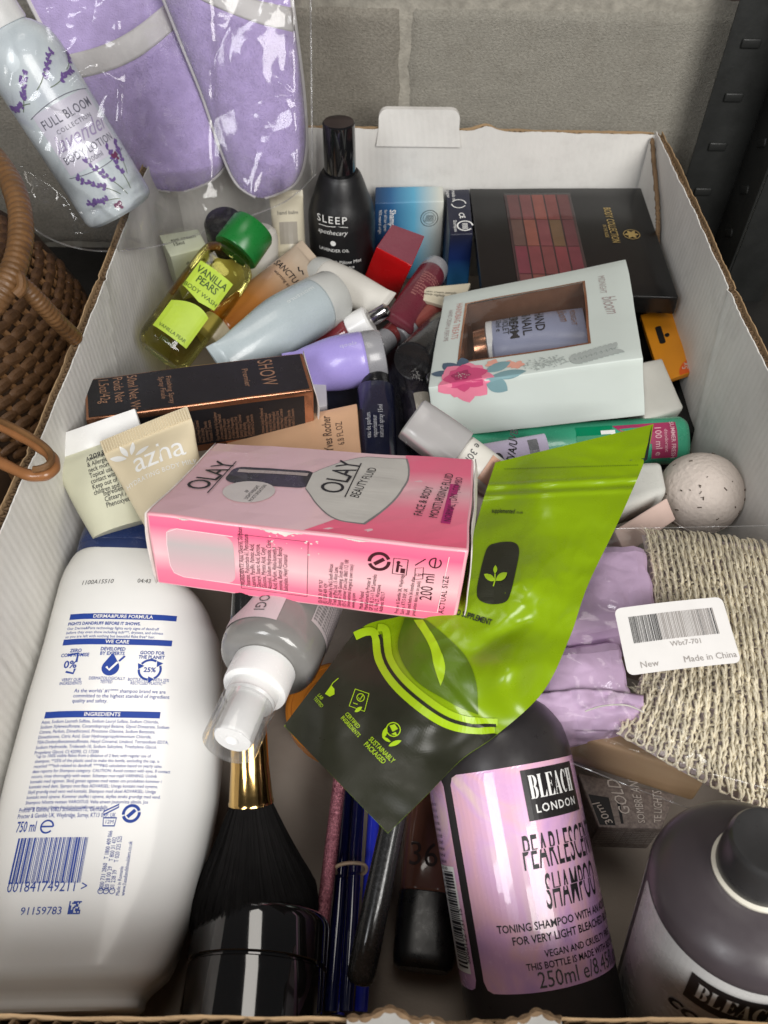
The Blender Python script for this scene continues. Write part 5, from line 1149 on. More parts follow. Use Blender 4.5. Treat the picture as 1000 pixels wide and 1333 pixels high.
a = Art(); a.text('HAND CREAM & PERFUME', L_ * 0.045, W_ * 0.80, 0.0046, rot=-90, sx=0.85); a.text('MIDNIGHT', L_ * 0.845, W_ * 0.86, 0.0062, rot=-90, sx=0.8, sp=1.1); a.text('bloom', L_ * 0.85, W_ * 0.62, 0.0125, rot=-84, shear=0.4, sx=0.7); a.make(f, kcol, gf, 'lettering', 0.0003, True)
# flowers printed over the corner and the edge
def petals(x, y, r, n, seed, k=1.0):
    rr = random.Random(seed); A_ = Art()
    for i in range(n): an = 360 * i / n + rr.uniform(-12, 12); A_.leafy(x, y, r * rr.uniform(0.85, 1.15), r * 0.8 * k, an)
    return A_
rose, rose2, rose3 = mat('rose_print', (0.60, 0.07, 0.19), 0.45), mat('deep_rose_print', (0.36, 0.03, 0.11), 0.45), mat('pink_print', (0.78, 0.22, 0.33), 0.45)
def edge(x, y, off):       # runs from the top face over the front edge
    return f(x, y, off) if y >= 0 else g(x, H_ + y, off)
teal, slate, peach, greyp = mat('teal_print', (0.20, 0.34, 0.37), 0.5), mat('slate_print', (0.07, 0.11, 0.16), 0.5), mat('peach_print', (0.75, 0.36, 0.28), 0.5), mat('pale_grey_print', (0.40, 0.44, 0.42), 0.5)
fx, fy = L_ * 0.17, W_ * 0.035
a = Art(); a.leafy(fx - 0.004, fy + 0.010, 0.016, 0.009, 130); a.leafy(fx, fy + 0.012, 0.014, 0.008, 100); a.leafy(fx - 0.008, fy + 0.008, 0.014, 0.007, 165); a.make(edge, slate, gf, 'slate_leaves', 0.0004, True)
a = Art(); a.leafy(fx + 0.014, fy + 0.004, 0.018, 0.010, 28); a.leafy(fx + 0.018, fy - 0.002, 0.022, 0.009, 2); a.leafy(fx + 0.015, fy - 0.004, 0.016, 0.011, -40); a.make(edge, teal, gf, 'teal_leaves', 0.0004, True)
petals(fx, fy, 0.0185, 9, 1).make(edge, rose3, gf, 'outer_petals', 0.0005, True); petals(fx + 0.001, fy + 0.002, 0.0135, 8, 2).make(edge, rose, gf, 'middle_petals', 0.0007, True); petals(fx - 0.001, fy + 0.003, 0.0065, 6, 3).make(edge, rose2, gf, 'inner_petals', 0.0009, True)
a = Art(); rr = random.Random(2)
for i in range(18): an = rr.uniform(0, 6.28); q = rr.uniform(0.001, 0.0045); a.circle(fx + q * math.cos(an), fy + 0.003 + q * math.sin(an), 0.0004, n=6)
a.make(edge, mat('cream_ink', (0.62, 0.56, 0.5)), gf, 'stamens', 0.0011, True)
a = Art()
for x, y in ((0.31, 0.14), (0.385, 0.115), (0.43, 0.095)): a.add(petals(L_ * x, W_ * y, 0.0048, 5, int(x * 100)).v, petals(L_ * x, W_ * y, 0.0048, 5, int(x * 100)).f)
a.make(f, peach, gf, 'peach_blossoms', 0.0004, True)
a = Art()
for cx in (0.53, 0.60):
    for i in range(40): an = rr.uniform(0, 6.28); q = 0.009 * math.sqrt(rr.random()); a.circle(L_ * cx + q * math.cos(an), W_ * 0.075 + q * math.sin(an) * 0.8, 0.0006, n=6)
    for i in range(10): an = 6.28 * i / 10; a.stroke([(L_ * cx, W_ * 0.075), (L_ * cx + 0.008 * math.cos(an), W_ * 0.075 + 0.007 * math.sin(an))], 0.0002)
for i in range(9):
    x = L_ * (0.68 + 0.024 * i); y = W_ * (0.055 + 0.006 * i); a.leafy(x, y, 0.0085, 0.0036, 70); a.leafy(x, y, 0.0085, 0.0036, -35)
a.stroke([(L_ * 0.64, W_ * 0.045), (L_ * 0.9, W_ * 0.115)], 0.0005); a.make(edge, greyp, gf, 'grey_sprig', 0.0004, True)
# hand cream tube and perfume inside (things of their own)
def gpt(x, y, d): return GC.tri(x, y, 1 - d / H_)
p0, p1 = gpt(0.205, 0.55, 0.0185), gpt(0.76, 0.58, 0.0185)
Mt = frame(p0, p1 - p0, GC.tri(.5, .5, 1) - GC.tri(.5, .5, 0)); Lt = (p1 - p0).length
ht2 = thing('hand_cream_tube', 'lilac hand cream tube seen through the gift carton window', 'tube', Mt)
lilb = mat('periwinkle_plastic', (0.34, 0.37, 0.52), 0.35, var=0.03)
LT2 = Loft([(0.010, 0.0185, 0.0150), (0.012, 0.0205, 0.0165), (Lt * 0.6, 0.0220, 0.0150), (Lt, 0.0240, 0.011)], 4); part('body', LT2.geo(40), lilb, ht2)
part('shoulder', lathe([(0.0152, 0.0065), (0.0178, 0.0075), (0.0178, 0.0115), (0.016, 0.012)], 40), mat('white_pump_plastic', (0.80, 0.80, 0.79)), ht2); part('cap', lathe([(0.006, -0.003), (0.0135, -0.002), (0.0140, 0.006), (0.0138, 0.0075)], 40), cop, ht2)
a = Art(); a.text('HAND\n& NAIL\nCREAM', Lt * 0.56, 0.0105, 0.0088, rot=-90, line=0.98, bold=0.01, sx=0.9); a.text('WHITE FIG\n& VIOLET', Lt * 0.34, 0.009, 0.0058, rot=-90, line=1.0, sx=0.85); a.text('50ml e', Lt * 0.20, 0.006, 0.0052, rot=-90)
a.make(lambda x, y, o: LT2.flat(-y, x, o), INK(), ht2, 'lettering', 0.0004)
a = Art(); a.text('MIDNIGHT', Lt * 0.88, 0.010, 0.0050, rot=-90, sx=0.85); a.text('bloom', Lt * 0.76, 0.011, 0.009, rot=-84, shear=0.4, sx=0.75); a.make(lambda x, y, o: LT2.flat(-y, x, o), mat('copper_ink', (0.34, 0.19, 0.12)), ht2, 'copper_lettering', 0.0004)
p0, p1 = gpt(0.42, 0.27, 0.022), gpt(0.75, 0.30, 0.022); Mt = frame(p0, p1 - p0, GC.tri(.5, .5, 1) - GC.tri(.5, .5, 0))
rp = thing('rollerball_perfume', 'slim copper rollerball perfume below the hand cream in the window', 'perfume', Mt); part('tube', lathe([(0.005, 0), (0.0062, 0.0008), (0.0062, (p1 - p0).length - 0.001), (0.005, (p1 - p0).length)], 28), mat('rose_gold', (0.60, 0.36, 0.25), 0.18, metal=0.9), rp)
part('sleeve', lathe([(0.0066, 0.012), (0.0066, 0.024)], 28, False), mat('clear_sleeve', (0.55, 0.42, 0.36), 0.2), rp)

# make-up palette against the back wall
P1, P2 = aty(611, 245, 0.606), aty(835, 244, 0.606)
def at_x(u, v, x): d = ray(u, v); return CAM + d * ((x - CAM.x) / d.x)
P3 = at_x(884, 387, 0.3925); P4 = at(628, 380, P3.z - 0.012)
c = {}
nn = (P3 - P4).cross(P1 - P4).normalized()
for k, p in (((-1, 1), P1), ((1, 1), P2), ((1, -1), P3), ((-1, -1), P4)): c[(*k, 1)] = p; c[(*k, -1)] = p - nn * 0.016
PC = Carton(c, 0.0012, 0.0002, 3); pt_ = thing('makeup_palette', 'large black make-up palette with windowed lid at the back', 'palette', oframe(PC))
part('case', PC.geo(10), mat('black_palette_card', (0.007, 0.007, 0.007), 0.22, var=0.05, spec=0.5, rvar=0.03), pt_, world=True)
f = PC.face('top'); L_, W_ = PC.L, PC.W
wx0, wx1, wy0, wy1 = L_ * 0.195, L_ * 0.575, -W_ * 0.02, W_ * 0.93
a = Art(); a.rect(wx0, max(0.002, wy0), wx1, wy1, nx=6, ny=6); a.make(f, mat('palette_well', (0.05, 0.022, 0.022), 0.4), pt_, 'well', 0.0002, True)
pans = [((0.22, 0.07, 0.07), (0.30, 0.08, 0.08), (0.42, 0.11, 0.08), (0.34, 0.08, 0.07), (0.22, 0.06, 0.06)), ((0.20, 0.10, 0.08), (0.42, 0.13, 0.09), (0.32, 0.08, 0.09), (0.24, 0.13, 0.06), (0.20, 0.05, 0.06)), ((0.30, 0.05, 0.08), (0.34, 0.07, 0.08), (0.30, 0.07, 0.07), (0.33, 0.06, 0.07), (0.28, 0.05, 0.07)), ((0.28, 0.08, 0.08), (0.36, 0.10, 0.08), (0.3, 0.1, 0.1), (0.25, 0.08, 0.06), (0.22, 0.06, 0.06))]
ch = (wy1 - 0.002) / 3.6
for j, row in enumerate(pans):
    for i, col in enumerate(row):
        x0 = wx0 + 0.002 + i * (wx1 - wx0 - 0.003) / 5; x1 = x0 + (wx1 - wx0 - 0.003) / 5 - 0.0012; y1 = wy1 - 0.002 - j * ch; y0 = max(0.0025, y1 - ch + 0.0014)
        if y1 < 0.005: continue
        b8 = [f(x, y, o) for o in (0.0003, 0.0009) for x, y in ((x0, y0), (x1, y0), (x1, y1), (x0, y1))]
        part('colour_pan', (b8, [[0, 1, 2, 3], [4, 5, 6, 7], [0, 1, 5, 4], [1, 2, 6, 5], [2, 3, 7, 6], [3, 0, 4, 7]]), mat('pan_%d_%d' % (j, i), tuple(q * 0.75 for q in col), 0.6, var=0.1), pt_, world=True, smooth=False)
part('window', grid(lambda s, t: f(lerp(wx0, wx1, s), lerp(0.002, wy1, t), 0.0014), 4, 4), film('window_film'), pt_, world=True)
gi = mat('gold_ink', (0.50, 0.36, 0.13), 0.35, metal=0.5)
a = Art(); a.text('BODY COLLECTION', L_ * 0.745, W_ * 0.79, 0.0085, rot=-90, sx=0.62, bold=0.008); a.text('IN THE NUDE', L_ * 0.715, W_ * 0.62, 0.0040, rot=-90, sx=0.7)
a.ring(L_ * 0.86, W_ * 0.53, 0.0062, 0.0006)
for k in range(6): q = math.radians(60 * k); a.leafy(L_ * 0.86, W_ * 0.53, 0.0055, 0.0028, 60 * k)
a.make(f, gi, pt_, 'gold_lettering', 0.0004, True)

# two blue cartons, the red lipstick carton
def standing(nm, label, cat, topq, ys, drop_to, m, seed, group=None):
    """upright carton: far edge pixels at y = ys[0], near edge pixels at y = ys[1]"""
    P_ = [aty(*topq[0], ys[0]), aty(*topq[1], ys[0]), aty(*topq[2], ys[1]), aty(*topq[3], ys[1])]; c = {}
    for k, p in zip(((-1, 1), (1, 1), (1, -1), (-1, -1)), P_): c[(*k, 1)] = p; c[(*k, -1)] = V((p.x, p.y - 0.004, drop_to))
    C_ = Carton(c, 0.0008, 0.0003, seed); t = thing(nm, label, cat, oframe(C_), group); part('carton', C_.geo(8), m, t, world=True); return t, C_
blg = ramp_mat('blue_gradient_card', [(0.0, (0.008, 0.02, 0.07)), (0.3, (0.02, 0.10, 0.24)), (0.62, (0.10, 0.34, 0.50)), (1.0, (0.55, 0.56, 0.50))], 'X', 0.35, wob=0.01, lo=-0.03, hi=0.03)
t_, C_ = standing('shampoo_bar_carton', 'small blue gradient shampoo bar carton behind the red carton', 'box', [(489, 243), (577, 242), (578, 262), (488, 265)], (0.604, 0.586), 0.02, blg, 1)
a = Art(); g = C_.face('front'); a.text('Shampoo', C_.L * 0.22, C_.H * 0.92, 0.0072, rot=-90, bold=0.015, sx=0.8); a.text('for all hair types\n95% natural origin', C_.L * 0.14, C_.H * 0.92, 0.0035, rot=-90, sx=0.85, line=1.3); a.make(g, WHITE(), t_, 'lettering', 0.0003, True)
a = Art(); a.ring(C_.L * 0.80, C_.H * 0.80, 0.0072, 0.0005); a.ring(C_.L * 0.80, C_.H * 0.80, 0.0052, 0.0003)
for q in range(8): a.stroke([(C_.L * 0.80 - 0.004 + q * 0.001, C_.H * 0.80 - 0.003), (C_.L * 0.80 - 0.002 + q * 0.0008, C_.H * 0.80 + 0.003)], 0.0003)
a.make(g, INK(), t_, 'stamp_print', 0.0003, True)
nvg = ramp_mat('navy_blue_card', [(0.0, (0.01, 0.012, 0.02)), (0.35, (0.03, 0.16, 0.34)), (0.7, (0.008, 0.02, 0.09)), (1.0, (0.01, 0.012, 0.03))], 'Z', 0.3, wob=0.01, lo=0.01, hi=0.075)
t_, C_ = standing('soap_carton', 'narrow navy carton with white printed symbols between blue carton and black palette', 'box', [(580, 247), (611, 246), (616, 304), (586, 305)], (0.604, 0.545), 0.01, nvg, 2)
a = Art(); f = C_.face('top'); L_, W_ = C_.L, C_.W
a.ring(L_ * 0.5, W_ * 0.66, 0.0055, 0.0009, 16, 0, 150); a.ring(L_ * 0.5, W_ * 0.66, 0.0055, 0.0009, 16, 180, 330); a.ring(L_ * 0.68, W_ * 0.17, 0.006, 0.0012, 18, 0, 320); a.text('CE', L_ * 0.45, W_ * 0.45, 0.006, rot=-80, bold=0.02); a.text('made of\npaper', L_ * 0.25, W_ * 0.97, 0.0042, rot=-90, line=1.0); a.text('Shampoo', L_ * 0.2, W_ * 0.3, 0.004, rot=-90)
for k in range(5): a.rect(L_ * 0.56, W_ * 0.10 + k * 0.0016, L_ * 0.8, W_ * 0.10 + k * 0.0016 + 0.0008)
a.make(f, WHITE(), t_, 'lettering', 0.0003, True)
RC = Carton(hexa([[0.8962, 0.3722, 0.2415], [-0.2794, 0.8962, -0.3445], [-0.3447, 0.2412, 0.9072]], (0.1876, 0.5361, 0.0671), (0.0296, 0.0299, 0.0442),
      {(-1, 1, 1): (511, 292), (1, 1, 1): (553, 307), (1, -1, 1): (536, 346), (-1, -1, 1): (490, 322), (-1, -1, -1): (473.5, 363), (1, -1, -1): (516, 390)}), 0.0006, 0.0002, 3)
rt = thing('lipstick_carton', 'small glossy red carton with maroon end, tilted in front of the black bottle', 'box', oframe(RC)); part('carton', RC.geo(6), mat('red_gloss_card', (0.50, 0.006, 0.008), 0.22, coat=0.4, var=0.04), rt, world=True)
a = Art(); a.rect(0.0004, 0.0004, RC.L - 0.0004, RC.W - 0.0004, nx=4, ny=4); a.make(RC.face('top'), mat('maroon_gloss', (0.20, 0.055, 0.075), 0.25, coat=0.3), rt, 'maroon_end', 0.0002, True)

# ------------------------------------------------------------------ tubes and bottles in the back half
def squeeze_tube(nm, label, capP, endP, r, wend, m, capm, cap_len, front=None, crimp=0.006, cat='tube', capr=None, flare=0.0, roll=0.0, capprof=None):
    """round at the cap (local z = 0), pressed flat at the far end"""
    M_ = frame(capP, endP - capP, front, roll); L_ = (endP - capP).length; t = thing(nm, label, cat, M_)
    lo = Loft([(0.0, r * 0.96, r * 0.96), (0.002, r, r), (L_ * 0.3, r * (1 + 0.02), r * 0.92), (L_ * 0.7, lerp(r, wend, 0.62), r * 0.50), (L_ - crimp - 0.003, wend * 0.99, 0.0028), (L_ - crimp, wend, 0.0011), (L_, wend, 0.0010)], 5)
    body = part('body', lo.geo(44), m, t); cr = capr or r
    if cap_len > 0: part('cap', lathe(capprof or [(cr * 0.80, -cap_len), (cr * 0.90, -cap_len + 0.0006), (cr * 0.95, -cap_len + 0.003), (cr, -0.002), (cr * 0.985, 0.0)], 44), capm, t)
    return t, lo, L_, M_

# cream hand tubes at the left
cream = mat('cream_plastic', (0.66, 0.57, 0.40), 0.38, var=0.03, spec=0.45)
p0, p1 = at(243, 705, 0.094), at(187, 552, 0.121)
M_ = frame(p0, p1 - p0, (0.1, -0.75, 0.8)); Lz = (p1 - p0).length
az = thing('body_milk_tube', 'cream body milk tube with ridged flat end leaning on the pink carton', 'tube', M_)
hwz = px(60, p1); LA = Loft([(0, hwz * 0.58, 0.014), (Lz * 0.35, hwz * 0.76, 0.0125), (Lz * 0.7, hwz * 0.92, 0.007), (Lz - 0.012, hwz * 0.99, 0.0022), (Lz - 0.0085, hwz, 0.0009), (Lz, hwz * 1.01, 0.0008)], 5); part('body', LA.geo(48), cream, az)
for k in range(34):
    x = lerp(-hwz * 0.97, hwz * 0.97, k / 33); part('crimp_ridge', box(x - 0.0004, x + 0.0004, -0.0016, -0.0007, Lz - 0.008, Lz - 0.0006, 0.0002, 1), cream, az)
a = Art(); a.text('azha', 0.003, Lz * 0.60, 0.019, align='CENTER', sx=0.9, sp=0.95); a.text('HYDRATING BODY MILK', 0.001, Lz * 0.51, 0.0042, align='CENTER', sx=0.80, sp=1.08)
for q in ((-0.013, 0.0, 0.011, 0.0035, 150), (-0.012, 0.001, 0.010, 0.003, 110), (-0.010, 0.001, 0.009, 0.003, 75), (-0.008, -0.0005, 0.009, 0.003, 20)): a.leafy(q[0] - 0.001, Lz * 0.755 + q[1], q[2], q[3], q[4])
a.make(LA.flat, mat('white_ink', (0.8, 0.8, 0.78)), az, 'white_lettering', 0.0003)
pale = mat('pale_ivory_plastic', (0.60, 0.60, 0.46), 0.4, var=0.04)
p0, p1 = at(160, 690, 0.078), at(116, 553, 0.112)
M_ = frame(p0, p1 - p0, (0.05, -0.75, 0.8)); Lz = (p1 - p0).length; hwz = px(62, p1)
iv = thing('lotion_tube', 'pale ivory tube with white flat end, tucked behind the cream body milk tube', 'tube', M_)
LA2 = Loft([(0, hwz * 0.62, 0.014), (Lz * 0.35, hwz * 0.8, 0.011), (Lz * 0.7, hwz * 0.94, 0.005), (Lz - 0.014, hwz * 0.99, 0.0014), (Lz - 0.012, hwz, 0.0009)], 5); part('body', LA2.geo(48), pale, iv)
part('white_end', box(-hwz * 1.02, hwz * 1.02, -0.0016, 0.0016, Lz - 0.0135, Lz, 0.0006), mat('white_pump_plastic', (0.80, 0.80, 0.79)), iv)
a = Art(); a.text('2093', -0.004, Lz - 0.021, 0.0045, bold=0.01); a.text('Anwendungsbereiche / Directions\n& Allergies / Apply to face and\nneck morning and evening\nTopical use only / Avoid\ncontact with the eyes\nKeep out of reach of\nchildren and animals', -0.006, Lz * 0.66, 0.0042, sx=0.7, line=0.82, bold=0.006); a.text('Ingredients: Aqua, Glycerin,\nCetearyl Alcohol, Parfum\nPhenoxyethanol, Citral', -0.001, Lz * 0.30, 0.0042, sx=0.7, line=0.82, bold=0.006); a.make(LA2.flat, mat('soft_black_ink', (0.05, 0.05, 0.05)), iv, 'lettering', 0.0003)

# yellow-green body wash bottle with green cap
p0, p1 = at(212, 458, 0.070), at(300, 338, 0.105)
M_ = frame(p0, p1 - p0, (0.2, -0.85, 0.6)); Lz = (p1 - p0).length; hwz = px(39, p0)
vp = thing('body_wash_bottle', 'clear yellow-green body wash bottle with lime label and green cap', 'bottle', M_)
glassy = film('yellow_green_liquid', 0.75, (0.86, 0.84, 0.46), 0.05, 0.0, 30, 0.02)
LV = Loft([(-0.004, hwz * 0.72, 0.012, 2.6), (0.0, hwz * 0.9, 0.0165, 2.6), (0.005, hwz * 0.98, 0.018, 2.6), (Lz * 0.5, hwz, 0.018, 2.6), (Lz * 0.86, hwz * 0.99, 0.018, 2.6), (Lz * 0.97, hwz * 0.93, 0.0165, 2.5), (Lz * 1.03, hwz * 0.74, 0.0145, 2.3), (Lz * 1.06, 0.013, 0.012, 2), (Lz * 1.08, 0.012, 0.0115, 2)], 5)
part('body', LV.geo(56), glassy, vp)
gcap = mat('green_cap_plastic', (0.010, 0.16, 0.028), 0.30, var=0.05)
rcap = px(31, p1)
part('cap', lathe([(rcap * 0.97, Lz * 1.075), (rcap, Lz * 1.085), (rcap * 0.97, Lz * 1.075 + 0.022), (rcap * 0.90, Lz * 1.075 + 0.0245), (rcap * 0.5, Lz * 1.075 + 0.0248)], 44), gcap, vp)
limel = mat('lime_label', (0.44, 0.60, 0.05), 0.4)
a = Art(); a.poly([(-hwz * 0.72, Lz * 0.52), (0.0, Lz * 0.475), (hwz * 0.55, Lz * 0.50), (hwz * 0.55, Lz * 0.78), (-hwz * 0.72, Lz * 0.78)], sub=3); a.poly([(-hwz * 0.72, Lz * 0.10)] + [(lerp(hwz * 0.55, -hwz * 0.72, t), Lz * (0.40 + 0.06 * math.sin(math.pi * t))) for t in [i / 10 for i in range(11)]] + [] , sub=0) if False else None
a.poly([(-hwz * 0.72, Lz * 0.10), (hwz * 0.55, Lz * 0.10)] + [(lerp(hwz * 0.55, -hwz * 0.72, t), Lz * (0.36 + 0.085 * math.sin(math.pi * (0.25 + 0.75 * t)))) for t in [i / 10 for i in range(11)]], sub=3)
a.make(LV.flat, limel, vp, 'lime_label', 0.0004)
a = Art(); a.text('VANILLA\nPEARS', -0.002, Lz * 0.68, 0.0075, align='CENTER', bold=0.012, sx=0.80, line=0.85); a.text('BODY WASH', -0.002, Lz * 0.525, 0.0045, align='CENTER'); a.text('100ml', -0.002, Lz * 0.035, 0.0045, align='CENTER'); a.text('VANILLA PEAR', -0.002, Lz * 0.125, 0.0036, align='CENTER', sx=0.9); a.make(LV.flat, mat('dark_green_ink', (0.03, 0.07, 0.01), 0.5), vp, 'lettering', 0.0008)

# peach and orange gel tube
p0, p1 = at(288, 430, 0.062), at(414, 338, 0.078)
t_, lo, L_, M_ = squeeze_tube('body_scrub_tube', 'clear tube of orange scrub, flat end towards the black bottle', p0, p1, 0.0165, px(32, p1), ramp_mat('orange_gel', [(0.0, (0.40, 0.13, 0.02)), (0.35, (0.46, 0.18, 0.04)), (0.62, (0.45, 0.27, 0.15)), (1.0, (0.47, 0.38, 0.29))], 'Z', 0.2, wob=0.012, coat=0.4, lo=0.0, hi=0.085, wscale=60), cream, 0.014, (0.1, -0.7, 0.75), 0.006)
a = Art(); a.text('SANCTUARY', 0.0, 0.0, 0.0085, sx=0.68, align='CENTER', bold=0.006); a.text('warming scrub', 0.0, -0.006, 0.0045, sx=0.8, align='CENTER'); a.stroke([(-0.003, 0.0135), (0.0, 0.0115), (0.001, 0.014), (0.004, 0.0125)], 0.0012)
a.make(lambda x, y, o: lo.flat(x * 1.0, L_ * 0.66 + y, o), INK(), t_, 'lettering', 0.0004)

# blue-grey tube with a frosted cap
frost = mat('frosted_cap', (0.62, 0.63, 0.60), 0.35, var=0.04, trans=0.25)
p0, p1 = at(412, 398, 0.083), at(282, 472, 0.084)
t_, lo, L_, M_ = squeeze_tube('hand_lotion_tube', 'blue-grey tube with a big frosted cap lying above the purple tube', p0, p1, px(37, p0), px(24, p1), mat('blue_grey_plastic', (0.40, 0.46, 0.48), 0.28, var=0.03, coat=0.2), frost, 0.019, (0.0, -0.8, 0.7), 0.005)
a = Art(); a.text('moisture', 0, 0, 0.0075, sx=0.9); a.make(lambda x, y, o: lo.flat(0.008 + y * 0.6, L_ * 0.06 + x, o), mat('pale_blue_ink', (0.62, 0.66, 0.66), 0.4), t_, 'lettering', 0.0004)
# purple tube with a grey cap
p0, p1 = at(476, 466, 0.078), at(372, 486, 0.072)
t_, lo, L_, M_ = squeeze_tube('purple_tube', 'lavender purple tube with a clear grey cap beside the black carton', p0, p1, px(35, p0), px(26, p1), mat('lavender_plastic', (0.35, 0.29, 0.66), 0.28, var=0.02, coat=0.2), mat('smoke_cap', (0.34, 0.34, 0.36), 0.25, trans=0.2, coat=0.2), 0.013, (0.0, -0.75, 0.75), 0.005)
a = Art(); a.text('sleep', 0, 0, 0.0065, sx=0.9); a.make(lambda x, y, o: lo.flat(0.008 + y * 0.6, L_ * 0.08 + x, o), mat('pale_lilac_ink', (0.55, 0.52, 0.75), 0.4), t_, 'lettering', 0.0004)
# white flat tube in the middle
p0, p1 = at(425, 362, 0.070), at(503, 398, 0.074)
t_, lo, L_, M_ = squeeze_tube('white_tube', 'plain white squeezed tube below the red carton', p0, p1, 0.0145, px(22, p1), mat('white_tube_plastic', (0.62, 0.60, 0.55), 0.4, var=0.04), frost, 0.012, (0.15, -0.6, 0.8), 0.004)
# maroon tube
p0, p1 = at(561, 358, 0.066), at(518, 424, 0.070)
t_, lo, L_, M_ = squeeze_tube('maroon_tube', 'slim maroon tube with a clear cap right of the red carton', p0, p1, px(19, p0), px(21, p1), mat('maroon_plastic', (0.13, 0.022, 0.035), 0.3, var=0.06, coat=0.2), mat('smoke_cap', (0.34, 0.34, 0.36)), 0.013, (0.1, -0.7, 0.75), 0.004)
a = Art(); a.text('\n'.join(['hydrating lip and cheek balm', 'squeeze gently and apply', 'with your fingertips', 'store in a cool place', '10ml'] * 2), -0.006, 0, 0.0028, sx=0.8, line=1.1); a.make(lambda x, y, o: lo.flat(-x, L_ * 0.22 - y, o), mat('rose_ink', (0.55, 0.25, 0.22)), t_, 'lettering', 0.0004)
# small red bottle with a white collar
p0, p1 = at(440, 440, 0.060), at(482, 416, 0.074)
M_ = frame(p0, p1 - p0); L_ = (p1 - p0).length
t_ = thing('serum_bottle', 'small red bottle with white collar and silver tip between the tubes', 'bottle', M_); part('body', lathe([(0.008, -0.02), (0.0125, -0.018), (0.0125, L_ * 0.35), (0.009, L_ * 0.42)], 36), mat('red_glass', (0.22, 0.03, 0.035), 0.12, coat=0.5, var=0.15), t_)
part('collar', lathe([(0.0105, L_ * 0.40), (0.0115, L_ * 0.43), (0.0110, L_ * 0.95), (0.009, L_)], 36), mat('white_pump_plastic', (0.80, 0.80, 0.79)), t_); part('tip', lathe([(0.0055, L_), (0.006, L_ + 0.001), (0.0055, L_ + 0.014), (0.003, L_ + 0.016)], 28), mat('silver_metal', (0.62, 0.60, 0.58), 0.15, metal=1.0), t_)
# black lipstick and lip glosses
p0, p1 = at(537, 470, 0.084), at(577, 428, 0.060)
M_ = frame(p0, p1 - p0); L_ = (p1 - p0).length; rl = px(26, p0)
t_ = thing('black_lipstick', 'round black lipstick pointing at the camera beside the gift carton', 'lipstick', M_); part('case', lathe([(rl * 0.05, 0.0008), (rl * 0.86, 0.0004), (rl * 0.97, 0.0), (rl, 0.0016), (rl * 0.98, L_), (rl * 0.8, L_ + 0.001)], 48), mat('satin_black', (0.010, 0.010, 0.011), 0.25, coat=0.2, var=0.1), t_)
for k, (u0, v0, u1, v1, col, lb) in enumerate(((535, 428, 590, 385, (0.24, 0.06, 0.05), 'brick red lip gloss tube behind the black lipstick'), (505, 440, 548, 398, (0.18, 0.03, 0.03), 'dark red lip gloss tube left of the brick red one'), (556, 440, 606, 402, (0.30, 0.20, 0.17), 'beige pink lip gloss tube right above the black lipstick'))):
    p0, p1 = at(u0, v0, 0.060), at(u1, v1, 0.062); t_, L_ = rod_thing('lip_gloss', lb, 'lip gloss', p0, p1, 0.0082, [(0.7, 0), (1, 0.02), (1, 0.98), (0.8, 1)], mat('gloss_%d' % k, col, 0.12, coat=0.6, var=0.1), 'tube', 'lip glosses'); part('cap', lathe([(0.0078, -0.014), (0.0086, -0.013), (0.0086, -0.0005), (0.008, 0.0)], 24), mat('smoke_cap', (0.34, 0.34, 0.36)), t_)
t_, C_ = blockthing('sample_card', 'small cream folded sample card under the gift carton corner', 'card', [(556, 374), (612, 368), (600, 404), (541, 388)], (0.076, 0.078, 0.072, 0.072), 0.004, mat('cream_card', (0.50, 0.45, 0.34), 0.6), 0.0005, 0.0006, 2, 6)
a = Art(); a.text('skin cream sample\napply nightly', 0.003, C_.W * 0.55, 0.0034); a.make(C_.face('top'), INK(), t_, 'lettering', 0.0003, True)

# black SLEEP mist bottle
sy = 0.560
ct, cbm, sd = aty(440, 158, sy), aty(437, 224, sy), aty(442, 262, sy)
M_ = Matrix.Translation((ct.x + 0.0005, sy, 0.0)); rs_ = px(43, aty(442, 300, sy)); rcp = px(22, ct)
sl = thing('mist_bottle', 'matt black mist bottle with a tall glossy cap against the back wall', 'bottle', M_)
part('body', Loft([(0, rs_ * 0.9, rs_ * 0.9), (0.003, rs_, rs_), (sd.z - 0.016, rs_, rs_), (sd.z - 0.004, rs_ * 0.95, rs_ * 0.95), (sd.z + 0.007, rs_ * 0.80, rs_ * 0.80), (cbm.z - 0.002, rs_ * 0.60, rs_ * 0.60), (cbm.z + 0.001, rs_ * 0.52, rs_ * 0.52)], 5).geo(56), mat('matt_black_glass', (0.012, 0.012, 0.013), 0.38, var=0.1), sl)
part('cap', lathe([(rcp * 0.97, cbm.z), (rcp, cbm.z + 0.001), (rcp * 0.97, ct.z - 0.001), (rcp * 0.90, ct.z), (rcp * 0.4, ct.z + 0.0002)], 44), mat('gloss_black_cap', (0.008, 0.008, 0.009), 0.08, coat=0.6, var=0, rvar=0.02), sl)
z0 = aty(427, 290, sy - rs_).z; cms = cylmap(rs_)
a = Art(); a.text('SLEEP', -0.007, z0 - 0.001, 0.0085, align='CENTER', sp=1.25, bold=0.006); a.stroke([(-0.018, z0 - 0.004), (-0.01, z0 - 0.004), (0.006, z0 - 0.004)], 0.0005); a.text('apothecary', -0.007, z0 - 0.0105, 0.0055, align='CENTER', shear=0.3); a.circle(-0.006, z0 - 0.018, 0.0022); a.text('LAVENDER OIL', -0.006, z0 - 0.0255, 0.0038, align='CENTER'); a.text('Room & Pillow Mist\n& Eucalyptus', 0.0, z0 - 0.036, 0.0042, align='CENTER', line=1.1)
a.make(cms, WHITE(), sl, 'white_lettering', 0.0003)

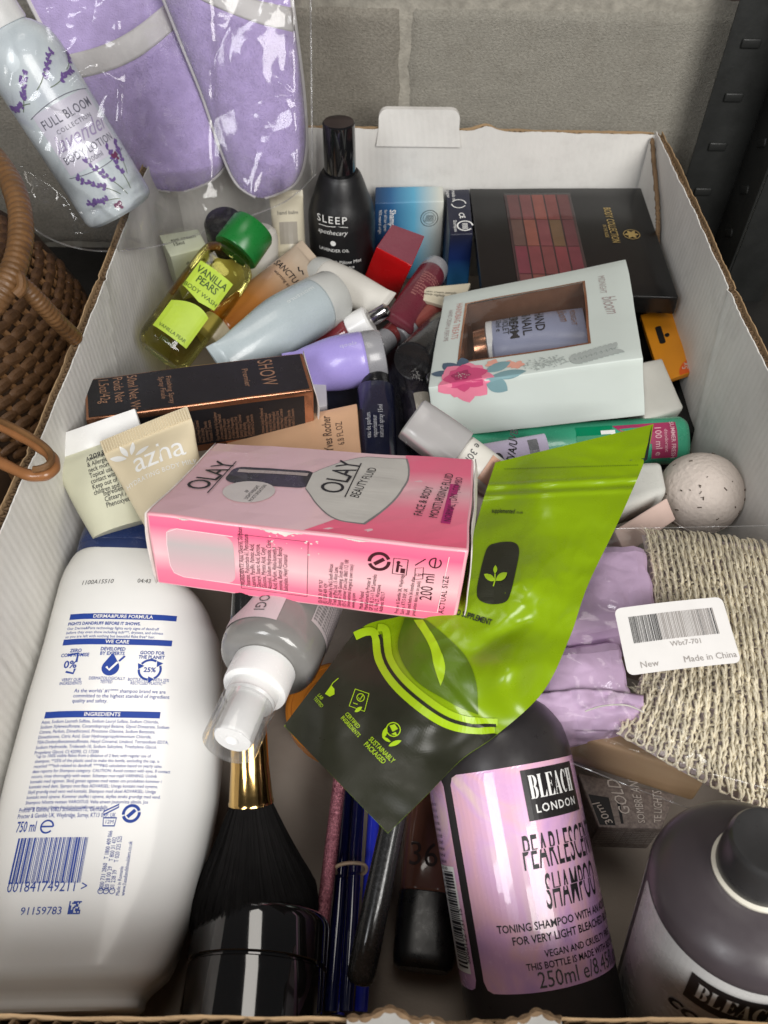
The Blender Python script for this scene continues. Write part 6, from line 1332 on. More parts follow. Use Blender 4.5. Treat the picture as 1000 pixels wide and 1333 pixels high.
# back left cluster under the slipper bag
t_, C_ = blockthing('cosmetic_carton', 'small pale green carton behind the yellow-green bottle', 'box', [(207, 306), (258, 298), (270, 322), (222, 334)], (0.098, 0.100, 0.094, 0.092), 0.05, mat('pale_green_card', (0.52, 0.55, 0.42), 0.5, var=0.04), 0.0006, 0.0003, 5)
a = Art(); a.text('eye cream\n15ml', C_.L * 0.2, C_.W * 0.6, 0.0045, bold=0.01); a.make(C_.face('top'), INK(), t_, 'lettering', 0.0003, True)
a = Art(); a.text('day care\nfor dry skin', C_.L * 0.35, C_.H * 0.75, 0.0045, bold=0.01); a.make(C_.face('front'), INK(), t_, 'front_lettering', 0.0003, True)
def upright(nm, label, cat, u, v, y, r, zt, parts_, lean=(0, 0.1, 1)):
    p = aty(u, v, y); M_ = frame(V((p.x, p.y, zt)) - V(lean).normalized() * 0.08, lean); t = thing(nm, label, cat, M_)
    for pn, prof_, m in parts_: part(pn, lathe([(r * a, b) for a, b in prof_], 40), m, t)
    return t
ivory = mat('ivory_plastic', (0.60, 0.55, 0.42), 0.35, var=0.04); wtp = mat('white_tube_plastic', (0.62, 0.60, 0.55))
upright('roll_on_bottle', 'ivory bottle with a round black cap under the slipper bag', 'bottle', 290, 280, 0.515, 0.0155, 0.112, [('body', [(0.9, 0.0), (1, 0.002), (1, 0.052), (0.85, 0.056)], ivory), ('cap', [(0.98, 0.056), (1.0, 0.058), (0.97, 0.078), (0.85, 0.0815), (0.4, 0.083)], mat('satin_black', (0.01, 0.01, 0.011)))], (0.0, -0.25, 1))
upright('white_bottle', 'plain white round bottle right of the black-capped bottle', 'bottle', 338, 285, 0.530, 0.0135, 0.100, [('body', [(0.9, 0.0), (1, 0.002), (1, 0.070), (0.9, 0.076), (0.6, 0.079)], wtp)], (0.05, 0.15, 1))
p0, p1 = aty(378, 330, 0.535), aty(372, 248, 0.560)
t_, lo, L_, M_ = squeeze_tube('ivory_tube', 'ivory tube with a grey printed patch beside the black mist bottle', p0, p1, 0.0125, 0.0135, ivory, ivory, 0.010, (0, -1, 0.5), 0.004)
a = Art(); a.rect(-0.006, L_ * 0.15, 0.008, L_ * 0.5, nx=4, ny=4); a.make(lo.flat, mat('grey_patch', (0.33, 0.30, 0.25), 0.5), t_, 'printed_patch', 0.0003)
a = Art(); a.text('hand balm', 0.001, L_ * 0.62, 0.004, align='CENTER'); a.make(lo.flat, mat('grey_ink', (0.08, 0.08, 0.08)), t_, 'lettering', 0.0004)

# dark things in the middle gap; the wash bag is invented to keep it dark
nvb = mat('navy_fabric', (0.012, 0.014, 0.035), 0.6, var=0.2, vscale=60, bump=0.3)
t_, C_ = blockthing('filler_wash_bag', 'made-up navy wash bag added to darken the bottom of the middle gap', 'wash bag', [(395, 452), (640, 420), (660, 600), (372, 640)], 0.042, 0.040, nvb, 0.012, 0.0025, 5, 16, 'fabric')
p0, p1 = at(492, 592, 0.062), at(489, 506, 0.070)
M_ = frame(p0, p1 - p0, (0, -0.6, 0.8)); L_ = (p1 - p0).length
t_ = thing('navy_spray', 'dark navy bottle with white small print in the middle gap', 'bottle', M_); lo = Loft([(-0.02, 0.0125, 0.011, 2.6), (L_ * 0.95, 0.0125, 0.011, 2.6), (L_, 0.0105, 0.009, 2.4)], 2); part('body', lo.geo(36), mat('navy_plastic', (0.010, 0.012, 0.035), 0.22, coat=0.3, var=0.1), t_); part('cap', lathe([(0.0095, L_), (0.0098, L_ + 0.001), (0.0092, L_ + 0.016), (0.006, L_ + 0.018)], 32), mat('satin_black', (0.01, 0.01, 0.011)), t_)
a = Art(); a.text('eau de parfum\nvaporisateur\nnatural spray 15ml', -0.004, L_ * 0.1, 0.0045, rot=90, line=0.9, sx=0.8); a.make(lo.flat, mat('pale_ink2', (0.5, 0.5, 0.52), 0.5), t_, 'lettering', 0.0003)
p0, p1 = at(553, 560, 0.058), at(540, 492, 0.066)
M_ = frame(p0, p1 - p0, (0, -0.6, 0.8)); L_ = (p1 - p0).length
t_ = thing('perfume_bottle', 'black bottle with grey label in crinkled clear film left of the gift carton', 'bottle', M_); part('body', lathe([(0.010, -0.01), (0.0125, -0.008), (0.0125, L_ * 0.6), (0.008, L_ * 0.75), (0.008, L_), (0.006, L_ + 0.001)], 36), mat('dark_glass', (0.018, 0.015, 0.022), 0.1, coat=0.5, var=0.1), t_)
a = Art(); a.rect(-0.004, 0.0, 0.006, L_ * 0.5, nx=6, ny=3); a.make(cylmap(0.0125), mat('grey_patch', (0.33, 0.30, 0.25)), t_, 'label_patch', 0.0003)
part('crinkled_film', grid(lambda s, t: V((0.0155 * math.cos(6.2832 * s) * (1 + 0.18 * nz((math.cos(6.28 * s) * 2, math.sin(6.28 * s) * 2, t * 5), 1, 3)), 0.0155 * math.sin(6.2832 * s) * (1 + 0.18 * nz((math.cos(6.28 * s) * 2, math.sin(6.28 * s) * 2, t * 5), 1, 7)), lerp(-0.01, L_ + 0.012, t))), 48, 20), film('thin_crinkle', 0.35, (0.98, 0.98, 0.98), 0.08, 0.0, 90, 0.3), t_)
t_, C_ = blockthing('grey_carton', 'slim pale grey carton end between purple tube and black carton', 'box', [(396, 488), (424, 482), (426, 528), (404, 532)], (0.070, 0.072, 0.070, 0.070), 0.03, mat('pale_grey_card', (0.50, 0.49, 0.52), 0.5), 0.0006, 0.0003, 5)

# frosted-capped foundation tube behind the pink carton
p0, p1 = at(598, 590, 0.104), at(668, 640, 0.090)
M_ = frame(p0, p1 - p0, (0, -0.5, 0.9)); L_ = (p1 - p0).length; hw_ = px(31, p0)
t_ = thing('foundation_tube', 'foundation tube with an oval frosted cap poking out behind the pink carton', 'tube', M_)
lo = Loft([(0, hw_ * 0.80, 0.0105, 2.6), (0.0015, hw_ * 0.86, 0.0115, 2.6), (L_ * 0.6, hw_ * 0.86, 0.009, 2.6), (L_, hw_ * 0.86, 0.004, 2.4)], 4); part('body', lo.geo(40), mat('white_tube_plastic', (0.62, 0.60, 0.55)), t_)
part('cap', Loft([(-0.034, hw_ * 0.84, 0.0095, 4.5), (-0.0328, hw_ * 0.89, 0.0108, 4.5), (-0.0003, hw_ * 0.95, 0.0120, 4), (0.0, hw_ * 0.85, 0.011, 4)], 4).geo(44), mat('frosted_clear_cap', (0.78, 0.76, 0.75), 0.22, trans=0.6, var=0, rvar=0.02), t_)
a = Art(); a.text('e 30ml', -0.008, L_ * 0.1, 0.006); a.make(lo.flat, mat('grey_ink', (0.08, 0.08, 0.08)), t_, 'lettering', 0.0004)
a = Art(); a.rect(-hw_ * 0.6, L_ * 0.42, hw_ * 0.6, L_ * 0.66, nx=8, ny=3); a.make(lo.flat, mat('skin_tone_band', (0.55, 0.33, 0.24), 0.45), t_, 'shade_band', 0.0004)
blockthing('white_card_box', 'white folded card between pink carton and green pouch', 'card', [(604, 606), (660, 612), (650, 700), (600, 712)], (0.092, 0.090, 0.086, 0.086), 0.012, mat('bare_white_card', (0.72, 0.66, 0.62)), 0.0006, 0.0006, 4, 8)

# green deodorant bottle and lilac sun tube under the gift carton
p0, p1 = at(880, 573, 0.048), at(608, 590, 0.052)
M_ = frame(p0, p1 - p0, (0, -0.7, 0.75)); L_ = (p1 - p0).length; hw_ = 0.0165
gd = thing('green_deodorant', 'mint green bottle with pink label lying under the floral gift carton', 'bottle', M_)
lo = Loft([(-0.004, hw_ * 0.85, 0.012, 2.8), (0, hw_ * 0.97, 0.0145, 2.8), (L_ * 0.72, hw_, 0.015, 2.8), (L_ * 0.80, hw_ * 0.85, 0.013, 2.6), (L_, hw_ * 0.8, 0.012, 2.4)], 4); part('body', lo.geo(44), mat('mint_green_plastic', (0.05, 0.34, 0.20), 0.25, coat=0.3, var=0.05), gd)
tm_ = lambda x, y, o: lo.flat(y, x, o)
a = Art(); a.rect(0.006, -hw_ * 0.7, 0.024, hw_ * 0.72, nx=4, ny=4); a.poly([(0.024, -0.002), (0.024, hw_ * 0.72), (0.05, hw_ * 0.7), (0.046, hw_ * 0.5)], sub=1); a.make(tm_, mat('raspberry_label', (0.36, 0.035, 0.11), 0.35), gd, 'raspberry_label', 0.0004)
a = Art(); a.rect(0.05, -hw_ * 0.7, 0.075, hw_ * 0.72, nx=4, ny=4); a.make(tm_, mat('green_label', (0.0, 0.22, 0.10), 0.35), gd, 'green_label', 0.0004)
tm2 = lambda x, y, o: lo.flat(y, x, o)
a = Art(); a.text('m', 0, 0, 0.020, bold=0.02, align='CENTER'); a.make(lambda x, y, o: lo.flat(0.002 - x, 0.058 - y + 0.0, o), mat('white_ink', (0.8, 0.8, 0.78)), gd, 'brand_letter', 0.0006)
a = Art(); a.text('SUMMER FRESH', 0, 0.004, 0.0042, align='CENTER', bold=0.01, sx=0.85); a.text('deodorant', 0, -0.0005, 0.0036, align='CENTER'); a.text('100 ml e', 0, -0.007, 0.0066, align='CENTER', sx=0.85); a.make(lambda x, y, o: lo.flat(-x, 0.0145 - y, o), mat('pink_ink', (0.75, 0.45, 0.5), 0.5), gd, 'label_lettering', 0.0006)
p0, p1 = at(620, 606, 0.072), at(712, 590, 0.074)
M_ = frame(p0, p1 - p0, (0, -0.7, 0.75)); L_ = (p1 - p0).length
t_ = thing('sun_cream_tube', 'lilac sun cream tube with big black 50 behind the green pouch', 'tube', M_); lo = Loft([(0, 0.011, 0.009, 2.2), (0.002, 0.0125, 0.010, 2.2), (L_, 0.0125, 0.006, 2.2)], 3); part('body', lo.geo(36), mat('pale_lilac_plastic', (0.52, 0.46, 0.60), 0.3), t_)
a = Art(); a.text('50', 0.001, -0.007, 0.0175, bold=0.02, sx=0.85); a.text('UVA/UVB', 0.020, -0.004, 0.007, bold=0.012, rot=65, sx=0.8); a.make(lambda x, y, o: lo.flat(-y, x, o), INK(), t_, 'lettering', 0.0004)
a = Art(); a.rect(L_ * 0.72, -0.010, L_ * 0.86, 0.010, nx=4, ny=6); a.make(lambda x, y, o: lo.flat(-y, x, o), mat('silver_band', (0.6, 0.6, 0.62), 0.2, metal=0.8), t_, 'silver_band', 0.0003)

# orange hang-card and white soap wedge right of the gift carton
t_, C_ = blockthing('orange_blister_card', 'orange hang card with a black slot hole beside the gift carton', 'card', [(834, 410), (877, 398), (906, 483), (862, 497)], (0.062, 0.066, 0.058, 0.056), 0.004, mat('orange_card', (0.72, 0.27, 0.012), 0.4, var=0.03), 0.0006, 0.0004, 6, 6)
f = C_.face('top'); L_, W_ = C_.L, C_.W
a = Art(); a.rect(L_ * 0.28, W_ * 0.50, L_ * 0.46, W_ * 0.76, nx=2, r=0.0016); a.circle(L_ * 0.55, W_ * 0.60, 0.0020); a.make(f, mat('slot_shadow', (0.006, 0.005, 0.005), 0.9), t_, 'slot_hole', 0.0003, True)
a = Art(); a.circle(L_ * 0.86, W_ * 0.12, 0.0085, n=20) if False else a.poly([(L_ - 0.0006, 0.0006)] + [(L_ - 0.0006 - 0.0125 * math.cos(math.radians(q)), 0.0006 + 0.0125 * math.sin(math.radians(q))) for q in range(0, 91, 10)]); a.make(f, mat('red_orange_print', (0.72, 0.11, 0.01), 0.4), t_, 'corner_print', 0.0003, True)
a = Art(); a.text('5x', L_ - 0.0055, 0.0035, 0.0068, rot=75); a.make(f, mat('cream_ink', (0.62, 0.56, 0.5)), t_, 'lettering', 0.0006, True)
blockthing('soap_wedge', 'white paper-wrapped soap bar right of the gift carton', 'soap', [(836, 470), (862, 464), (892, 530), (838, 548)], (0.070, 0.068, 0.062, 0.064), 0.03, mat('white_soap_wrap', (0.66, 0.65, 0.60), 0.35, coat=0.2, var=0.04), 0.003, 0.0008, 7, 10, 'wrapped_bar')
blockthing('filler_carton', 'made-up flat black carton under the palette, keeping the gaps dark', 'box', [(640, 400), (886, 392), (930, 560), (660, 580)], 0.040, 0.038, mat('black_palette_card', (0.011, 0.010, 0.010)), 0.001, 0.0004, 9)  # black filler added low in the pile so the gaps stay dark

# ------------------------------------------------------------------ lavender slippers, body lotion and their clear bag, back left
plush = mat('lavender_plush', (0.50, 0.40, 0.70), 0.95, var=0.08, vscale=110, bump=1.0, bscale=900, spec=0.1, sheen=0.5)
ptrim = mat('pale_grey_satin', (0.60, 0.58, 0.58), 0.6, var=0.05, bump=0.3)
def slipper_y(v, base): return base + (250 - v) * 0.00021
def slipper(label, left, right, base, tl, tr, seed):
    Lp, Rp = res_(spline([(a, b, 0) for a, b in left], 10), 120), res_(spline([(a, b, 0) for a, b in right], 10), 120)
    def P_(s, t, dome, back):
        i = min(119, int(t * 120)); k = t * 120 - i; q = Lp[i].lerp(Lp[i + 1], k).lerp(Rp[i].lerp(Rp[i + 1], k), s)
        e = max(0.0, 1 - (2 * s - 1) ** 2) ** 0.5 * min(1, t * 9) ** 0.5
        return aty(q.x, q.y, slipper_y(q.y, base) - dome * e + back * (0.35 + 0.65 * e))
    t_ = thing('slipper', label, 'slipper', Matrix.Translation(aty(left[0][0], left[0][1], base)), 'lavender slippers in the clear bag')
    f1 = grid(lambda s, t: P_(s, t, 0.004, 0), 40, 80); f2 = grid(lambda s, t: P_(s, t, 0.0, 0.011), 40, 80); n = len(f1[0])
    part('sole', (f1[0] + f2[0], f1[1] + [[i + n for i in q] for q in f2[1]]), plush, t_, world=True, angle=80)
    def up(s, t, extra=0.0):
        tb = lerp(tl, tr, s) - 0.03 * math.sin(math.pi * s); d = 0.006 + 0.016 * min(1, t * 4) + 0.0008 * nz((s * 6, t * 12, seed), 1, seed); return P_(s, t * tb, d + extra, 0)
    part('upper', grid(lambda s, t: up(s, t), 46, 70), plush, t_, world=True, angle=80, solid=0.003)
    def band(s, t):
        tb = lerp(tl, tr, s) - 0.03 * math.sin(math.pi * s); return P_(s, tb + 0.075 * t - 0.004, 0.0225 + 0.001 * math.sin(math.pi * t), 0)
    part('trim_band', grid(band, 40, 8), ptrim, t_, world=True, angle=80, solid=0.002)
    part('piping', tubepath([P_(0.0, i / 100, 0.003, 0) for i in range(101)], 0.0017, 8), ptrim, t_, world=True)
    part('piping', tubepath([P_(1.0, i / 100, 0.003, 0) for i in range(101)], 0.0017, 8), ptrim, t_, world=True)
    # plush pile
    rn = random.Random(seed); hv, hf = [], []
    for i in range(16000):
        s, t = rn.uniform(0.01, 0.99), rn.uniform(0.0, 0.97); p = up(s, t); k = len(hv); d = V((rn.uniform(-1, 1), -1.2, rn.uniform(-1.2, 0.5))).normalized() * rn.uniform(0.0007, 0.0015); q = V((rn.uniform(-1, 1), 0, rn.uniform(-1, 1))).normalized() * 0.00016
        hv += [p - q, p + q, p + d]; hf.append([k, k + 1, k + 2])
    part('pile', (hv, hf), plush, t_, world=True, kind='stuff', solid='open')
    return t_
slipper('lavender plush slipper at the left with a pale band, behind the lotion bottle', [(222, 248), (190, 240), (165, 208), (130, 150), (92, 97), (50, 25), (15, -50), (-20, -150)], [(240, 248), (278, 232), (300, 198), (288, 150), (264, 95), (230, 31), (200, -40), (180, -150)], 0.563, 0.42, 0.58, 1)
slipper('lavender plush slipper at the right, its toe hanging over the black-capped bottle', [(333, 256), (308, 238), (288, 195), (264, 125), (240, 65), (214, 0), (190, -60), (160, -150)], [(345, 257), (384, 238), (398, 195), (396, 130), (388, 60), (380, 0), (372, -60), (360, -150)], 0.546, 0.72, 0.56, 2)

lb0, lb1 = aty(158, 276, 0.470), aty(28, 70, 0.492)
ML = frame(lb0, lb1 - lb0); LL = (lb1 - lb0).length; rl_ = px(47, lb0)
lot = thing('body_lotion_bottle', 'pale blue lavender body lotion bottle with floral print inside the slipper bag', 'bottle', ML)
pb = mat('pale_blue_print', (0.52, 0.58, 0.62), 0.28, var=0, rvar=0.04, coat=0.3); recolour(pb, [(0.3, (0.50, 0.56, 0.60)), (0.5, (0.58, 0.64, 0.67)), (0.7, (0.46, 0.50, 0.58))], 26, 0.8)
part('body', Loft([(0, rl_ * 0.86, rl_ * 0.86), (0.0025, rl_ * 0.97, rl_ * 0.97), (0.006, rl_, rl_), (LL - 0.006, rl_, rl_), (LL + 0.004, rl_ * 0.93, rl_ * 0.93), (LL + 0.012, rl_ * 0.7, rl_ * 0.7), (LL + 0.015, rl_ * 0.55, rl_ * 0.55)], 5).geo(56), pb, lot)
part('cap', lathe([(rl_ * 0.58, LL + 0.015), (rl_ * 0.60, LL + 0.016), (rl_ * 0.58, LL + 0.042), (rl_ * 0.5, LL + 0.044)], 40), mat('white_pump_plastic', (0.80, 0.80, 0.79)), lot)
cml = cylmap(rl_)
a = Art(); a.rect(-0.016, LL * 0.33, 0.026, LL * 0.70, nx=24, ny=4); a.make(cml, mat('lilac_print', (0.62, 0.60, 0.70), 0.35), lot, 'label_panel', 0.0002)
gi2 = mat('slate_ink', (0.12, 0.12, 0.16), 0.5, var=0)
a = Art(); a.text('FULL BLOOM', 0.005, LL * 0.605, 0.0076, align='CENTER', sx=0.78, sp=1.08, bold=0.006); a.text('COLLECTION', 0.005, LL * 0.555, 0.0036, align='CENTER', sp=1.2); a.text('BODY LOTION', 0.005, LL * 0.395, 0.0066, align='CENTER', sx=0.82, sp=1.05); a.text('200ml', 0.005, LL * 0.348, 0.0042, align='CENTER')
a.stroke([(lerp(-0.018, 0.028, i / 20), LL * 0.325 - 0.003 * math.sin(math.pi * i / 20)) for i in range(21)], 0.0004); a.stroke([(lerp(-0.018, 0.028, i / 20), LL * 0.69 + 0.003 * math.sin(math.pi * i / 20)) for i in range(21)], 0.0004); a.make(cml, gi2, lot, 'lettering', 0.0004)
a = Art(); a.text('lavender', 0.005, LL * 0.465, 0.0135, align='CENTER', shear=0.45, sx=0.85); a.make(cml, mat('lilac_ink', (0.36, 0.30, 0.48), 0.5), lot, 'script_lettering', 0.0004)
def sprig(A1, A2, x, y, rot, l, seed):
    rn = random.Random(seed); pts = []
    for i in range(9):
        t = i / 8; an = math.radians(rot + 14 * math.sin(t * 2)); pts.append((x + l * t * math.cos(an), y + l * t * math.sin(an)))
    A2.stroke(pts, 0.0005)
    for i in range(3, 9):
        for k in range(5): A1.leafy(pts[i][0] + rn.uniform(-.0008, .0008), pts[i][1] + rn.uniform(-.0008, .0008), rn.uniform(0.0018, 0.0034), 0.0016, rot + rn.uniform(-75, 75))
fl_a, st_a = Art(), Art()
for q in ((0.006, 0.012, 120, 0.026), (0.010, 0.010, 100, 0.030), (0.014, 0.012, 75, 0.026), (0.004, 0.010, 150, 0.02), (0.018, 0.020, 60, 0.020), (-0.004, LL * 0.80, 20, 0.024), (-0.012, LL * 0.76, 160, 0.016), (0.004, LL * 0.78, -5, 0.02), (-0.020, LL * 0.74, 35, 0.022), (0.02, LL * 0.82, 15, 0.018)): sprig(fl_a, st_a, *q, int(q[2] + 200))
fl_a.make(cml, mat('violet_print', (0.16, 0.09, 0.30), 0.45), lot, 'lavender_print', 0.0005); st_a.make(cml, mat('sage_print', (0.14, 0.18, 0.12), 0.5), lot, 'stem_print', 0.0004)
a = Art()
for x, y in ((0.017, LL * 0.30), (0.001, 0.006)): a.leafy(x, y, 0.004, 0.003, 60); a.leafy(x, y, 0.004, 0.003, 130); a.leafy(x, y, 0.0025, 0.002, -40)
a.make(cml, mat('plum_print', (0.16, 0.03, 0.10), 0.5), lot, 'butterfly_print', 0.0006)

# clear bag round the slippers and the lotion
bot = res_(spline([(-60, 215, 0), (10, 262, 0), (55, 305, 0), (120, 326, 0), (205, 320, 0), (300, 290, 0), (372, 262, 0), (412, 226, 0)], 10), 100)
def film_y(u, v):
    k = min(1, max(0, (u - 150) / 130)); k = k * k * (3 - 2 * k)
    return lerp(0.440 + (290 - v) * 0.00012, 0.522 + (250 - v) * 0.00019, k)
rnc = random.Random(12); CRE = []
for _ in range(46):
    u0, v0 = rnc.uniform(-20, 410), rnc.uniform(0, 320)
    if rnc.random() < 0.45: u0, v0 = rnc.uniform(20, 260), rnc.uniform(190, 325)
    an = rnc.uniform(0, math.pi); l = rnc.uniform(25, 95); q = [V((u0, v0, 0))]
    for k in range(3): an += rnc.uniform(-0.5, 0.5); q.append(q[-1] + V((math.cos(an), math.sin(an), 0)) * l / 3)
    CRE.append((q, rnc.uniform(0.0006, 0.0018) * rnc.choice((-1, 1)), rnc.uniform(2.0, 4.0), min(p.x for p in q) - 9, max(p.x for p in q) + 9, min(p.y for p in q) - 9, max(p.y for p in q) + 9))
def creased(u, v):
    z = 0.0
    for q, am, wd_, a0, a1, b0, b1 in CRE:
        if a0 < u < a1 and b0 < v < b1:
            p = V((u, v, 0)); best = 1e9; tt = 0
            for k in range(3):
                d = q[k + 1] - q[k]; t = max(0, min(1, (p - q[k]).dot(d) / d.length_squared)); e = (p - q[k] - d * t).length
                if e < best: best = e; tt = (k + t) / 3
            z += am * math.exp(-(best / wd_) ** 2) * math.sin(math.pi * tt) ** 0.5
    return z
def sbag(s, t):
    i = min(99, int(s * 100)); b = bot[i].lerp(bot[i + 1], s * 100 - i); u = b.x + (1 - t) * (8 * math.sin(b.x * 0.03)); v = lerp(-60, b.y, t)
    w_ = 0.0035 * nz((u * 0.014, v * 0.010, 1), 1, 2) + 0.0030 * (0.4 - abs(noise.noise(V((u * 0.016 + v * 0.007, v * 0.007, 4))))) + 0.0010 * abs(noise.noise(V((u * 0.035, v * 0.03, 8)))) + (0.006 * math.sin(u * 0.11) * max(0, (t - 0.82) / 0.18))
    w_ += creased(u, v) + 0.010 * (0.3 - abs(noise.noise(V((u * 0.013 - v * 0.012, v * 0.012, 9))))) * max(0, min(1, (200 - u) / 90)) * max(0, min(1, (v - 150) / 90))
    e = max(0, (s - 0.93) / 0.07); e0 = max(0, (t - 0.9) / 0.1)
    return aty(u, v, film_y(u, v) + w_ + 0.035 * e * e + 0.008 * e0 * e0)
fmb = film('slipper_bag_film', 0.55, (0.97, 0.97, 0.97), 0.09, 0.012, 16, 0.08, 0.024)
sbg = thing('slipper_bag', 'crinkled clear plastic bag holding the lavender slippers and lotion', 'plastic bag', Matrix.Translation(aty(200, 320, 0.47)))
part('film', grid(sbag, 260, 220), fmb, sbg, world=True, angle=85)
part('bottom_seam', tubepath([sbag(i / 100, 1.0) for i in range(101)], 0.0006, 5), film('film_edge'), sbg, world=True)
part('fold', tubepath([sbag(0.985, i / 60) for i in range(61)], 0.0007, 5), film('film_edge'), sbg, world=True)

# ------------------------------------------------------------------ wicker basket left of the tray
canem = mat('honey_cane', (0.17, 0.085, 0.033), 0.42, var=0.2, vscale=90, bump=0.3, bscale=500, spec=0.45)
dkc = mat('dark_cane', (0.05, 0.026, 0.012), 0.7, var=0.2)
bc0 = at(92, 440, 0.09); BR = 0.165
bcx, bcy = min(bc0.x, -0.02) - BR, bc0.y + 0.02
bk = thing('wicker_basket', 'honey brown wicker basket with wrapped cane handle, left of the tray', 'basket', Matrix.Translation((bcx, bcy, -0.008)))
weavem = mat('brown_weave', (0.105, 0.052, 0.022), 0.5, var=0.25, vscale=90, bump=0.3, bscale=500, spec=0.4)
PROF = [(0.0, 0.165), (0.03, 0.170), (0.07, 0.168), (0.11, 0.152), (0.145, 0.125), (0.17, 0.092), (0.185, 0.055), (0.19, 0.02)]   # domed, (height, radius)
part('inner_shell', lathe([(r - 0.005, z - 0.003) for z, r in PROF], 80), dkc, bk)
def dome(w_):
    k = min(len(PROF) - 2, int(w_ * (len(PROF) - 1))); q = w_ * (len(PROF) - 1) - k; return lerp(PROF[k][0], PROF[k + 1][0], q), lerp(PROF[k][1], PROF[k + 1][1], q)
def strand(seed):
    def f(s, t):
        a, b = math.pi * (s - 0.5), 2 * math.pi * t; th = math.cos(a) ** 0.6
        return V((0.0075 * math.sin(a), 0.0022 * th * math.cos(b), 0.0038 * th * math.sin(b)))
    return grid(f, 7, 7)
sm_ = None
cols, rows_ = 13, 22
for j in range(rows_):
    w_ = 0.16 + 0.62 * j / (rows_ - 1); z, r = dome(w_); za, ra = dome(w_ + 0.01); tilt = math.atan2(r - ra, za - z)
    for i in range(cols):
        step = 0.0122 / r; ang = math.radians(-8) + (i - cols / 2 + (0.5 if j % 2 else 0)) * step
        o = part('cane_strand', strand(1), weavem, bk) if sm_ is None else bpy.data.objects.new('cane_strand', sm_)
        if sm_ is None: sm_ = o.data
        else: COL.objects.link(o); o.parent = bk
        nrm = V((math.cos(ang) * math.cos(tilt), math.sin(ang) * math.cos(tilt), math.sin(tilt))); tx = V((-math.sin(ang), math.cos(ang), 0)); k = random.uniform(0.92, 1.12)
        up_ = tx.cross(nrm) * -1
        o.matrix_local = Matrix.Translation(V((r * math.cos(ang), r * math.sin(ang), z)) - nrm * 0.001) @ Matrix((tx, -nrm, up_)).transposed().to_4x4() @ Matrix.Rotation(random.uniform(-.12, .12) + (0.16 if j % 2 else 0.04), 4, 'Y') @ Matrix.Diagonal((k, random.uniform(.85, 1.2), random.uniform(.9, 1.15), 1))
for i in range(cols + 1):
    pts = []
    for q in range(13):
        z, r = dome(0.10 + 0.72 * q / 12); ang = math.radians(-8) + (i - cols / 2 - 0.5) * 0.0122 / r; pts.append(V(((r - 0.003) * math.cos(ang), (r - 0.003) * math.sin(ang), z)))
    part('stake', tubepath(pts, 0.0024, 6), canem, bk)
def wrapped_cane(nm, pts, r, m, turns):
    n = len(pts)
    return part(nm, tubepath(pts, r, 14, taper=lambda q: 1 + 0.10 * abs(math.sin(q * turns * math.pi)) + 0.02 * math.sin(q * 37)), m, bk, world=True, angle=60)
hz = 0.205
pth = spline([at(-70, 175, hz), at(-25, 190, hz), at(6, 222, hz), at(24, 265, hz - 0.002), at(27, 310, hz - 0.006), at(16, 355, hz - 0.012), at(-8, 395, hz - 0.02), at(-45, 425, hz - 0.03)], 40)
wrapped_cane('handle', pth, px(14.5, pth[140]), canem, 46)
pth = spline([at(8, 352, 0.188), at(24, 366, 0.186), at(48, 390, 0.176), at(72, 415, 0.160), at(98, 440, 0.135)], 34)
wrapped_cane('handle_brace', pth, px(11, pth[60]), canem, 26)
pth = spline([at(4, 356, 0.19), at(16, 350, 0.193), at(26, 360, 0.193), at(28, 375, 0.19), at(20, 384, 0.188)], 10)
part('knot', tubepath(pth, px(7, pth[5]), 10), canem, bk, world=True)
lpz = 0.162
lp = spline([at(-60, 520, lpz), at(-10, 549, lpz), at(30, 569, lpz), at(60, 588, lpz), at(71, 603, lpz), at(64, 616, lpz), at(40, 619, lpz), at(0, 602, lpz), at(-60, 570, lpz)], 12)
part('latch_loop', tubepath(lp, px(7.5, lp[40]), 12, taper=lambda q: 1 + 0.05 * math.sin(q * 60)), mat('smooth_cane', (0.28, 0.12, 0.045), 0.32, var=0.12, vscale=70, coat=0.2), bk, world=True)
lp2 = [p + V((0, 0, 0.0045)) for p in lp[:70]]
part('latch_strip', tubepath(lp2, px(4.5, lp[40]), 8), canem, bk, world=True)

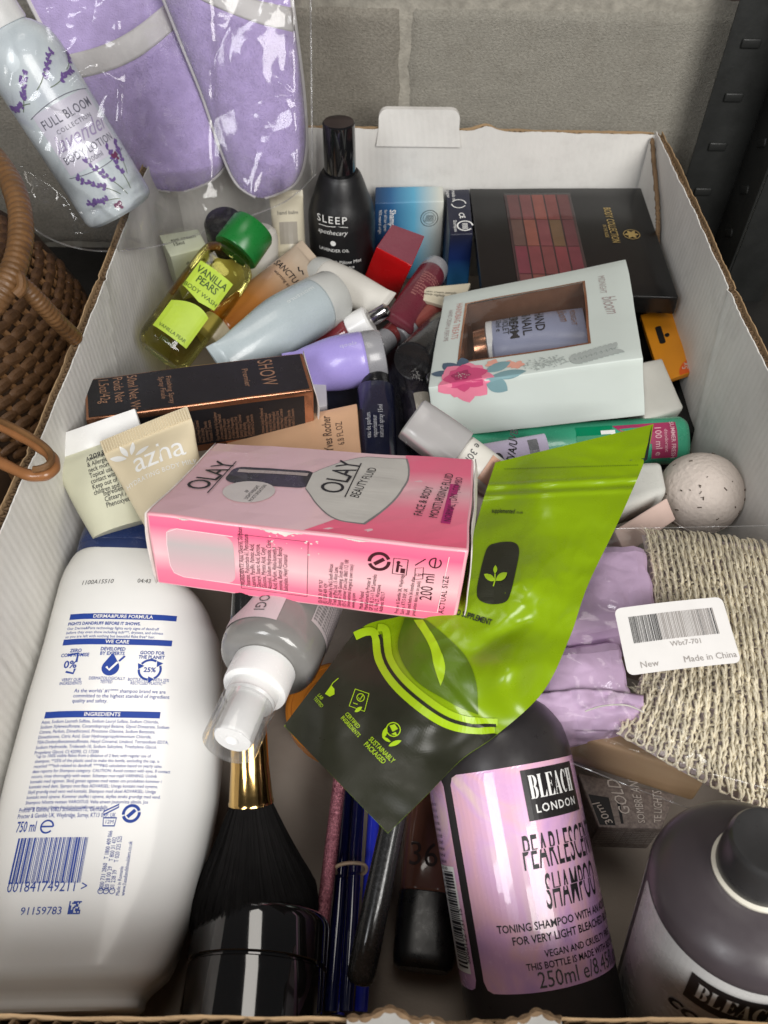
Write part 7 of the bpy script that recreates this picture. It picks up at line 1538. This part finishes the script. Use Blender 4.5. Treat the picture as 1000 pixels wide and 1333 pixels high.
# ------------------------------------------------------------------ print and trim belong to the part they sit on
def nest(root_name, pairs, pick=lambda r: True):
    for r in [o for o in COL.objects if o.parent is None and o.name.split('.')[0] == root_name and pick(o)]:
        kids = {}
        for k in r.children: kids.setdefault(k.name.split('.')[0], []).append(k)
        for par, names in pairs.items():
            if par not in kids: continue
            for n in names:
                for k in kids.get(n, []): k.parent = kids[par][0]
LET = ['lettering', 'white_lettering', 'blue_lettering', 'stamped_code', 'small_print', 'top_lettering', 'front_lettering', 'script_lettering']
nest('shampoo_bottle', {'front_label': ['logo_panel', 'logo_lettering', 'lettering', 'volume_lettering'], 'back_label': ['barcode_panel', 'back_print'], 'body': LET})
nest('conditioner_bottle', {'front_label': ['logo_panel', 'logo_lettering', 'lettering']})
nest('moisturiser_carton', {'top_print': ['pink_field', 'picture_edge', 'pictured_bottle', 'pictured_cap', 'cap_glint', 'round_badge', 'lettering', 'magenta_bar', 'bar_lettering'], 'front_print': ['side_picture', 'outline_print', 'small_print']})
nest('spray_bottle', {'front_label': ['lettering'], 'back_label': ['small_print'], 'pump': ['clear_overcap']})
nest('foil_pouch', {'front_film': ['dark_panel', 'lime_border', 'dark_rule', 'big_leaf', 'leaf_vein', 'dark_badge', 'sprout_logo', 'black_lettering', 'lime_lettering', 'tear_line', 'corner_mark']})
nest('gift_carton', {'carton': ['rose_lettering', 'lettering', 'slate_leaves', 'teal_leaves', 'outer_petals', 'middle_petals', 'inner_petals', 'stamens', 'peach_blossoms', 'grey_sprig'], 'window': ['copper_border']})
nest('makeup_palette', {'well': ['colour_pan'], 'case': ['gold_lettering']})
nest('black_carton', {'top_panel': ['top_lettering'], 'front_panel': ['small_print']})
nest('body_lotion_bottle', {'label_panel': ['lettering', 'script_lettering'], 'body': ['lavender_print', 'stem_print', 'butterfly_print']})
nest('barcode_sticker', {'paper': ['barcode_print', 'faded_print']})
nest('body_wash_bottle', {'lime_label': ['lettering']})
nest('green_deodorant', {'raspberry_label': ['label_lettering'], 'green_label': ['brand_letter']})
nest('bath_bomb', {'ball': ['fleck', 'mould_seam']})
for n in ('foundation_bottle', 'body_milk_tube', 'lotion_tube', 'body_scrub_tube', 'hand_lotion_tube', 'purple_tube', 'maroon_tube', 'mist_bottle', 'ivory_tube', 'navy_spray', 'foundation_tube', 'sun_cream_tube', 'hand_cream_tube', 'perfume_bottle'):
    nest(n, {'body': LET + ['copper_lettering', 'crimp_ridge', 'printed_patch', 'label_patch', 'shade_band', 'silver_band']})
